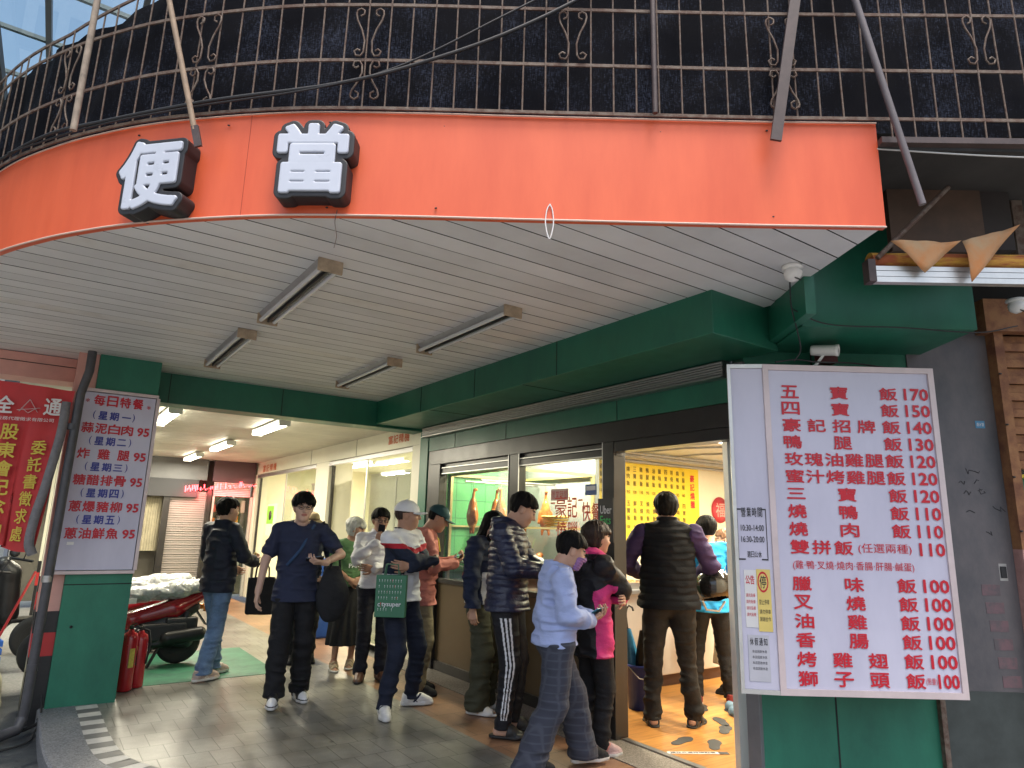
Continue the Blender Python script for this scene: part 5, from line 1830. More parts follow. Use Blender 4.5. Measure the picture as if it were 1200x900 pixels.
MB().prism(poly2[::-1], 3.44, 4.10).build("upper_wall", mat("dark_upper_wall", (.02, .02, .022), .9), BS, MBs)
rb = MB(); rs = offset_curve(ext, .05)
for a, b in zip(rs[:2], rs[1:2]): rb.bar((a.x, a.y, 3.335), (b.x, b.y, 3.335), .04, .03)
rb.build("edge_beam", M_brownpost, BS, MBs)
dprism("boards", mat("brown_boards", (.085, .05, .032), .7, var=.3, vscale=4), BS, .56, 1.06, -.90, -.86, 3.0, 3.36)
dprism("boards", mat("dark_boards", (.03, .024, .022), .8, var=.3, vscale=4), BS, 1.062, 1.22, -.89, -.85, 3.02, 3.36)
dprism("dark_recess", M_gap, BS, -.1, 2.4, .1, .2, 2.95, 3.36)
dprism("back_post", M_rust, BS, 1.30, 1.36, -.8, -.74, 2.9, 3.36)

# struts and posts in front of the grille
def strut(name, a, b, w, m, label, flat=False):
    c = (Vector(a) + Vector(b)) / 2
    r = MB()
    if flat: r.bar(Vector(a) - c, Vector(b) - c, w, .014, up=(.588, .809, 0))
    else: r.tube([Vector(a) - c, Vector(b) - c], w / 2, 8)
    o = r.build(name, m); o.location = c
    return tag(o, label, "strut")


strut("stay_bar", (.06, 3.41, 4.5), (.355, 3.19, 3.30), .028, mat("tan_rust", (.26, .19, .13), .7, var=.3, vscale=12), "slanting tan iron stay above the left letter")
strut("clamp_plate", (.352, 3.185, 3.32), (.378, 3.17, 3.215), .034, M_brownpost, "short dark clamp at the foot of the slanting tan stay", True)
strut("hanger_bar", (2.76, 1.455, 4.6), (2.557, 1.585, 3.287), .05, M_brownpost, "broad dark brown hanger bar overlapping the right part of the orange fascia", True)
strut("leaning_pole", (2.83, 1.40, 4.6), (3.075, 1.21, 2.975), .032, mat("grey_purple_pole", (.13, .115, .12), .5, var=.2), "leaning grey pole at the right end of the orange fascia")
strut("grille_post", (2.13, 1.93, 4.15), (2.13, 1.93, 3.44), .026, M_brownpost, "upright brown post of the grille right of the middle")
strut("grille_post", (-.115, 3.545, 4.15), (-.115, 3.545, 3.30), .03, mat("pale_rust", (.27, .22, .17), .75, var=.35, vscale=18), "upright pale rusty post of the grille near the glass roof")
strut("brace", (3.66, 1.31, 3.30), (3.34, 1.55, 2.90), .026, M_rust, "slanting rusty brace below the balcony at the right")


def cable(name, pts, r, m, label, cat="cable", kn=8):
    P = [Vector(p) for p in pts]
    P = [P[0] * 2 - P[1]] + P + [P[-1] * 2 - P[-2]]
    out = []
    for i in range(1, len(P) - 2):
        for k in range(kn):
            t = k / kn; a, b, c, d = P[i - 1:i + 3]
            out.append(0.5 * ((2 * b) + (c - a) * t + (2 * a - 5 * b + 4 * c - d) * t * t + (-a + 3 * b - 3 * c + d) * t ** 3))
    out.append(P[-2])
    o = MB().tube(out, r, 6).build(name, m)
    return tag(o, label, cat)


def gp_(s, z, off=.085):
    p, t, n_ = at_s(max(s, 0), off)
    return (p.x, p.y, z)


cable("cable", [gp_(5.2, 3.50), gp_(4.3, 3.48), gp_(3.8, 3.47), gp_(3.2, 3.50), gp_(2.6, 3.56), gp_(2.2, 3.68), gp_(1.75, 3.88), gp_(1.3, 4.16), gp_(.9, 4.5)], .009, M_dark, "thick black cable rising across the grille from left to right")
cable("cable", [gp_(4.6, 3.47), gp_(3.9, 3.455), gp_(3.3, 3.475), gp_(2.7, 3.535), gp_(2.3, 3.66), gp_(1.85, 3.93), gp_(1.45, 4.2), gp_(1.2, 4.5)], .005, M_dark, "thin black cable running above the thick one across the grille")
cable("wire", [(3.03, 1.36, 3.31), (3.5, 1.0, 3.27), (4.2, .5, 3.26)], .004, mat("pale_wire", (.5, .5, .48), .5), "pale wire running right from the orange fascia end", "wire")
p, t, n_ = at_s(1.56, .036)
cable("cord", [(p.x, p.y, 2.985), (p.x - .012, p.y + .008, 2.95), (p.x - .016, p.y + .01, 2.88), (p.x, p.y, 2.81), (p.x + .014, p.y - .01, 2.88), (p.x + .010, p.y - .008, 2.95), (p.x, p.y, 2.985)], .003, M_paper, "white cord loop hanging from the middle of the orange fascia", "cord")
p, t, n_ = at_s(2.55, .036)
cable("string", [(p.x, p.y, 2.93), (p.x - .005, p.y + .003, 2.87), (p.x + .006, p.y - .003, 2.80), (p.x, p.y, 2.74)], .0018, M_rust, "thin string hanging below the boxy letter", "string")

# cameras, wires, awning at the right end
def dome_cam(loc, label):
    r = empty("dome_camera", loc, 0, label, "security camera", "security cameras by the right end of the canopy")
    MB().lathe([(0, .0), (.052, 0), (.055, -.012), (.046, -.02), (0, -.02)], (0, 0, 0), 20).build("mount", M_whitemetal, r)
    Mt = Matrix.Translation((0, 0, -.045)) @ Matrix.Rotation(R(35), 4, 'X')
    MB().lathe([(0, -.045), (.022, -.042), (.042, -.02), (.046, .005), (.04, .03), (.02, .042), (0, .045)], (0, 0, 0), 20, M=Mt).build("camera_ball", M_whitemetal, r)
    MB().lathe([(0, -.004), (.022, -.004), (.022, .002), (0, .004)], (0, -.026, -.078), 14, M=Matrix.Rotation(R(35), 4, 'X')).build("lens", M_dark, r)
    return r


dome_cam((3.14, 1.90, 2.918), "white ball camera under the right end of the canopy ceiling")
dome_cam((4.83, 1.44, 2.98), "white ball camera in front of the rusty lintel at the right edge")
bc = empty("bullet_camera", (3.86, 2.17, 2.63), 0, "white bullet shaped camera above the price board", "security camera", "security cameras by the right end of the canopy")
Mt = Matrix.Rotation(R(-70), 4, 'Z') @ Matrix.Rotation(R(97), 4, 'Y')
MB().lathe([(0, -.07), (.03, -.068), (.034, -.055), (.034, .07), (.037, .075), (.037, .09), (.030, .092), (.028, .08), (0, .08)], (0, 0, 0), 20, M=Mt).build("camera_body", M_whitemetal, bc)
MB().lathe([(0, .081), (.024, .081), (.02, .086), (0, .088)], (0, 0, 0), 16, M=Mt).build("lens", M_dark, bc)
MB().tube([(0, 0, -.03), (-.02, .03, -.08), (-.02, .06, -.10)], .009, 8).build("bracket", M_whitemetal, bc)
ab = empty("alarm_box", (4.03, 2.27, 2.64), R(-36), "dark red box on the green wall above the price board", "box")
MB().bbox(-.055, .055, -.09, .0, -.06, .06, .006).build("box_body", mat("dark_red_box", (.10, .012, .015), .5), ab)
MB().box(-.05, .05, -.092, -.0905, .045, .05).build("lid_line", M_gap, ab)
cable("cable", [(3.16, 1.93, 2.87), (3.30, 2.02, 2.80), (3.36, 2.05, 2.74), (3.60, 2.16, 2.60), (3.62, 2.22, 2.53)], .004, M_dark, "black camera cable drooping from the ball camera to the price board")
cable("cable", [(3.36, 2.05, 2.76), (3.55, 1.95, 2.685), (3.9, 1.72, 2.68), (4.25, 1.47, 2.66), (4.5, 1.35, 2.72)], .004, M_dark, "black cable pinned along the green overhang")
cable("cable", [(3.55, 2.30, 2.53), (3.7, 2.25, 2.56), (3.78, 2.16, 2.54), (4.0, 2.06, 2.55), (4.2, 1.95, 2.53)], .005, M_dark, "loose black cable lying on top of the price board")
AW = empty("rolled_awning", (3.7, 1.33, 2.82), 0, "rolled yellow and orange awning on aluminium bar at the right edge", "awning")
ax0 = Vector((3.335, 1.575, 0)); ax1 = ax0 + wd * 2.0
MA = Matrix.Translation((-3.7, -1.33, -2.82))
mb = MB()
for z, h_, d_ in ((2.785, .028, .04), (2.815, .028, .044), (2.845, .024, .04)):
    mb.bar((ax0.x, ax0.y, z), (ax1.x, ax1.y, z), d_, h_)
mb.build("bar", M_alu, AW, MA)
mb = MB().bar((ax0.x - .03, ax0.y + .022, 2.83), (ax0.x + .0, ax0.y - .0, 2.83), .06, .12); mb.build("bracket", M_brownpost, AW, MA)
MB().tube([(ax0.x + .03, ax0.y + .03, 2.905), (ax1.x, ax1.y + .03, 2.905)], .046, 14).build("fabric_roll", mat("faded_orange_awning", (.34, .09, .03), .8, col2=(.62, .36, .05), c2lo=.42, c2hi=.55, vscale=2.2, stretch=(1, 1, 6)), AW, MA)
M_penn = mat("faded_pennant", (.44, .30, .17), .85, col2=(.52, .22, .08), c2lo=.4, c2hi=.7, vscale=6)
for i, (a, b, c, lab) in enumerate((((3.368, 1.520, 2.968), (3.648, 1.312, 2.972), (3.504, 1.432, 2.804), "faded triangular pennant hanging on the left of the awning bar"),
                                    ((3.660, 1.308, 2.972), (3.904, 1.136, 3.068), (3.680, 1.296, 2.756), "faded triangular pennant stretched on the right of the awning bar"))):
    a, b, c = Vector(a) - wn_ * .05, Vector(b) - wn_ * .05, Vector(c) - wn_ * .045
    ctr = (a + b + c) / 3
    vs = []; fs = []; N = 8; idx = {}
    for j in range(N + 1):
        for k2 in range(N + 1 - j):
            u_, v_ = j / N, k2 / N
            pnt = a + (b - a) * u_ + (c - a) * v_ - wn_ * (.012 * math.sin(math.pi * u_ * 2 + v_ * 2) + .008 * math.sin(u_ * 14 + v_ * 5))
            idx[(j, k2)] = len(vs); vs.append(pnt - ctr)
    for j in range(N):
        for k2 in range(N - j):
            fs.append((idx[(j, k2)], idx[(j + 1, k2)], idx[(j, k2 + 1)]))
            if (j + 1, k2 + 1) in idx and j + k2 < N - 1: fs.append((idx[(j + 1, k2)], idx[(j + 1, k2 + 1)], idx[(j, k2 + 1)]))
    o = MB().add(vs, fs, 0, True).build("pennant", M_penn); o.location = ctr
    sol = o.modifiers.new("thickness", 'SOLIDIFY'); sol.thickness = .003
    tag(o, lab, "pennant", "pennants on the awning bar")

# ------------------------------------------------------------------ glass roof over the street
GRf = empty("glass_roof", (-2, 11, 7), 0, "steel framed glass roof high over the side street in the top left corner", "roof")
mb = MB(); mp_ = MB()
rise = .0
for i in range(11):
    x = -7 + i * .9
    mb.bar((x, 3, 0 - 7 + 6.6 + .0), (x, 22, -7 + 8.6), .06, .1)
for j in range(16):
    y = 3 + j * 1.27; z = 6.6 - 7 + (y - 3) / 19 * 2.0 + .06
    mb.bar((-7, y - 0, z), (2, y, z), .05, .05)
mb.v = [(v[0] + 2, v[1] - 11, v[2]) for v in mb.v]
mb.build("steel_frame", mat("grey_roof_steel", (.16, .18, .19), .5, metal=.3), GRf)
mb = MB()
for a, b in (((-7, 6.2), (2.4, 6.2)), ((-7, 12), (2.4, 12)), ((-1.2, 3), (-1.2, 22))):
    mb.bar((a[0] + 2, a[1] - 11, -.55), (b[0] + 2, b[1] - 11, -.55 if a[0] != b[0] else .9), .14, .18)
mb.build("roof_truss", mat("dark_truss", (.05, .05, .05), .6), GRf)
mb = MB().add([(-5, -8, -.37), (4, -8, -.37), (4, 11, 1.63), (-5, 11, 1.63)], [(0, 1, 2, 3)])
mb.build("roof_glass", glass_mat("green_roof_glass", (.80, .95, .93), .06), GRf)
# far buildings along the side street
for k, (x0, x1, y0, y1, h_, col, lab) in enumerate(((-3.2, -.6, 24, 30, 9, (.30, .30, .30), "grey apartment block at the end of the side street"), (-9, -5.0, 6, 40, 8, (.32, .29, .26), "long beige building along the left of the side street"))):
    fb = empty("street_building", ((x0 + x1) / 2, (y0 + y1) / 2, 0), 0, lab, "building", "buildings on the side street")
    hx, hy = (x1 - x0) / 2, (y1 - y0) / 2
    MB().box(-hx, hx, -hy, hy, -.12, h_).build("wall", mat("render_%d" % k, col, .8, var=.15), fb)
    for fz in (0.2, 3.2, 6.0):
        for q in range(3):
            if k == 0: MB().box(-hx + .3 + q * .8, -hx + .8 + q * .8, -hy - .02, -hy + .05, fz + .8, fz + 2.2).build("window", mat("dark_window", (.04, .05, .06), .15), fb)

# ------------------------------------------------------------------ banner, drain pipe and clutter on the left
BN = empty("banner", (-.17, 6.55, 1.9), 0, "red cloth banner with white and yellow characters hanging beside the drain pipe", "banner")
b0 = Vector((-.46, 6.70, 0)); b1 = Vector((.125, 6.49, 0)); bu = (b1 - b0).normalized(); bl = (b1 - b0).length; bn = Vector((bu.y, -bu.x, 0))
vs = []; fs = []; NX, NZ = 26, 20
taper = lambda v: .10 * (1 - v)
for i in range(NX + 1):
    for j in range(NZ + 1):
        u_ = i / NX; v_ = j / NZ
        wv = .012 * math.sin(u_ * 9 + v_ * 3) + .01 * math.sin(u_ * 17 + 1 - v_ * 5) + .05 * max(0, u_ - .8) * 2
        p = b0 + bu * (bl * (u_ - .0) - (taper(v_) if u_ > .5 else 0) * u_) + bn * wv
        vs.append((p.x + .17, p.y - 6.55, 1.235 + v_ * 1.28 + .02 * math.sin(u_ * 6) * (1 - v_) + .06 * (1 - u_) - 1.9))
for i in range(NX):
    for j in range(NZ): fs.append((i * (NZ + 1) + j, (i + 1) * (NZ + 1) + j, (i + 1) * (NZ + 1) + j + 1, i * (NZ + 1) + j + 1))
o = MB().add(vs, fs, 0, True).build("cloth", mat("red_banner_cloth", (.46, .03, .03), .7, var=.1, vscale=5, bump=.2, bscale=14), BN)
Mb = plane_frame((b0.x + .17, b0.y - 6.55, -1.9), bu)
M_yel = mat("yellow_banner_print", (.55, .42, .05), .7)
cols = []
for i, c in enumerate("股東會紀念品"): cols.append((c, .155, 2.09 - i * .145, .125, .125, .035))
cols2 = []
for i, c in enumerate("委託書徵求處"): cols2.append((c, .385 - .012 * i * .6, 1.98 - i * .135, .105 - .006 * i, .115, .03))
write("yellow_print", cols + cols2, Mb, M_yel, BN, .032)
write("white_print", [("全", .085, 2.30, .13, .14, .04), ("通", .425, 2.30, .125, .14, .04), ("股務代理徵求有限公司", .11, 2.245, .40, .03, .008)], Mb, mat("white_banner_print", (.62, .58, .55), .7), BN, .034)
mb = MB()
for a, b in (((.20, 2.32), (.265, 2.42)), ((.265, 2.42), (.33, 2.32)), ((.185, 2.33), (.345, 2.355)), ((.215, 2.35), (.265, 2.31)), ((.265, 2.31), (.315, 2.35))):
    mb.bar(Mb @ Vector((a[0] + .055, a[1], .034)), Mb @ Vector((b[0] + .055, b[1], .034)), .012, .002)
mb.build("emblem", mat("white_emblem", (.6, .5, .48), .7), BN)
o = cable("grey_sheath", [(.075, 6.50, 2.42), (.07, 6.49, 2.15), (.03, 6.49, 1.75), (-.005, 6.49, 1.5), (-.015, 6.49, 1.30), (.02, 6.50, 1.21)], .038, mat("grey_cloth_sheath", (.17, .165, .17), .8, var=.2, vscale=20, bump=.3, bscale=60), "limp grey cloth sheath along the right edge of the banner", "cloth sheath")
DP = empty("drain_pipe", (.16, 6.5, 0), 0, "grey drain pipe running down beside the pink pillar to the street", "drain pipe")
M_pipe = mat("grey_pvc", (.06, .06, .068), .45, var=.25, vscale=12)
MB().tube([(.035, -.02, 2.87), (.035, -.02, 2.70), (-.0, .0, 2.5), (-.02, .0, .1), (-.03, 0, -.02)], .034, 14).build("pipe", M_pipe, DP)
MB().tube([(-.03, 0, .02), (-.05, -.03, -.05), (-.2, -.12, -.075), (-.9, -.35, -.075)], .040, 14).build("elbow", M_pipe, DP)
for z in (.35, 1.0, 2.2): MB().tube([(-.018, 0, z), (-.0185, 0, z + .05)], .038, 14).build("collar", M_steel if z == 1.0 else M_pipe, DP)
for i, (pts, lab) in enumerate((([(.25, 6.66, -.09), (.24, 6.6, -.02), (.2, 6.55, -.06), (-.2, 6.3, -.10), (-.7, 6.25, -.1)], "black hose on the ground by the foot of the pillar"), ([(.24, 6.74, .12), (.25, 6.65, -.02), (.22, 6.5, -.09), (.1, 6.2, -.1), (-.6, 6.0, -.1)], "thin black cable looping down from the pink pillar base"))):
    cable("hose", pts, .014 if i == 0 else .008, M_rubber, lab, "hose")
cable("red_rope", [(.07, 7.7, 1.0), (-.02, 7.5, .75), (-.16, 7.3, .38), (-.35, 7.2, .05)], .012, mat("red_rope", (.5, .03, .03), .7), "red rope stretched down from behind the banner", "rope")
cr = empty("plastic_crate", (-.42, 9.2, 0), R(10), "blue plastic crate among the scooters at the left edge", "crate")
mb = MB()
for z in (.0, .08, .16): mb.bbox(-.3, .3, -.2, -.18, z, z + .06, .004).bbox(-.3, .3, .18, .2, z, z + .06, .004).bbox(-.3, -.28, -.18, .18, z, z + .06, .004).bbox(.28, .3, -.18, .18, z, z + .06, .004)
mb.box(-.29, .29, -.19, .19, -.01, .005)
mb.build("crate_body", mat("blue_crate", (.02, .10, .42), .45), cr)
sk = empty("tarp_heap", (-.45, 8.2, -.12), 0, "heap of grey green tarpaulin on the ground at the left edge", "tarpaulin")


def tarpf(P):
    d = union(P, [ell(A3(0, 0, 0), (.45, 1.1, .34), .1), ell(A3(.1, -.7, .0), (.35, .6, .22), .1), ell(A3(-.2, .6, .1), (.3, .5, .36), .1)])
    return smax(d + .05 * np.abs(vnoise(P, (4, 2.2, 4), 3)) + .02 * np.abs(vnoise(P, (11, 6, 11), 4)), -P[:, 2], .01)


V, F = nets(tarpf, A3(-.7, -1.5, -.02), A3(.7, 1.4, .6), .022, margin=2.5)
soft_mesh("tarp_sheet", [(V, F)], mat("grey_green_tarp", (.30, .30, .22), .6, var=.3, vscale=5), sk)


# ------------------------------------------------------------------ fire extinguishers
def extinguisher(x, y, h_, rz, lab):
    r = empty("fire_extinguisher", (x, y, 0.004), rz, lab, "fire extinguisher", "fire extinguishers by the green pillar")
    MB().lathe([(0, 0), (.06, 0), (.066, .012), (.066, h_ - .06), (.055, h_ - .02), (.025, h_), (.02, h_ + .02), (0, h_ + .02)], (0, 0, 0), 22).build("cylinder", M_red, r)
    MB().bbox(-.022, .022, -.0695, -.06, .2, .36, .002).build("label_band", mat("yellow_label", (.55, .45, .08), .5, var=.3, vscale=30), r)
    MB().bbox(-.012, .012, -.02, .02, h_ + .02, h_ + .05, .003).bar((0, .02, h_ + .045), (0, -.08, h_ + .075), .018, .006).bar((0, .02, h_ + .03), (0, -.07, h_ + .025), .016, .006).build("valve", M_dark, r)
    MB().tube([(0, .015, h_ + .03), (.04, .05, h_ + .01), (.078, .03, h_ - .1), (.076, .0, .2)], .009, 8).build("hose", M_rubber, r)


extinguisher(.855, 7.16, .50, R(20), "red fire extinguisher right against the green pillar")
extinguisher(.955, 7.27, .47, R(-40), "red fire extinguisher standing behind and right of the first one")

# ================================================================== scooters
M_seatcover = mat("crumpled_clear_plastic", (.36, .37, .37), 0.16, var=.35, vscale=14, bump=.8, bscale=26, spec=.7)
M_blackplast = mat("black_scooter_plastic", (.016, .016, .017), .4, var=.2, vscale=9)
M_scred = mat("dark_red_scooter_paint", (.26, .008, .015), .22, coat=.5)
M_orangelens = mat("orange_lens", (.7, .22, .03), .25)
M_redlens = mat("red_lens", (.55, .02, .02), .25)


def scooter(label, loc, rz):
    """rear wheel at the origin, tail towards +x, front towards -x"""
    r = empty("scooter", loc, rz, label, "scooter", "scooters parked in the arcade")
    for x, nm in ((0, "rear_wheel"), (-1.25, "front_wheel")):
        Mw = Matrix.Translation((x, 0, .235)) @ Matrix.Rotation(R(90), 4, 'X')
        prof = [(.135 + .0, -.04), (.19, -.052), (.225, -.035), (.235, 0), (.225, .035), (.19, .052), (.135, .04)]
        w_ = MB().lathe(prof, (0, 0, 0), 32, M=Mw).build(nm, M_rubber, r)
        MB().lathe([(0, -.045), (.03, -.045), (.12, -.03), (.14, -.042), (.14, .042), (.12, .03), (.03, .045), (0, .045)], (0, 0, 0), 24, M=Mw).build("rim", M_dark, w_)

    def sd(name, prims, m, h=.010, fn=None, lo=None, hi=None):
        a, b = bounds(prims, .03)
        f = (lambda P: union(P, prims)) if fn is None else fn
        V, F = nets(f, a, b, h, margin=2.2)
        return soft_mesh(name, [(V, F)], m, r)
    body = [cone((-.52, 0, .50), (-.10, 0, .60), .10, .12, .05), cone((-.10, 0, .60), (.20, 0, .73), .125, .055, .05), cone((-.52, 0, .50), (-.58, 0, .34), .10, .09, .05)]

    def bf(P): return smax(union(P * A3(1, .92, 1), body) + .0, P[:, 2] - .70 - .28 * np.clip(P[:, 0] + .1, -1, 1), .02)
    sd("side_panel", body, M_scred, fn=bf)
    sd("air_filter_box", [rbox(A3(-.02, -.11, .44), A3(.17, .05, .07), .03, .02), rbox(A3(-.30, -.12, .34), A3(.14, .04, .07), .03, .02)], M_blackplast)
    sd("under_panel", [cone((-.6, 0, .36), (-.15, 0, .45), .11, .12, .04), cone((-.15, 0, .45), (.12, 0, .60), .12, .07, .05)], M_blackplast)
    sd("engine", [rbox(A3(-.20, -.05, .36), A3(.24, .12, .10), .03, .03), cone((-.12, -.09, .27), (.05, -.09, .25), .075, .08, .03), cone((-.35, 0, .3), (-.2, 0, .34), .08, .09, .03)], M_blackplast)
    sd("exhaust", [cone((-.38, -.13, .235), (-.12, -.15, .26), .03, .055, .03), cone((-.16, -.16, .30), (.17, -.16, .33), .075, .075, .02)], mat("black_exhaust", (.02, .02, .02), .35, metal=.4))
    MB().tube([(-.05, -.12, .30), (.04, -.12, .56)], .03, 10).build("shock_absorber", M_dark, r)
    seat = [cone((-.50, 0, .745), (-.05, 0, .80), .12, .135, .06), cone((-.05, 0, .80), (.25, 0, .86), .135, .085, .05)]

    def sf(P):
        d = union(P * A3(1, .95, 1.25) - A3(0, 0, .20), seat)
        return d + .016 * np.abs(vnoise(P, (9, 14, 14), 2)) + .011 * np.abs(vnoise(P + .02 * vnoise(P, (12, 12, 12), 5)[:, None], (24, 24, 24), 7))
    V, F = nets(sf, A3(-.7, -.24, .60), A3(.42, .24, .96), .009, margin=2.4)
    soft_mesh("seat_in_plastic_cover", [(V, F)], M_seatcover, r)
    MB().bbox(.12, .30, -.06, .06, .835, .865, .008).build("yellow_tape", M_yel, r)
    MB().bbox(.24, .285, -.075, .075, .66, .74, .012).build("tail_light", M_redlens, r)
    for sy in (-1, 1): MB().bbox(.20, .26, sy * .12 - .035, sy * .12 + .035, .56, .62, .012).build("indicator", M_orangelens, r)
    MB().bar((.14, 0, .58), (.27, 0, .40), .10, .012).build("mudguard", M_blackplast, r)
    MB().tube([(.10, -.09, .78), (.33, -.07, .84), (.36, 0, .845), (.33, .07, .84), (.10, .09, .78)], .013, 8).build("grab_rail", M_steel, r)
    MB().bar((-.20, -.09, .24), (-.32, -.13, .01), .03, .02).bar((-.20, .09, .24), (-.32, .13, .01), .03, .02).bar((-.32, -.13, .015), (-.32, .13, .015), .02).build("centre_stand", M_dark, r)
    MB().bbox(-1.0, -.55, -.14, .14, .26, .31, .02).build("floorboard", M_blackplast, r)
    sd("front_shield", [cone((-1.02, 0, .36), (-1.06, 0, .86), .14, .13, .05), cone((-1.06, 0, .86), (-1.14, 0, .98), .12, .09, .05)], M_scred, h=.013)
    MB().tube([(-1.12, 0, .9), (-1.24, 0, .24)], .03, 10).build("fork", M_dark, r)
    MB().tube([(-.94, -.33, 1.02), (-1.08, -.15, 1.05), (-1.08, .15, 1.05), (-.94, .33, 1.02)], .016, 8).build("handlebar", M_dark, r)
    for sy in (-1, 1):
        mi_ = MB().tube([(-1.02, sy * .26, 1.04), (-1.0, sy * .33, 1.22)], .007, 6).build("mirror", M_dark, r)
        MB().lathe([(0, -.01), (.05, -.01), (.055, 0), (.05, .012), (0, .014)], (-1.0, sy * .35, 1.26), 16, M=Matrix.Rotation(R(80), 4, 'Y')).build("mirror_head", M_blackplast, mi_)
    MB().lathe([(0, -.02), (.06, -.02), (.07, 0), (.05, .02), (0, .03)], (-1.22, 0, .88), 18, M=Matrix.Rotation(R(-80), 4, 'Y')).build("headlight", M_alu, r)
    MB().bbox(-.62, -.50, -.125, -.118, .675, .73, .004).build("paper_tag", M_paper, r)
    return r


S1 = scooter("dark red scooter with plastic covered seat parked behind the green pillar", (1.44, 8.22, .004), R(4)); S1.scale = (.95,) * 3
for loc, rz, lab in (((1.36, 9.15, .004), R(2), "second red scooter with plastic covered seat, behind the first one"), ((.78, 10.6, .004), R(20), "scooter standing farther back in the arcade beside the daily menu sign"),
                     ((-.30, 10.8, -.116), R(80), "dark scooter on the side street under the banner"), ((-.75, 11.9, -.116), R(70), "scooter farthest down the side street at the left edge")):
    c = copy_tree(S1); c.location = loc; c.rotation_euler.z = rz; tag(c, lab)
    if loc[0] < 1:
        for ch in c.children:
            for sl in ch.material_slots:
                if sl.material == M_scred: sl.link = 'OBJECT'; sl.material = M_blackplast

# ================================================================== inside the shop
CT = empty("counter", (6.2, 5.15, 0), 0, "pale serving counter with dark plinth inside the shop", "counter")
MB().bbox(-1.45, 1.6, -.30, .30, .12, .90, .01).build("counter_front", mat("pale_counter", (.58, .56, .54), .35, var=.06), CT)
MB().bbox(-1.5, 1.65, -.36, .34, .90, .945, .008).build("worktop", M_steel, CT)
MB().box(-1.43, 1.58, -.26, .28, 0.01, .12).build("plinth", mat("brown_plinth", (.08, .04, .03), .6), CT)
rr = random.Random(11)
M_foods = [mat("fried_food", (.42, .17, .05), .4, var=.4, vscale=60), mat("green_vegetables", (.09, .22, .04), .4, var=.4, vscale=60), mat("pale_tofu", (.66, .55, .35), .5, var=.2, vscale=50), mat("red_pork", (.40, .07, .03), .3, var=.4, vscale=60)]
for i in range(5):
    x = 4.95 + i * .42; y = 5.0
    tr = empty("food_tray", (x, y, .946), 0, ["steel tray of fried food at the near end of the counter", "steel tray of green vegetables on the counter", "steel tray of pale tofu in the middle of the counter", "steel tray of red roast pork on the counter", "steel tray of fried food at the far end of the counter"][i], "food tray", "food trays on the counter")
    mb = MB().bbox(-.19, .19, -.13, .13, 0, .008, .002)
    for a in ((-.19, -.184, -.13, .13), (.184, .19, -.13, .13), (-.184, .184, -.13, -.124), (-.184, .184, .124, .13)): mb.box(*a, .008, .06)
    mb.build("tray", M_steel, tr)
    fd = [ell(A3(rr.uniform(-.15, .15), rr.uniform(-.09, .09), rr.uniform(.02, .06)), (rr.uniform(.02, .04), rr.uniform(.02, .04), rr.uniform(.014, .025)), .006) for _ in range(34)]
    V, F = nets(lambda P: union(P, fd), A3(-.2, -.14, -.01), A3(.2, .14, .1), .008, margin=2)
    soft_mesh("food", [(V, F)], M_foods[i % 4], tr)

# roast display case behind the left pane
DC = empty("roast_display_case", (4.35, 6.05, 0), 0, "green tiled glass case for hanging roasts behind the left window pane", "display case")
M_gtile = bpy.data.materials.new("green_tiles"); M_gtile.use_nodes = True
_n = M_gtile.node_tree; _b = _n.nodes["Principled BSDF"]; _b.inputs["Roughness"].default_value = .25
_t = _n.nodes.new("ShaderNodeTexCoord"); _m = _n.nodes.new("ShaderNodeMapping"); _m.inputs["Rotation"].default_value = (R(90), 0, 0); _k = _n.nodes.new("ShaderNodeTexBrick")
_k.offset = 0; _k.inputs["Scale"].default_value = 1; _k.inputs["Brick Width"].default_value = .2; _k.inputs["Row Height"].default_value = .2; _k.inputs["Mortar Size"].default_value = .004
_k.inputs["Color1"].default_value = (.10, .36, .16, 1); _k.inputs["Color2"].default_value = (.13, .42, .17, 1); _k.inputs["Mortar"].default_value = (.04, .16, .08, 1)
_n.links.new(_t.outputs["Object"], _m.inputs[0]); _n.links.new(_m.outputs[0], _k.inputs["Vector"]); _n.links.new(_k.outputs[0], _b.inputs["Base Color"])
MB().box(-.54, .60, .70, .742, .0, 2.2).build("tiled_back", M_gtile, DC)
MB().box(-.54, .55, -.65, .70, .01, .90).build("cabinet", mat("dark_green_cabinet", (.03, .09, .05), .4), DC)
mb = MB().box(-.54, .55, -.65, .70, .902, .93).box(-.54, .55, -.62, .66, 1.12, 1.14)
mb.build("worktop", M_steel, DC)
mb = MB()
for x, y in ((-.5, -.62), (.52, -.62), (-.5, .66), (.52, .66)): mb.box(x, x + .03, y, y + .03, .93, 2.1)
for y in (-.62, .66): mb.box(-.47, .52, y, y + .03, 2.07, 2.1).box(-.47, .52, y, y + .03, 1.5, 1.52)
mb.box(-.5, -.47, -.59, .66, 2.07, 2.1).box(.52, .55, -.59, .66, 2.07, 2.1)
mb.build("frame", mat("brassy_frame", (.55, .48, .25), .3, metal=.5), DC)
mb = MB().tube([(-.48, .05, 2.0), (.54, .05, 2.0)], .012, 8).tube([(-.48, .38, 2.0), (.54, .38, 2.0)], .012, 8)
mb.build("hanging_rail", M_steel, DC)
MB().bbox(.56, .62, -.62, .74, 0, 2.57, .004).build("end_post", mat("grey_post", (.25, .27, .28), .4), DC)
M_duck = mat("glazed_roast_skin", (.36, .10, .025), .22, col2=(.55, .24, .06), c2lo=.4, c2hi=.7, vscale=14, bump=.25, bscale=60)
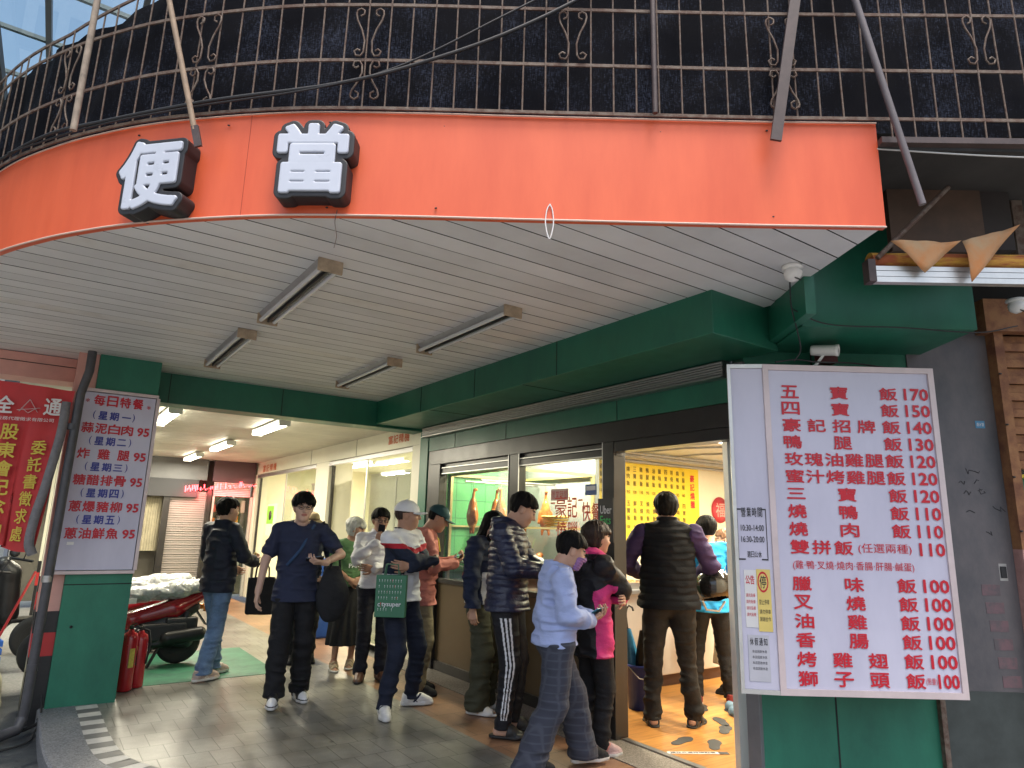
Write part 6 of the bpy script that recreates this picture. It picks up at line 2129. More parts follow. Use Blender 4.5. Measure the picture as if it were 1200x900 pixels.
dk = [ell(A3(0, 0, -.28), (.075, .065, .13), .04), ell(A3(0, 0, -.16), (.045, .045, .08), .03), cone((0, 0, -.10), (0, .01, .0), .018, .015, .02), ell(A3(0, .025, .015), (.02, .03, .018), .01), cone((.06, 0, -.22), (.085, .01, -.33), .02, .014, .02), cone((-.06, 0, -.22), (-.085, .01, -.33), .02, .014, .02), cone((.03, 0, -.38), (.04, 0, -.46), .022, .013, .02), cone((-.03, 0, -.38), (-.04, 0, -.46), .022, .013, .02)]
V, F = nets(lambda P: union(P, dk) + .002 * vnoise(P, (40, 40, 40), 2), A3(-.14, -.1, -.52), A3(.14, .1, .08), .009, margin=2)
k0 = None
wh = ["first", "second", "third", "fourth", "fifth", "sixth"]
for i in range(6):
    x = 3.98 + i * .155; y = 6.10 if i % 2 else 6.43
    if k0 is None:
        k0 = empty("roast_duck", (0, 0, 0)); soft_mesh("duck_body", [(V, F)], M_duck, k0)
        MB().tube([(0, 0, .0), (0, 0, .06), (.012, 0, .085), (.0, 0, .10)], .004, 6).build("hook", M_steel, k0); d_ = k0
    else: d_ = copy_tree(k0)
    d_.location = (x, y, 1.90); d_.rotation_euler.z = rr.uniform(0, 6)
    tag(d_, "glazed roast duck hanging in the display case, %s from the window" % wh[i], "roast duck", "roast ducks in the display case")
for i, (x, y, z, lab) in enumerate(((4.1, 5.75, 1.14, "pile of glazed chopped roast at the front of the display case"), (4.5, 6.1, 1.14, "pile of glazed chopped roast at the back of the display case"), (4.05, 5.9, .93, "tray heap of orange roast pieces on the lower shelf of the case"))):
    pr = [ell(A3(rr.uniform(-.15, .15), rr.uniform(-.12, .12), rr.uniform(.02, .10)), (rr.uniform(.03, .05), rr.uniform(.03, .05), rr.uniform(.02, .035)), .01) for _ in range(30)]
    V2, F2 = nets(lambda P: union(P, pr), A3(-.22, -.2, -.02), A3(.22, .2, .17), .010, margin=2)
    o = soft_mesh("roast_heap", [(V2, F2)], M_duck, None); o.location = (x, y, z); tag(o, lab, "roast meat", "roast meat heaps in the display case")
for i in range(7):
    x, y = 4.0 + (i % 4) * .15, 5.5 + (i // 4) * .12
bas = MB()
for k in range(5): bas.lathe([(.10 + .012 * k, .03 * k), (.112 + .012 * k, .03 * k + .012), (.10 + .012 * k, .03 * k + .024), (.095 + .012 * k, .03 * k + .012)], (0, 0, 0), 20)
bo = bas.build("colander", mat("yellow_plastic", (.62, .42, .10), .4)); bo.location = (4.62, 5.75, 1.5); tag(bo, "yellow ribbed basket above the roasts behind the window", "basket")

# menu sheet on the side wall
YM = empty("wall_menu", (7.05, 6.79, 1.95), 0, "big yellow menu sheet with columns of small dark characters on the shop wall", "menu")
MB().box(-1.2, 1.2, -.012, .008, -.62, .50).build("sheet", M_yellow, YM)
PMn = plane_frame((-1.2, -.012, -.62), (1, 0, 0))
txt = []; words = ["燒鴨飯", "叉燒飯", "油雞飯", "香腸飯", "燒肉飯", "臘味飯", "雞腿飯", "三寶飯", "四寶飯", "五寶飯", "雞翅飯", "排骨飯", "鮮魚飯", "鴨腿飯"]
for c in range(16):
    for g in range(2):
        w_ = words[(c * 3 + g * 5) % 14]
        for j, ch in enumerate(w_): txt.append((ch, .10 + c * .128, 1.0 - g * .48 - j * .10, .062, .07, .02))
        txt.append((str(rr.choice((80, 90, 95, 100, 110, 120))), .10 + c * .128, 1.0 - g * .48 - .31, .062, .045, .02))
write("menu_lettering", txt, PMn, mat("olive_ink", (.10, .075, .01), .6), YM, .003)
write("red_title", [(ch, 2.20, .92 - j * .13, .10, .11, .04) for j, ch in enumerate("豪記燒臘")], PMn, M_redink, YM, .003)
wl = empty("wall_notice", (5.95, 6.775, 1.93), 0, "small white notice on the left part of the yellow wall menu", "notice")
MB().box(-.16, .16, -.004, .003, -.09, .09).build("sheet", M_paper, wl)
write("lettering", [("每日現做", -.13, .01, .26, .05, .02), ("歡迎外帶", -.13, -.06, .26, .05, .02)], plane_frame((0, -.005, 0), (1, 0, 0)), M_blackink, wl, .001)
rd = empty("round_ornament", (8.75, 6.79, 1.86), 0, "round red paper ornament on the white shop wall", "ornament")
mb = MB().lathe([(0, -.006), (.19, -.006), (.20, .004), (0, .006)], (0, 0, 0), 28, M=Matrix.Rotation(R(90), 4, 'X')); mb.build("disc", mat("red_paper", (.62, .06, .08), .6), rd)
write("character", [("福", -.11, -.11, .22, .22, .02)], plane_frame((0, -.008, 0), (1, 0, 0)), mat("pale_red_ink", (.75, .35, .32), .6), rd, .002)
wc = dome_cam((8.9, 6.5, 2.56), "small ball camera in the far corner of the shop ceiling")

# bucket with umbrellas
BK = empty("bucket", (4.50, 4.40, .012), 0, "dark blue plastic bucket standing inside the doorway", "bucket")
MB().lathe([(0, 0), (.105, 0), (.135, .34), (.142, .34), (.142, .365), (.128, .365), (.10, .02), (0, .02)], (0, 0, 0), 28).build("bucket_body", mat("dark_blue_plastic", (.012, .03, .22), .35), BK)
MB().tube([(-.14, 0, .35), (-.12, -.1, .27), (0, -.15, .24), (.12, -.1, .27), (.14, 0, .35)], .005, 6).build("handle", M_steel, BK)
for i, (dx, dy, tx, ty, col, lab) in enumerate(((-.03, .02, -.05, .05, (.05, .22, .38), "translucent blue folded umbrella standing in the blue bucket"), (.05, -.02, .05, .0, (.07, .28, .50), "brighter blue folded umbrella leaning in the blue bucket"), (-.01, -.05, -.03, -.03, (.014, .014, .016), "black folded umbrella in the blue bucket"))):
    u = empty("umbrella", (4.50 + dx, 4.40 + dy, .04), 0, lab, "umbrella", "umbrellas in the blue bucket")
    ax = Vector((tx, ty, .62))
    N = 16; vs = []; fs = []
    for j in range(12):
        t_ = j / 11; rad = .012 + .05 * math.sin(math.pi * min(1, .15 + t_ * .75)) * (1 - .25 * t_)
        for q in range(N):
            th = 2 * math.pi * q / N
            rr_ = rad * (1 + .28 * math.sin(th * 8 + t_ * 2))
            p = ax * (.05 + t_ * .95)
            vs.append((p.x + rr_ * math.cos(th), p.y + rr_ * math.sin(th), p.z))
    for j in range(11):
        for q in range(N): fs.append((j * N + q, j * N + (q + 1) % N, (j + 1) * N + (q + 1) % N, (j + 1) * N + q))
    MB().add(vs, fs, 0, True).build("canopy", mat("umbrella_%d" % i, col, .3, var=.2, vscale=30), u)
    e = ax.normalized()
    tp = ax + e * .12
    MB().tube([ax, tp, tp + e * .05 + Vector((.01, -.01, 0)), tp + e * .075 + Vector((.03, -.02, 0)), tp + e * .06 + Vector((.055, -.035, 0)), tp + e * .03 + Vector((.06, -.04, 0))], .009, 8).build("handle", M_dark, u)

# stools, footprints, slippers, strip
for i, (x, y, a) in enumerate(((4.10, 3.60, 20), (4.24, 3.42, 30), (4.62, 3.62, 40), (4.78, 3.78, 50), (5.10, 3.92, 60), (5.0, 4.15, 40), (5.55, 4.15, 60))):
    pts = []
    for k in range(20):
        t_ = 2 * math.pi * k / 20
        px = .052 * math.cos(t_) * (1 - .22 * math.cos(t_ * 1) * 0); py = .13 * math.sin(t_)
        px *= 1 - .28 * math.exp(-((py + .02) / .05) ** 2) + .12 * (py > 0.03)
        pts.append((px, py))
    o = MB().prism(pts, 0, .0015).build("footprint_sticker", mat("black_sticker", (.02, .02, .02), .6, var=.3, vscale=30) if i == 0 else fm)
    fm = o.data.materials[0]
    o.location = (x, y, .0115); o.rotation_euler.z = R(a - 90 + (8 if i % 2 else -8))
    tag(o, ["worn black footprint sticker nearest the doorway, the left one", "worn black footprint sticker nearest the doorway, the right one", "black footprint sticker just behind the sandals of the man in the vest", "black footprint sticker to the right of the sandals of the vest man",
            "black footprint sticker near the dark red trainers", "black footprint sticker left of the dark red trainers", "black footprint sticker farthest inside the shop"][i], "footprint sticker", "footprint stickers on the wooden floor")
fs_ = empty("floor_strip", (3.98, 3.36, .0115), R(-32), "white lettered strip stuck to the wooden floor inside the doorway", "floor sticker")
MB().box(-.21, .15, -.022, .022, 0, .0015).build("white_strip", M_paper, fs_)
MB().box(.151, .22, -.024, .024, 0, .0015).build("dark_end", M_dark, fs_)
write("lettering", [("請在此處排隊點餐", -.19, -.014, .32, .028, .015)], Matrix(), M_blackink, fs_, .0025)
for i, (x, y, a, lab) in enumerate(((5.02, 3.78, 75, "grey blue slipper on the floor nearer the price board"), (5.14, 3.90, 80, "grey blue slipper on the floor farther from the doorway"))):
    sl = empty("slipper", (x, y, .012), R(a - 90), lab, "slipper", "grey blue slippers by the price board")
    pts = [(.045 * math.cos(t_) * (1 - .15 * (math.sin(t_) < 0)), .13 * math.sin(t_)) for t_ in [2 * math.pi * k / 24 for k in range(24)]]
    M_slip = mat("grey_blue_rubber", (.10, .17, .24), .6) if i == 0 else M_slip
    MB().prism(pts, 0, .028).build("sole", M_slip, sl)
    st = MB(); vs = []; fs = []
    for j in range(9):
        t_ = math.pi * j / 8
        for y_ in (-.01, .09): vs.append((.05 * math.cos(t_), y_, .02 + .05 * math.sin(t_)))
        for y_ in (-.01, .09): vs.append((.045 * math.cos(t_), y_, .02 + .044 * math.sin(t_)))
    for j in range(8):
        a_ = j * 4; b_ = a_ + 4
        fs += [(a_, a_ + 1, b_ + 1, b_), (a_ + 2, b_ + 2, b_ + 3, a_ + 3), (a_, b_, b_ + 2, a_ + 2), (a_ + 1, a_ + 3, b_ + 3, b_ + 1)]
    st.add(vs, fs, 0, True); st.build("strap", M_slip, sl)

# ------------------------------------------------------------------ lettering on the window glass
wg = empty("window_sign", (3.74, 4.4, 1.6), 0, "red brush lettering on the right window pane", "window lettering")
PW = plane_frame((0, .32, 0), (0, -1, 0))
PW = Matrix.Translation((0, 0, 0)) @ PW
write("red_brush_lettering", [("一", .0, .12, .06, .014, 0), ("豪", .06, .0, .16, .19, .013), ("記", .23, .0, .13, .18, .02), ("燒", .08, -.20, .14, .17, .013), ("臘", .23, -.20, .14, .17, .013), ("一", .37, .14, .06, .014, 0), ("快", .42, -.03, .11, .16, .03), ("餐", .54, -.02, .10, .14, .03)], PW, mat("window_red", (.75, .07, .035), .5), wg, .002)
ws = empty("window_notice", (3.738, 4.60, 1.80), 0, "small red lettered notice stuck high on the right window pane", "notice")
MB().box(.0, .003, -.12, .12, -.05, .05).build("sheet", mat("pale_red_sheet", (.68, .45, .38), .5), ws)
write("lettering", [("營業時間", -.11, -.035, .22, .07, .0)], plane_frame((0, 0, 0), (0, -1, 0)), M_redink, ws, .0015)
cs = empty("card_sticker", (3.738, 4.19, 1.83), 0, "blue and white card sticker on the right window pane", "sticker")
MB().box(.0, .003, -.07, .07, -.045, .045).build("blue_field", mat("sticker_blue", (.03, .09, .28), .4), cs)
MB().box(-.001, .0, -.06, .055, -.005, .03).build("white_field", M_paper, cs)
ub = empty("delivery_plate", (3.684, 3.94, 1.58), 0, "black plate with white and green lettering on the door post", "plate")
MB().box(-.002, .004, -.075, .10, -.17, .17).build("plate", M_dark, ub)
write("white_lettering", [("Uber", -.072, .05, .13, .065, .02)], plane_frame((-.003, 0.0, 0), (0, -1, 0)), M_paper, ub, .001)
write("green_lettering", [("Eats", -.072, -.03, .12, .065, .02)], plane_frame((-.003, 0.0, 0), (0, -1, 0)), mat("plate_green", (.05, .5, .12), .5), ub, .001)

# ================================================================== the people
Q1 = "customers queueing along the shop window"


def shoes(f, mats, kind='sneaker'):
    f.shoe('R', mats, kind); f.shoe('L', mats, kind)


def near_arm(f, c, r=.082):
    """True for points nearer an arm than the trunk"""
    d = np.min([d_prim(c, cone(f.shR + (f.eR - f.shR) * .25, f.eR, r, r * .95)), d_prim(c, cone(f.eR, f.wR, r * .95, r * .9)),
                d_prim(c, cone(f.shL + (f.eL - f.shL) * .25, f.eL, r, r * .95)), d_prim(c, cone(f.eL, f.wL, r * .95, r * .9))], axis=0)
    return d < 0


def tote(label, c, yaw, w, h, d, m, name="tote_bag", handle_top=None, sag=.0, handle_m=None):
    """cloth shopping bag: soft sided body, open top, two handles"""
    root = tag(empty(name, c, yaw, label, "bag"))
    P_ = [rbox(A3(0, 0, 0), A3(w / 2, d / 2, h / 2), min(d / 2, .03) * .9)]
    lo, hi = bounds(P_, .03)

    def f(P):
        q = P.copy()
        q[:, 0] = q[:, 0] * (1 + sag * (q[:, 2] / h))
        dd = d_prim(q, P_[0]) + .004 * vnoise(P, (9, 9, 6), 5) + .003 * np.abs(vnoise(P, (16, 16, 9), 8))
        inn = d_prim(q, rbox(A3(0, 0, .02), A3(w / 2 - .008, d / 2 - .008, h / 2 + .01), min(d / 2, .03) * .7))
        return smax(dd, -inn, .002)
    V, F = nets(f, lo, hi, .006, margin=2.2)
    soft_mesh("bag_body", [(V, F)], m, root)
    ht = handle_top if handle_top is not None else .16
    for sy in (1, -1):
        pts = [(-w * .25, sy * d * .4, h / 2 - .03), (-w * .22, sy * d * .35, h / 2 + ht * .5), (-w * .08, sy * d * .15, h / 2 + ht * .95), (w * .08, sy * d * .15, h / 2 + ht * .95), (w * .22, sy * d * .35, h / 2 + ht * .5), (w * .25, sy * d * .4, h / 2 - .03)]
        cc = [Vector(p) for p in pts]
        MB().tube(cc, .007, 6).build("handle", handle_m or m, root)
    return root


# --- man in a dark jacket seen from behind on the left
f = Fig("man with his back turned in dark navy jacket and blue jeans beside the red scooter", (1.585, 7.36), 28, 1.74, None,
        ankR=(.09, -.14), ankL=(-.08, .13), footR=-5, footL=0, wrR=(.17, .27, 1.08), wrL=(-.12, .24, 1.02), handR=((-.3, .9, .25), (-.6, -.2, .6)), head_yaw=-8, curlR=.75, kneeR=(.05, 1, 0), lean=.0)
f.body()
f.top("jacket", cloth("dark_navy_jacket", (0.012, 0.015, 0.028), 0.6), th=.026, arm=.022, hem=.80, collar=.045, fold=.010, loose=1.15, seed=4)
f.trousers("jeans", cloth("blue_denim", (0.12, 0.19, 0.31), 0.85, var=.3), wide=.010, fold=.011)
shoes(f, [cloth("beige_shoe_mesh", (0.42, 0.33, 0.29)), M_sole, cloth("pale_shoe_panel", (0.6, 0.55, 0.5))])
f.hair(M_hair, 'short', 3)
_p = f.world(f.wR)
tote("black shopping bag hanging from the forearm of the man in the dark jacket", (_p.x + .09, _p.y - .05, _p.z - .33), R(-12), .27, .38, .09, C_black, "shopping_bag")
M_gold = mat("yellow_snack_wrapper", (0.62, 0.45, 0.15), 0.4)
hc, hd_, hn, hs = hand_frame(f, 'R')
sn = MB().lathe([(0, -.035), (.012, -.033), (.016, -.01), (.014, .02), (.008, .033), (0, .036)], (0, 0, 0), 12).build("snack", M_gold)
sn.location = hc + hn * .012 + Vector((0, 0, .02)); tag(sn, "small yellow snack in the hand of the man in the dark jacket", "snack")

# --- young man in a navy t-shirt walking towards us
f = Fig("young man in navy t-shirt and glasses walking towards us with a phone", (1.98, 6.13), -104, 1.77, None,
        ankR=(.11, .16), ankL=(-.10, -.04), footR=-6, footL=14, kneeR=(.05, 1, 0), wrR=(.31, .06, .86), wrL=(-.20, .25, 1.13), handL=((.85, .42, .08), (0, -.45, .9)), handR=((.12, .1, -1), (-1, -.2, 0)),
        elR=(.8, -.3, 0), elL=(-.8, -.3, -.4), head_pitch=2, head_yaw=4, curlR=.4, curlL=.5, skin=M_skin_pale)
f.body()
f.top("t_shirt", cloth("navy_tshirt_cotton", (0.028, 0.034, 0.066), 0.9, var=.08), th=.022, sleeve='short', arm=.013, hem=.80, fold=.011, loose=1.2, seed=6, slen=.66)
f.trousers("trousers", C_black, wide=.018, fold=.014, seed=7, hem=.06)
shoes(f, [cloth("black_shoe_leather", (0.016, 0.016, 0.02), 0.4), M_sole, cloth("white_shoe_leather", (0.7, 0.7, 0.7), 0.4)], 'boot')
f.hair(M_hair, 'mop', 2)
f.glasses(M_dark)
f.strap(cloth("blue_webbing", (0.035, 0.07, 0.15)), [f.shL + A3(.06, -.04, .055), f.shL + A3(.075, .07, .03), f.pel + A3(.0, .15, .30), f.pel + A3(.10, .135, .17)], .013, "cross_strap")
phone(f, 'L', "dark phone in the hand of the young man in the navy t-shirt")
_b = f.world((-.31, .04, .88))
tb = empty("shoulder_bag", _b, 0, "big slouchy charcoal bag on the shoulder of the navy t-shirt man", "bag")


def bagf(P):
    q = P * A3(1, 1, 1)
    d = union(q, [ell(A3(0, 0, -.06), (.155, .075, .215), .05), ell(A3(-.01, 0, .10), (.10, .05, .16), .05)]) + .012 * np.abs(vnoise(P, (7, 7, 10), 3)) + .004 * vnoise(P, (16, 16, 16), 5)
    return smax(d, P[:, 2] - .22, .01)


V, F = nets(bagf, A3(-.2, -.12, -.32), A3(.2, .12, .26), .007, margin=2.2)
o = soft_mesh("bag_body", [(V, F)], cloth("charcoal_canvas", (0.022, 0.023, 0.026), 0.9), tb)
sh = f.world(f.shL + A3(.0, 0, .06)) - _b
MB().tube([(.06, .02, .18), (.05, .03, .30), sh + Vector((0, .04, -.01)), sh + Vector((.0, -.03, .004)), (-.03, -.05, .32), (-.06, -.02, .18)], .012, 8).build("handle", C_black, tb)

# --- woman in a bucket hat, half hidden
f = Fig("woman in tan bucket hat and dark clothes half hidden behind the navy t-shirt man", (2.60, 7.72), -100, 1.64, Q1, head_pitch=6, head_yaw=8, wrR=(.2, .15, 1.0), wrL=(-.2, .15, 1.0))
f.body()
f.top("jacket", C_navy, hem=.78, th=.024, collar=.03)
f.trousers("trousers", C_black)
shoes(f, [C_black, C_black])
f.hair(M_hair_dbrown, 'under')
f.cap(cloth("tan_hat_cotton", (0.42, 0.32, 0.19)), 'bucket', cloth("brown_hat_band", (0.16, 0.10, 0.06)))

# --- elderly woman in a green top
f = Fig("silver haired woman in green top and long black skirt with clasped hands", (2.89, 7.18), -88, 1.57, Q1, wrR=(.07, .21, 1.0), wrL=(-.07, .20, 1.02), handR=((-.9, .3, -.3), (0, -1, 0)), handL=((.9, .3, -.3), (0, -1, 0)),
        ankR=(.12, .02), ankL=(-.10, -.02), footR=-14, footL=-30, head_yaw=48, head_pitch=14, curlR=.5, skin=M_skin_dark)
f.body(True)
f.top("blouse", cloth("green_blouse", (0.085, 0.17, 0.075)), sleeve='short', th=.022, hem=.92, arm=.022, fold=.010, seed=9, slen=1.08, loose=1.1)
f.skirt("skirt", C_black, hem=.27, flare=.05)
shoes(f, [mat("straw_sandal", (0.36, 0.28, 0.18), .7), M_sole], 'sandal')
f.hair(M_hair_grey, 'bob', 5)
_o = f.world((0.05, .142, 1.13))
_M = plane_frame(f.world((0, .155, 1.10)), f.wdir((-1, 0, 0)))
w_ = write("print", [("H", -.02, .075, .04, .05, .02), ("&", -.01, .03, .025, .03, .01), ("PARI", -.075, -.035, .15, .05, .02)], f.root.matrix_world.inverted() @ _M if False else Matrix(), C_white, f.root)
_Ml = plane_frame((0, .143, 1.17), (-1, .0, 0), (0, -.05, 1))
w_.data.transform(_Ml)

# --- man in white shirt raising a phone to his mouth
f = Fig("man in white shirt and glasses holding a phone up to his mouth", (2.92, 6.53), -106, 1.67, Q1, wrR=(.045, .20, 1.36), elR=(.7, .1, -.8), wrL=(.05, .19, 1.10), elL=(-.8, .1, -.5), handR=((-.25, .25, .9), (-.5, -.85, 0)), handL=((.95, .2, .12), (0, -1, 0)),
        head_pitch=4, head_yaw=6, curlR=.9, curlL=.4, skin=M_skin_dark, footR=-16, footL=12)
f.body()
f.top("shirt", cloth("white_shirt", (0.66, 0.66, 0.70), var=.04), hem=.90, th=.016, collar=.055, fold=.012, loose=1.2, arm=.018, seed=12)
f.trousers("trousers", cloth("dark_trousers", (0.015, 0.016, 0.024)), wide=.008)
shoes(f, [mat("brown_leather", (0.09, 0.04, 0.025), .35), M_dark], 'leather')
f.hair(M_hair, 'short', 8)
f.glasses(M_dark)
phone(f, 'R', "phone held to his mouth by the man in the white shirt", up=(-.1, .1, 1), off=(0, 0, .02))

# --- man in white cap with arms crossed
f = Fig("man in white cap and white, red and navy jacket with arms crossed", (2.655, 5.42), -64, 1.74, Q1, ankR=(.19, .05), ankL=(-.21, .02), footR=-42, footL=44, wrR=(-.14, .235, 1.185), wrL=(.15, .20, 1.15), elR=(.9, .35, -.45), elL=(-.9, .35, -.45),
        handR=((-.85, -.2, .15), (0, -1, 0)), handL=((.8, -.35, .1), (0, -1, .2)), head_yaw=34, head_pitch=-2, curlR=.5, skin=M_skin_dark, bulk=1.05, drop=.02)
f.body()


def capm(c, f=f):
    arm = near_arm(f, c)
    v = c[:, 2] - 1.33 + .45 * np.abs(c[:, 0]) * np.where(np.abs(c[:, 0]) < .13, -1, 0) + np.where(np.abs(c[:, 0]) < .13, 0.06, 0.0)
    m = np.zeros(len(c), int)
    ch = 1.265 + .30 * np.abs(c[:, 0]) * (np.abs(c[:, 0]) < .16) + .048 * (np.abs(c[:, 0]) >= .16)
    m[(np.abs(c[:, 2] - ch) < .020)] = 1
    low = c[:, 2] < ch - .020
    m[low & arm] = 2
    m[(c[:, 2] > f.neck[2] + .008)] = 2
    side = low & (np.abs(c[:, 0]) > .10) & (c[:, 2] > 1.08)
    m[side] = 2
    return m


f.top("jacket", [C_white, cloth("red_cloth", (0.42, 0.02, 0.035)), cloth("dark_navy_cloth", (0.016, 0.022, 0.042))], th=.026, arm=.02, hem=.86, collar=.035, fold=.011, matf=capm, loose=1.15, seed=15, h=.0058)
f.trousers("trousers", cloth("navy_trousers", (0.014, 0.018, 0.034)), taper=.006, fold=.012, seed=16)
shoes(f, [cloth("white_trainer", (0.66, 0.65, 0.63), 0.5), M_sole, C_navy])
f.hair(M_hair_dbrown, 'under')
f.cap(C_white, 'cap')
# green gift bag hanging from his arm
gb = empty("paper_bag", (2.475, 5.215, .935), R(-38), "green bag with white printed lettering hanging in front of the white cap man", "bag")
M_gbag = mat("green_bag", (0.035, 0.16, 0.085), 0.5, var=.08)
MB().bbox(-.125, .125, -.035, .035, -.165, .165, .006).build("bag_body", M_gbag, gb)
for sy in (1, -1): MB().tube([(-.06, .028 * sy, .16), (-.05, .02 * sy, .25), (.05, .02 * sy, .25), (.06, .028 * sy, .16)], .005, 6).build("handle", M_gbag, gb)
_M = plane_frame((0, -.0355, 0), (1, 0, 0))
rows = []
rr = random.Random(3)
for r in range(6):
    if r == 4: continue
    for k in range(9 if r < 5 else 6):
        if rr.random() < .9: rows.append(("!", -.098 + k * .0225, .11 - r * .045, .005, .022, .0))
write("white_print", rows + [("c", -.10, -.082, .020, .026, .03), ("tysuper", -.068, -.090, .16, .040, .03)], _M, C_white, gb, .0015)
write("red_print", [("!", -.078, -.084, .006, .036, .02), ("!", .01, .11, .005, .022, 0), ("!", .03, .065, .005, .022, 0), ("!", -.03, .02, .005, .022, 0), ("!", .05, -.025, .005, .022, 0)], _M, mat("red_print", (.5, .03, .04), .5), gb, .0015)

# --- man in teal cap looking at his phone
f = Fig("man in dark teal cap and salmon shirt looking down at a phone", (3.07, 5.83), -24, 1.72, Q1, wrR=(.07, .29, 1.16), wrL=(-.07, .30, 1.17), handR=((-.4, .7, .3), (-.3, .1, .9)), handL=((.5, .7, .3), (.3, .1, .9)), elR=(.6, -.3, -.9), elL=(-.6, -.3, -.9),
        head_pitch=22, neckf=.045, curlR=.6, curlL=.6, skin=M_skin_dark, lean=.05)
f.body()
f.top("shirt", cloth("salmon_shirt", (0.40, 0.145, 0.125)), hem=.78, th=.022, arm=.02, collar=.035, fold=.012, seed=21, matf=lambda c, f=f: np.where(near_arm(f, c) & (c[:, 0] < -.05), 1, 0)) if False else f.top("shirt", cloth("salmon_shirt", (0.40, 0.145, 0.125)), hem=.78, th=.022, arm=.02, collar=.035, fold=.012, seed=21)
f.trousers("trousers", cloth("khaki_trousers", (0.17, 0.14, 0.09)), wide=.01)
shoes(f, [C_black, C_black])
f.hair(M_hair, 'under')
f.cap(cloth("teal_cap", (0.018, 0.055, 0.065)), 'cap', C_white)
f.strap(mat("yellow_lanyard", (0.62, 0.5, 0.04), .6), [f.neck + A3(.06, .02, 0), f.neck + A3(.045, .11, -.09), f.neck + A3(.02, .13, -.20), f.neck + A3(-.02, .13, -.20), f.neck + A3(-.045, .11, -.09), f.neck + A3(-.06, .02, 0)], .007, "lanyard")
phone(f, 'R', "phone held by the man in the teal cap", off=(0, 0, .01))

# --- young woman with long hair
f = Fig("long haired woman in navy and white sweatshirt with wide olive trousers", (3.25, 5.05), -56, 1.66, Q1, wrR=(.235, .02, .86), wrL=(-.12, .24, 1.10), head_pitch=24, head_yaw=14, neckf=.035, handR=((0, .1, -1), (-1, 0, 0)), elR=(.8, -.6, 0), ankR=(.10, .03), ankL=(-.11, 0), footR=4, footL=18)
f.body(True)


def sweat(c, f=f):
    arm = near_arm(f, c, .105)
    return np.where((c[:, 2] < 1.165) & ~arm & (c[:, 2] < 1.165 + .3 * np.minimum(0, c[:, 1])), 1, 0)


f.top("sweatshirt", [cloth("navy_fleece", (0.016, 0.022, 0.048)), cloth("pale_grey_fleece", (0.52, 0.53, 0.54), var=.05)], th=.032, arm=.03, hem=.90, fold=.014, loose=1.15, matf=sweat, seed=24)
f.trousers("trousers", cloth("olive_trousers", (0.052, 0.052, 0.032)), wide=.042, fold=.016, hem=.035, seed=25)
shoes(f, [mat("white_slide", (0.72, 0.70, 0.66), .5)], 'slide')
f.hair(M_hair, 'long', 4)

# --- man in navy puffer jacket
f = Fig("man in shiny navy puffer jacket and black track trousers looking down", (3.085, 4.43), -52, 1.80, Q1, wrR=(.055, .30, 1.13), wrL=(-.05, .30, 1.14), handR=((-.75, .5, .1), (0, -.6, .6)), handL=((.75, .5, .1), (0, -.6, .6)), elR=(.8, -.3, -.6), elL=(-.8, -.3, -.6),
        head_pitch=26, head_yaw=20, neckf=.045, curlR=.8, curlL=.8, bulk=1.06, ankR=(.10, .02), ankL=(-.12, .03), footR=6)
f.body(True)
f.top("puffer_jacket", mat("navy_nylon", (0.014, 0.018, 0.048), 0.32, var=.15, vscale=20, bump=.5, bscale=70, spec=.5), th=.036, arm=.030, hem=.84, collar=.065, fold=.006, quilt=(.046, .011, 0), loose=1.1, seed=30, h=.0055,
      extra=[ell(f.neck + A3(0, -.075, .0), (.115, .06, .07), .03)])


def stripes(c, f=f):
    m = np.zeros(len(c), int)
    for hp, k, a in ((f.hR, f.kR, f.aR), (f.hL, f.kL, f.aL)):
        sg = 1 if hp is f.hR else -1
        zz = c[:, 2]
        ctr = np.where((zz > k[2])[:, None], k + (hp - k) * np.clip((zz - k[2]) / (hp[2] - k[2]), 0, 1)[:, None], a + (k - a) * np.clip((zz - a[2]) / (k[2] - a[2]), 0, 1)[:, None])
        q = c - ctr
        th = np.arctan2(q[:, 1], q[:, 0] * sg)
        st = np.zeros(len(c), bool)
        for o in (-.34, 0, .34): st |= np.abs(th - o - .35) < .085
        m[st & (q[:, 0] * sg > 0) & (zz < .80) & (zz > .12)] = 1
    return m


f.trousers("track_trousers", [cloth("black_track_cloth", (0.013, 0.013, 0.017), 0.6), C_white], taper=.012, matf=stripes, h=.005, fold=.010, seed=31)
shoes(f, [mat("black_slide", (0.016, 0.016, 0.016), .55)], 'slide')
f.hair(M_hair, 'crop', 6)

# --- boy in a pale blue shirt with a mask, in front
f = Fig("masked boy in pale blue shirt and dark checked trousers looking at a phone", (2.91, 3.615), -22, 1.50, None, g=.87, bulk=1.0, ankR=(.085, -.20), ankL=(-.08, .24), footR=-4, footL=6, ankzR=.10, wrR=(.08, .255, 1.07), wrL=(-.03, .285, 1.08), handR=((-.25, .85, .25), (-.45, .0, .8)), handL=((.4, .85, .25), (.4, 0, .8)),
        elR=(.5, -.5, -.8), elL=(-.5, -.5, -.8), head_pitch=20, neckf=.05, curlR=.55, curlL=.5, lean=.02)
f.body()
f.top("shirt", cloth("pale_blue_shirt", (0.34, 0.41, 0.66), var=.05), th=.024, arm=.026, hem=.775, collar=.06, fold=.013, loose=1.25, seed=33, h=.006)
M_plaid = bpy.data.materials.new("dark_checked_cloth"); M_plaid.use_nodes = True
_nt = M_plaid.node_tree; _b = _nt.nodes["Principled BSDF"]; _b.inputs["Roughness"].default_value = .9
_tc = _nt.nodes.new("ShaderNodeTexCoord"); _acc = None
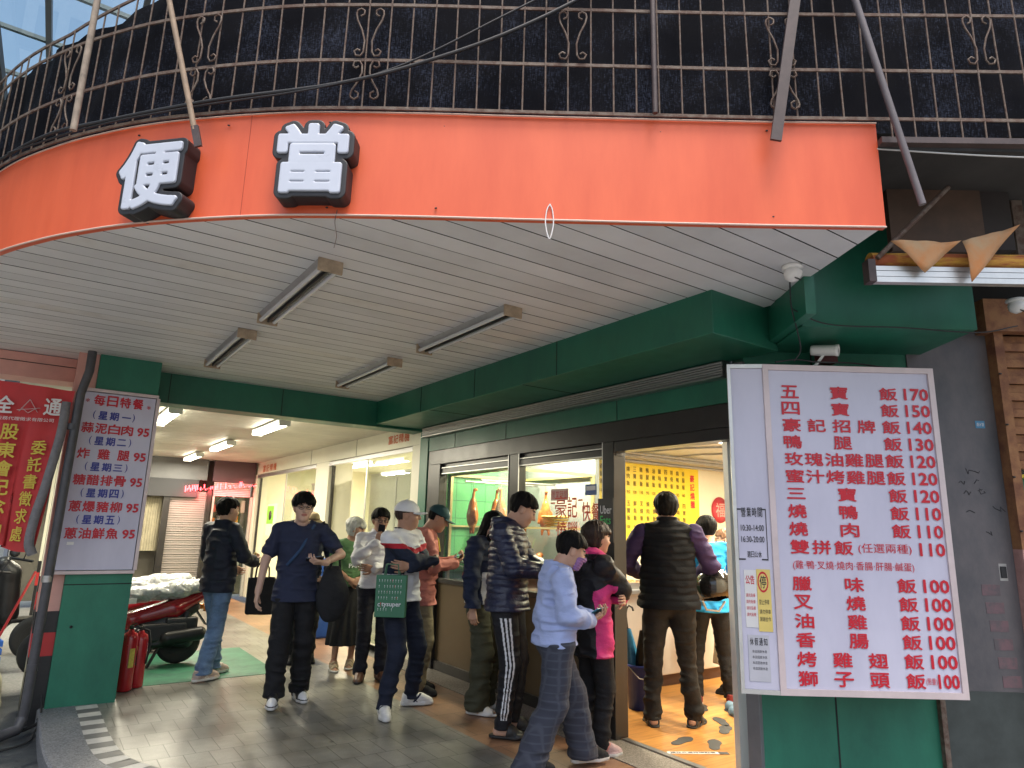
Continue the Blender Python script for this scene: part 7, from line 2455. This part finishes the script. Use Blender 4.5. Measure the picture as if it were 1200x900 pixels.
for ax_, rot in (('X', (0, 0, R(35))), ('Z', (0, 0, 0))):
    wv = _nt.nodes.new("ShaderNodeTexWave"); wv.bands_direction = ax_; wv.inputs["Scale"].default_value = 6.5; wv.inputs["Distortion"].default_value = .15
    mp = _nt.nodes.new("ShaderNodeMapping"); mp.inputs["Rotation"].default_value = rot
    _nt.links.new(_tc.outputs["Object"], mp.inputs[0]); _nt.links.new(mp.outputs[0], wv.inputs[0])
    if _acc is None: _acc = wv
    else:
        ad = _nt.nodes.new("ShaderNodeMath"); ad.operation = 'MAXIMUM'
        _nt.links.new(_acc.outputs[1], ad.inputs[0]); _nt.links.new(wv.outputs[1], ad.inputs[1])
rp = _nt.nodes.new("ShaderNodeValToRGB"); rp.color_ramp.elements[0].position = .80; rp.color_ramp.elements[1].position = 1.0
rp.color_ramp.elements[0].color = (.032, .037, .056, 1); rp.color_ramp.elements[1].color = (.05, .056, .078, 1)
_dv = _nt.nodes.new("ShaderNodeMath"); _dv.operation = 'MULTIPLY'; _dv.inputs[1].default_value = 1.0
_nt.links.new(ad.outputs[0], _dv.inputs[0]); _nt.links.new(_dv.outputs[0], rp.inputs[0]); _nt.links.new(rp.outputs[0], _b.inputs["Base Color"])
f.trousers("checked_trousers", M_plaid, wide=.030, fold=.010, seed=34, hem=.03, th=.02)
shoes(f, [C_black, M_sole])
f.hair(M_hair, 'crop', 9)
f.mask(cloth("lilac_mask", (0.30, 0.16, 0.36), .7))
phone(f, 'R', "phone with teal case held by the masked boy", case=mat("teal_phone_case", (.03, .16, .22), .3), off=(0.02, 0, .012))

# --- woman in black and pink jacket
f = Fig("short haired woman in black and pink hooded jacket with folded arms", (3.35, 3.745), -8, 1.56, Q1, wrR=(-.10, .225, 1.16), wrL=(.12, .20, 1.12), elR=(.8, .5, -.5), elL=(-.8, .4, -.5), handR=((-.85, -.1, .1), (0, -1, 0)), handL=((.8, -.3, .1), (0, -1, 0)), ankR=(.08, .02), ankL=(-.08, -.02), footR=-6, head_yaw=-4, head_pitch=4, neckf=.035)
f.body()


def pinkm(c, f=f):
    m = np.zeros(len(c), int)
    arm = near_arm(f, c, .078)
    m[(c[:, 2] < 1.24 - .5 * np.clip(.03 - c[:, 1], 0, 1)) & (c[:, 1] > -.075) & (c[:, 1] < .10) & ~arm & (np.abs(c[:, 0]) > .05)] = 1
    m[arm & (c[:, 2] < f.eR[2] - .02) & (c[:, 2] < 1.14)] = 1
    m[(c[:, 2] > f.neck[2] + .004)] = 1
    return m


f.top("jacket", [cloth("black_windbreaker", (0.014, 0.014, 0.017), 0.55), cloth("pink_windbreaker", (0.62, 0.045, 0.20), 0.55)], th=.03, arm=.026, hem=.70, collar=.065, fold=.012, loose=1.2, matf=pinkm, seed=37, h=.0058,
      extra=[ell(f.neck + A3(0, -.10, -.05), (.12, .055, .085), .03)])
f.trousers("trousers", C_black, wide=.008, seed=38)
shoes(f, [cloth("grey_pink_shoe", (0.42, 0.30, 0.30)), M_sole, cloth("salmon_shoe_strap", (0.5, 0.22, 0.2))])
f.hair(M_hair_dbrown, 'bob', 11)

# --- big man in black quilted vest at the doorway
Q2 = "customers ordering inside the doorway"
f = Fig("big man in black quilted vest over purple sleeves seen from behind", (4.345, 3.915), 50, 1.83, Q2, bulk=1.22, wrR=(.24, .25, 1.06), wrL=(-.20, .27, 1.08), elR=(.8, -.5, -.4), elL=(-.8, -.5, -.4), ankR=(.17, .02), ankL=(-.14, 0), footR=-30, footL=6, handR=((-.3, .9, .1), (-.6, 0, .5)))
f.body(True)
f.top("shirt", cloth("purple_fleece", (0.034, 0.02, 0.07)), th=.014, arm=.024, hem=.86, fold=.010, seed=40)
f.top("vest", mat("black_quilted_nylon", (0.006, 0.0068, 0.0095), 0.75, var=.2, vscale=20, bump=.3, bscale=90, spec=.15), th=.038, sleeve='none', hem=.84, collar=.075, quilt=(.050, .010, 0), fold=.006, seed=41, h=.006, loose=1.1)
f.trousers("jeans", cloth("washed_black_denim", (0.017, 0.0165, 0.017), 0.85, var=.5), th=.010, wide=.008, fold=.014, seed=42, hem=.045)
shoes(f, [mat("black_sandal", (0.016, 0.016, 0.016), .5)], 'sandal')
f.hair(M_hair, 'short', 13)
hp_ = f.world((.27, .13, 1.10))
hel = empty("motorcycle_helmet", (hp_.x + .10, hp_.y - .05, hp_.z - .10), R(-20), "glossy black motorcycle helmet hanging from the arm of the man in the vest", "helmet")
hel.scale = (1.18,) * 3


def helf(P):
    d = d_prim(P, ell(A3(0, 0, 0), (.125, .145, .130)))
    d = smin(d, d_prim(P, rbox(A3(0, .09, -.075), A3(.075, .06, .04), .035)), .05)
    d = smax(d, -.118 - P[:, 2], .01)
    inn = d_prim(P, ell(A3(0, -.01, -.02), (.10, .12, .125)))
    d = smax(d, -inn, .006)
    win = np.maximum(np.maximum(np.abs(P[:, 2] + .005) - .042, -(P[:, 1] - .06)), np.abs(P[:, 0]) - .11)
    return smax(d, -win, .008)


V, F = nets(helf, A3(-.16, -.18, -.16), A3(.16, .20, .16), .005, margin=2.4)
soft_mesh("shell", [(V, F)], mat("black_gloss", (0.012, 0.012, 0.013), 0.12, coat=.6), hel)
V, F = nets(lambda P: np.maximum(np.abs(d_prim(P, ell(A3(0, 0, 0), (.127, .147, .132)))) - .002, np.maximum(np.maximum(np.abs(P[:, 2] + .002) - .047, -(P[:, 1] - .045)), np.abs(P[:, 0]) - .12)), A3(-.16, -.18, -.16), A3(.16, .20, .16), .004, margin=2.8)
soft_mesh("visor", [(V, F)], mat("smoke_visor", (0.05, 0.045, 0.04), 0.08), hel)
MB().tube([(-.09, 0, -.11), (-.05, .02, -.17), (.05, .02, -.18), (.09, 0, -.11)], .008, 6).build("chin_strap", mat("grey_strap", (.4, .38, .35), .6), hel)

# --- person in a bright blue top
f = Fig("customer in bright blue top, black trousers and dark red trainers", (5.22, 4.20), 62, 1.66, Q2, ankR=(.16, -.03), ankL=(-.16, .04), footR=-26, footL=8, wrR=(.16, .26, 1.08), wrL=(-.16, .26, 1.08))
f.body()
f.top("t_shirt", cloth("bright_blue_cotton", (0.02, 0.26, 0.58)), th=.022, hem=.82, fold=.012, loose=1.2, seed=45)
f.trousers("trousers", C_black, wide=.004, seed=46)
shoes(f, [cloth("dark_red_trainer", (0.20, 0.03, 0.03)), M_sole, C_white])
f.hair(M_hair, 'short', 15)

# --- person in a tan coat
f = Fig("woman in long tan coat with brown hair tied back near the sign", (5.72, 4.34), 118, 1.56, Q2, wrR=(.16, .24, 1.08), wrL=(-.16, .24, 1.08), head_yaw=20, head_pitch=10)
f.body()
C_tan = cloth("tan_coat", (0.33, 0.26, 0.17))
f.top("coat", C_tan, th=.03, arm=.026, hem=.72, fold=.012, loose=1.2, seed=47, collar=.03)
f.skirt("coat_skirt", C_tan, hem=.30, flare=.07, top=.90)
f.trousers("trousers", cloth("brown_trousers", (0.12, 0.09, 0.06)))
shoes(f, [C_black, C_black])
f.hair(M_hair_brown, 'pony', 17)
f.strap(C_white, [f.shR + A3(-.05, .1, .03), f.shR + A3(-.04, 0, .07), f.shR + A3(-.06, -.11, 0), f.pel + A3(-.16, -.15, .25)], .012, "bag_strap")
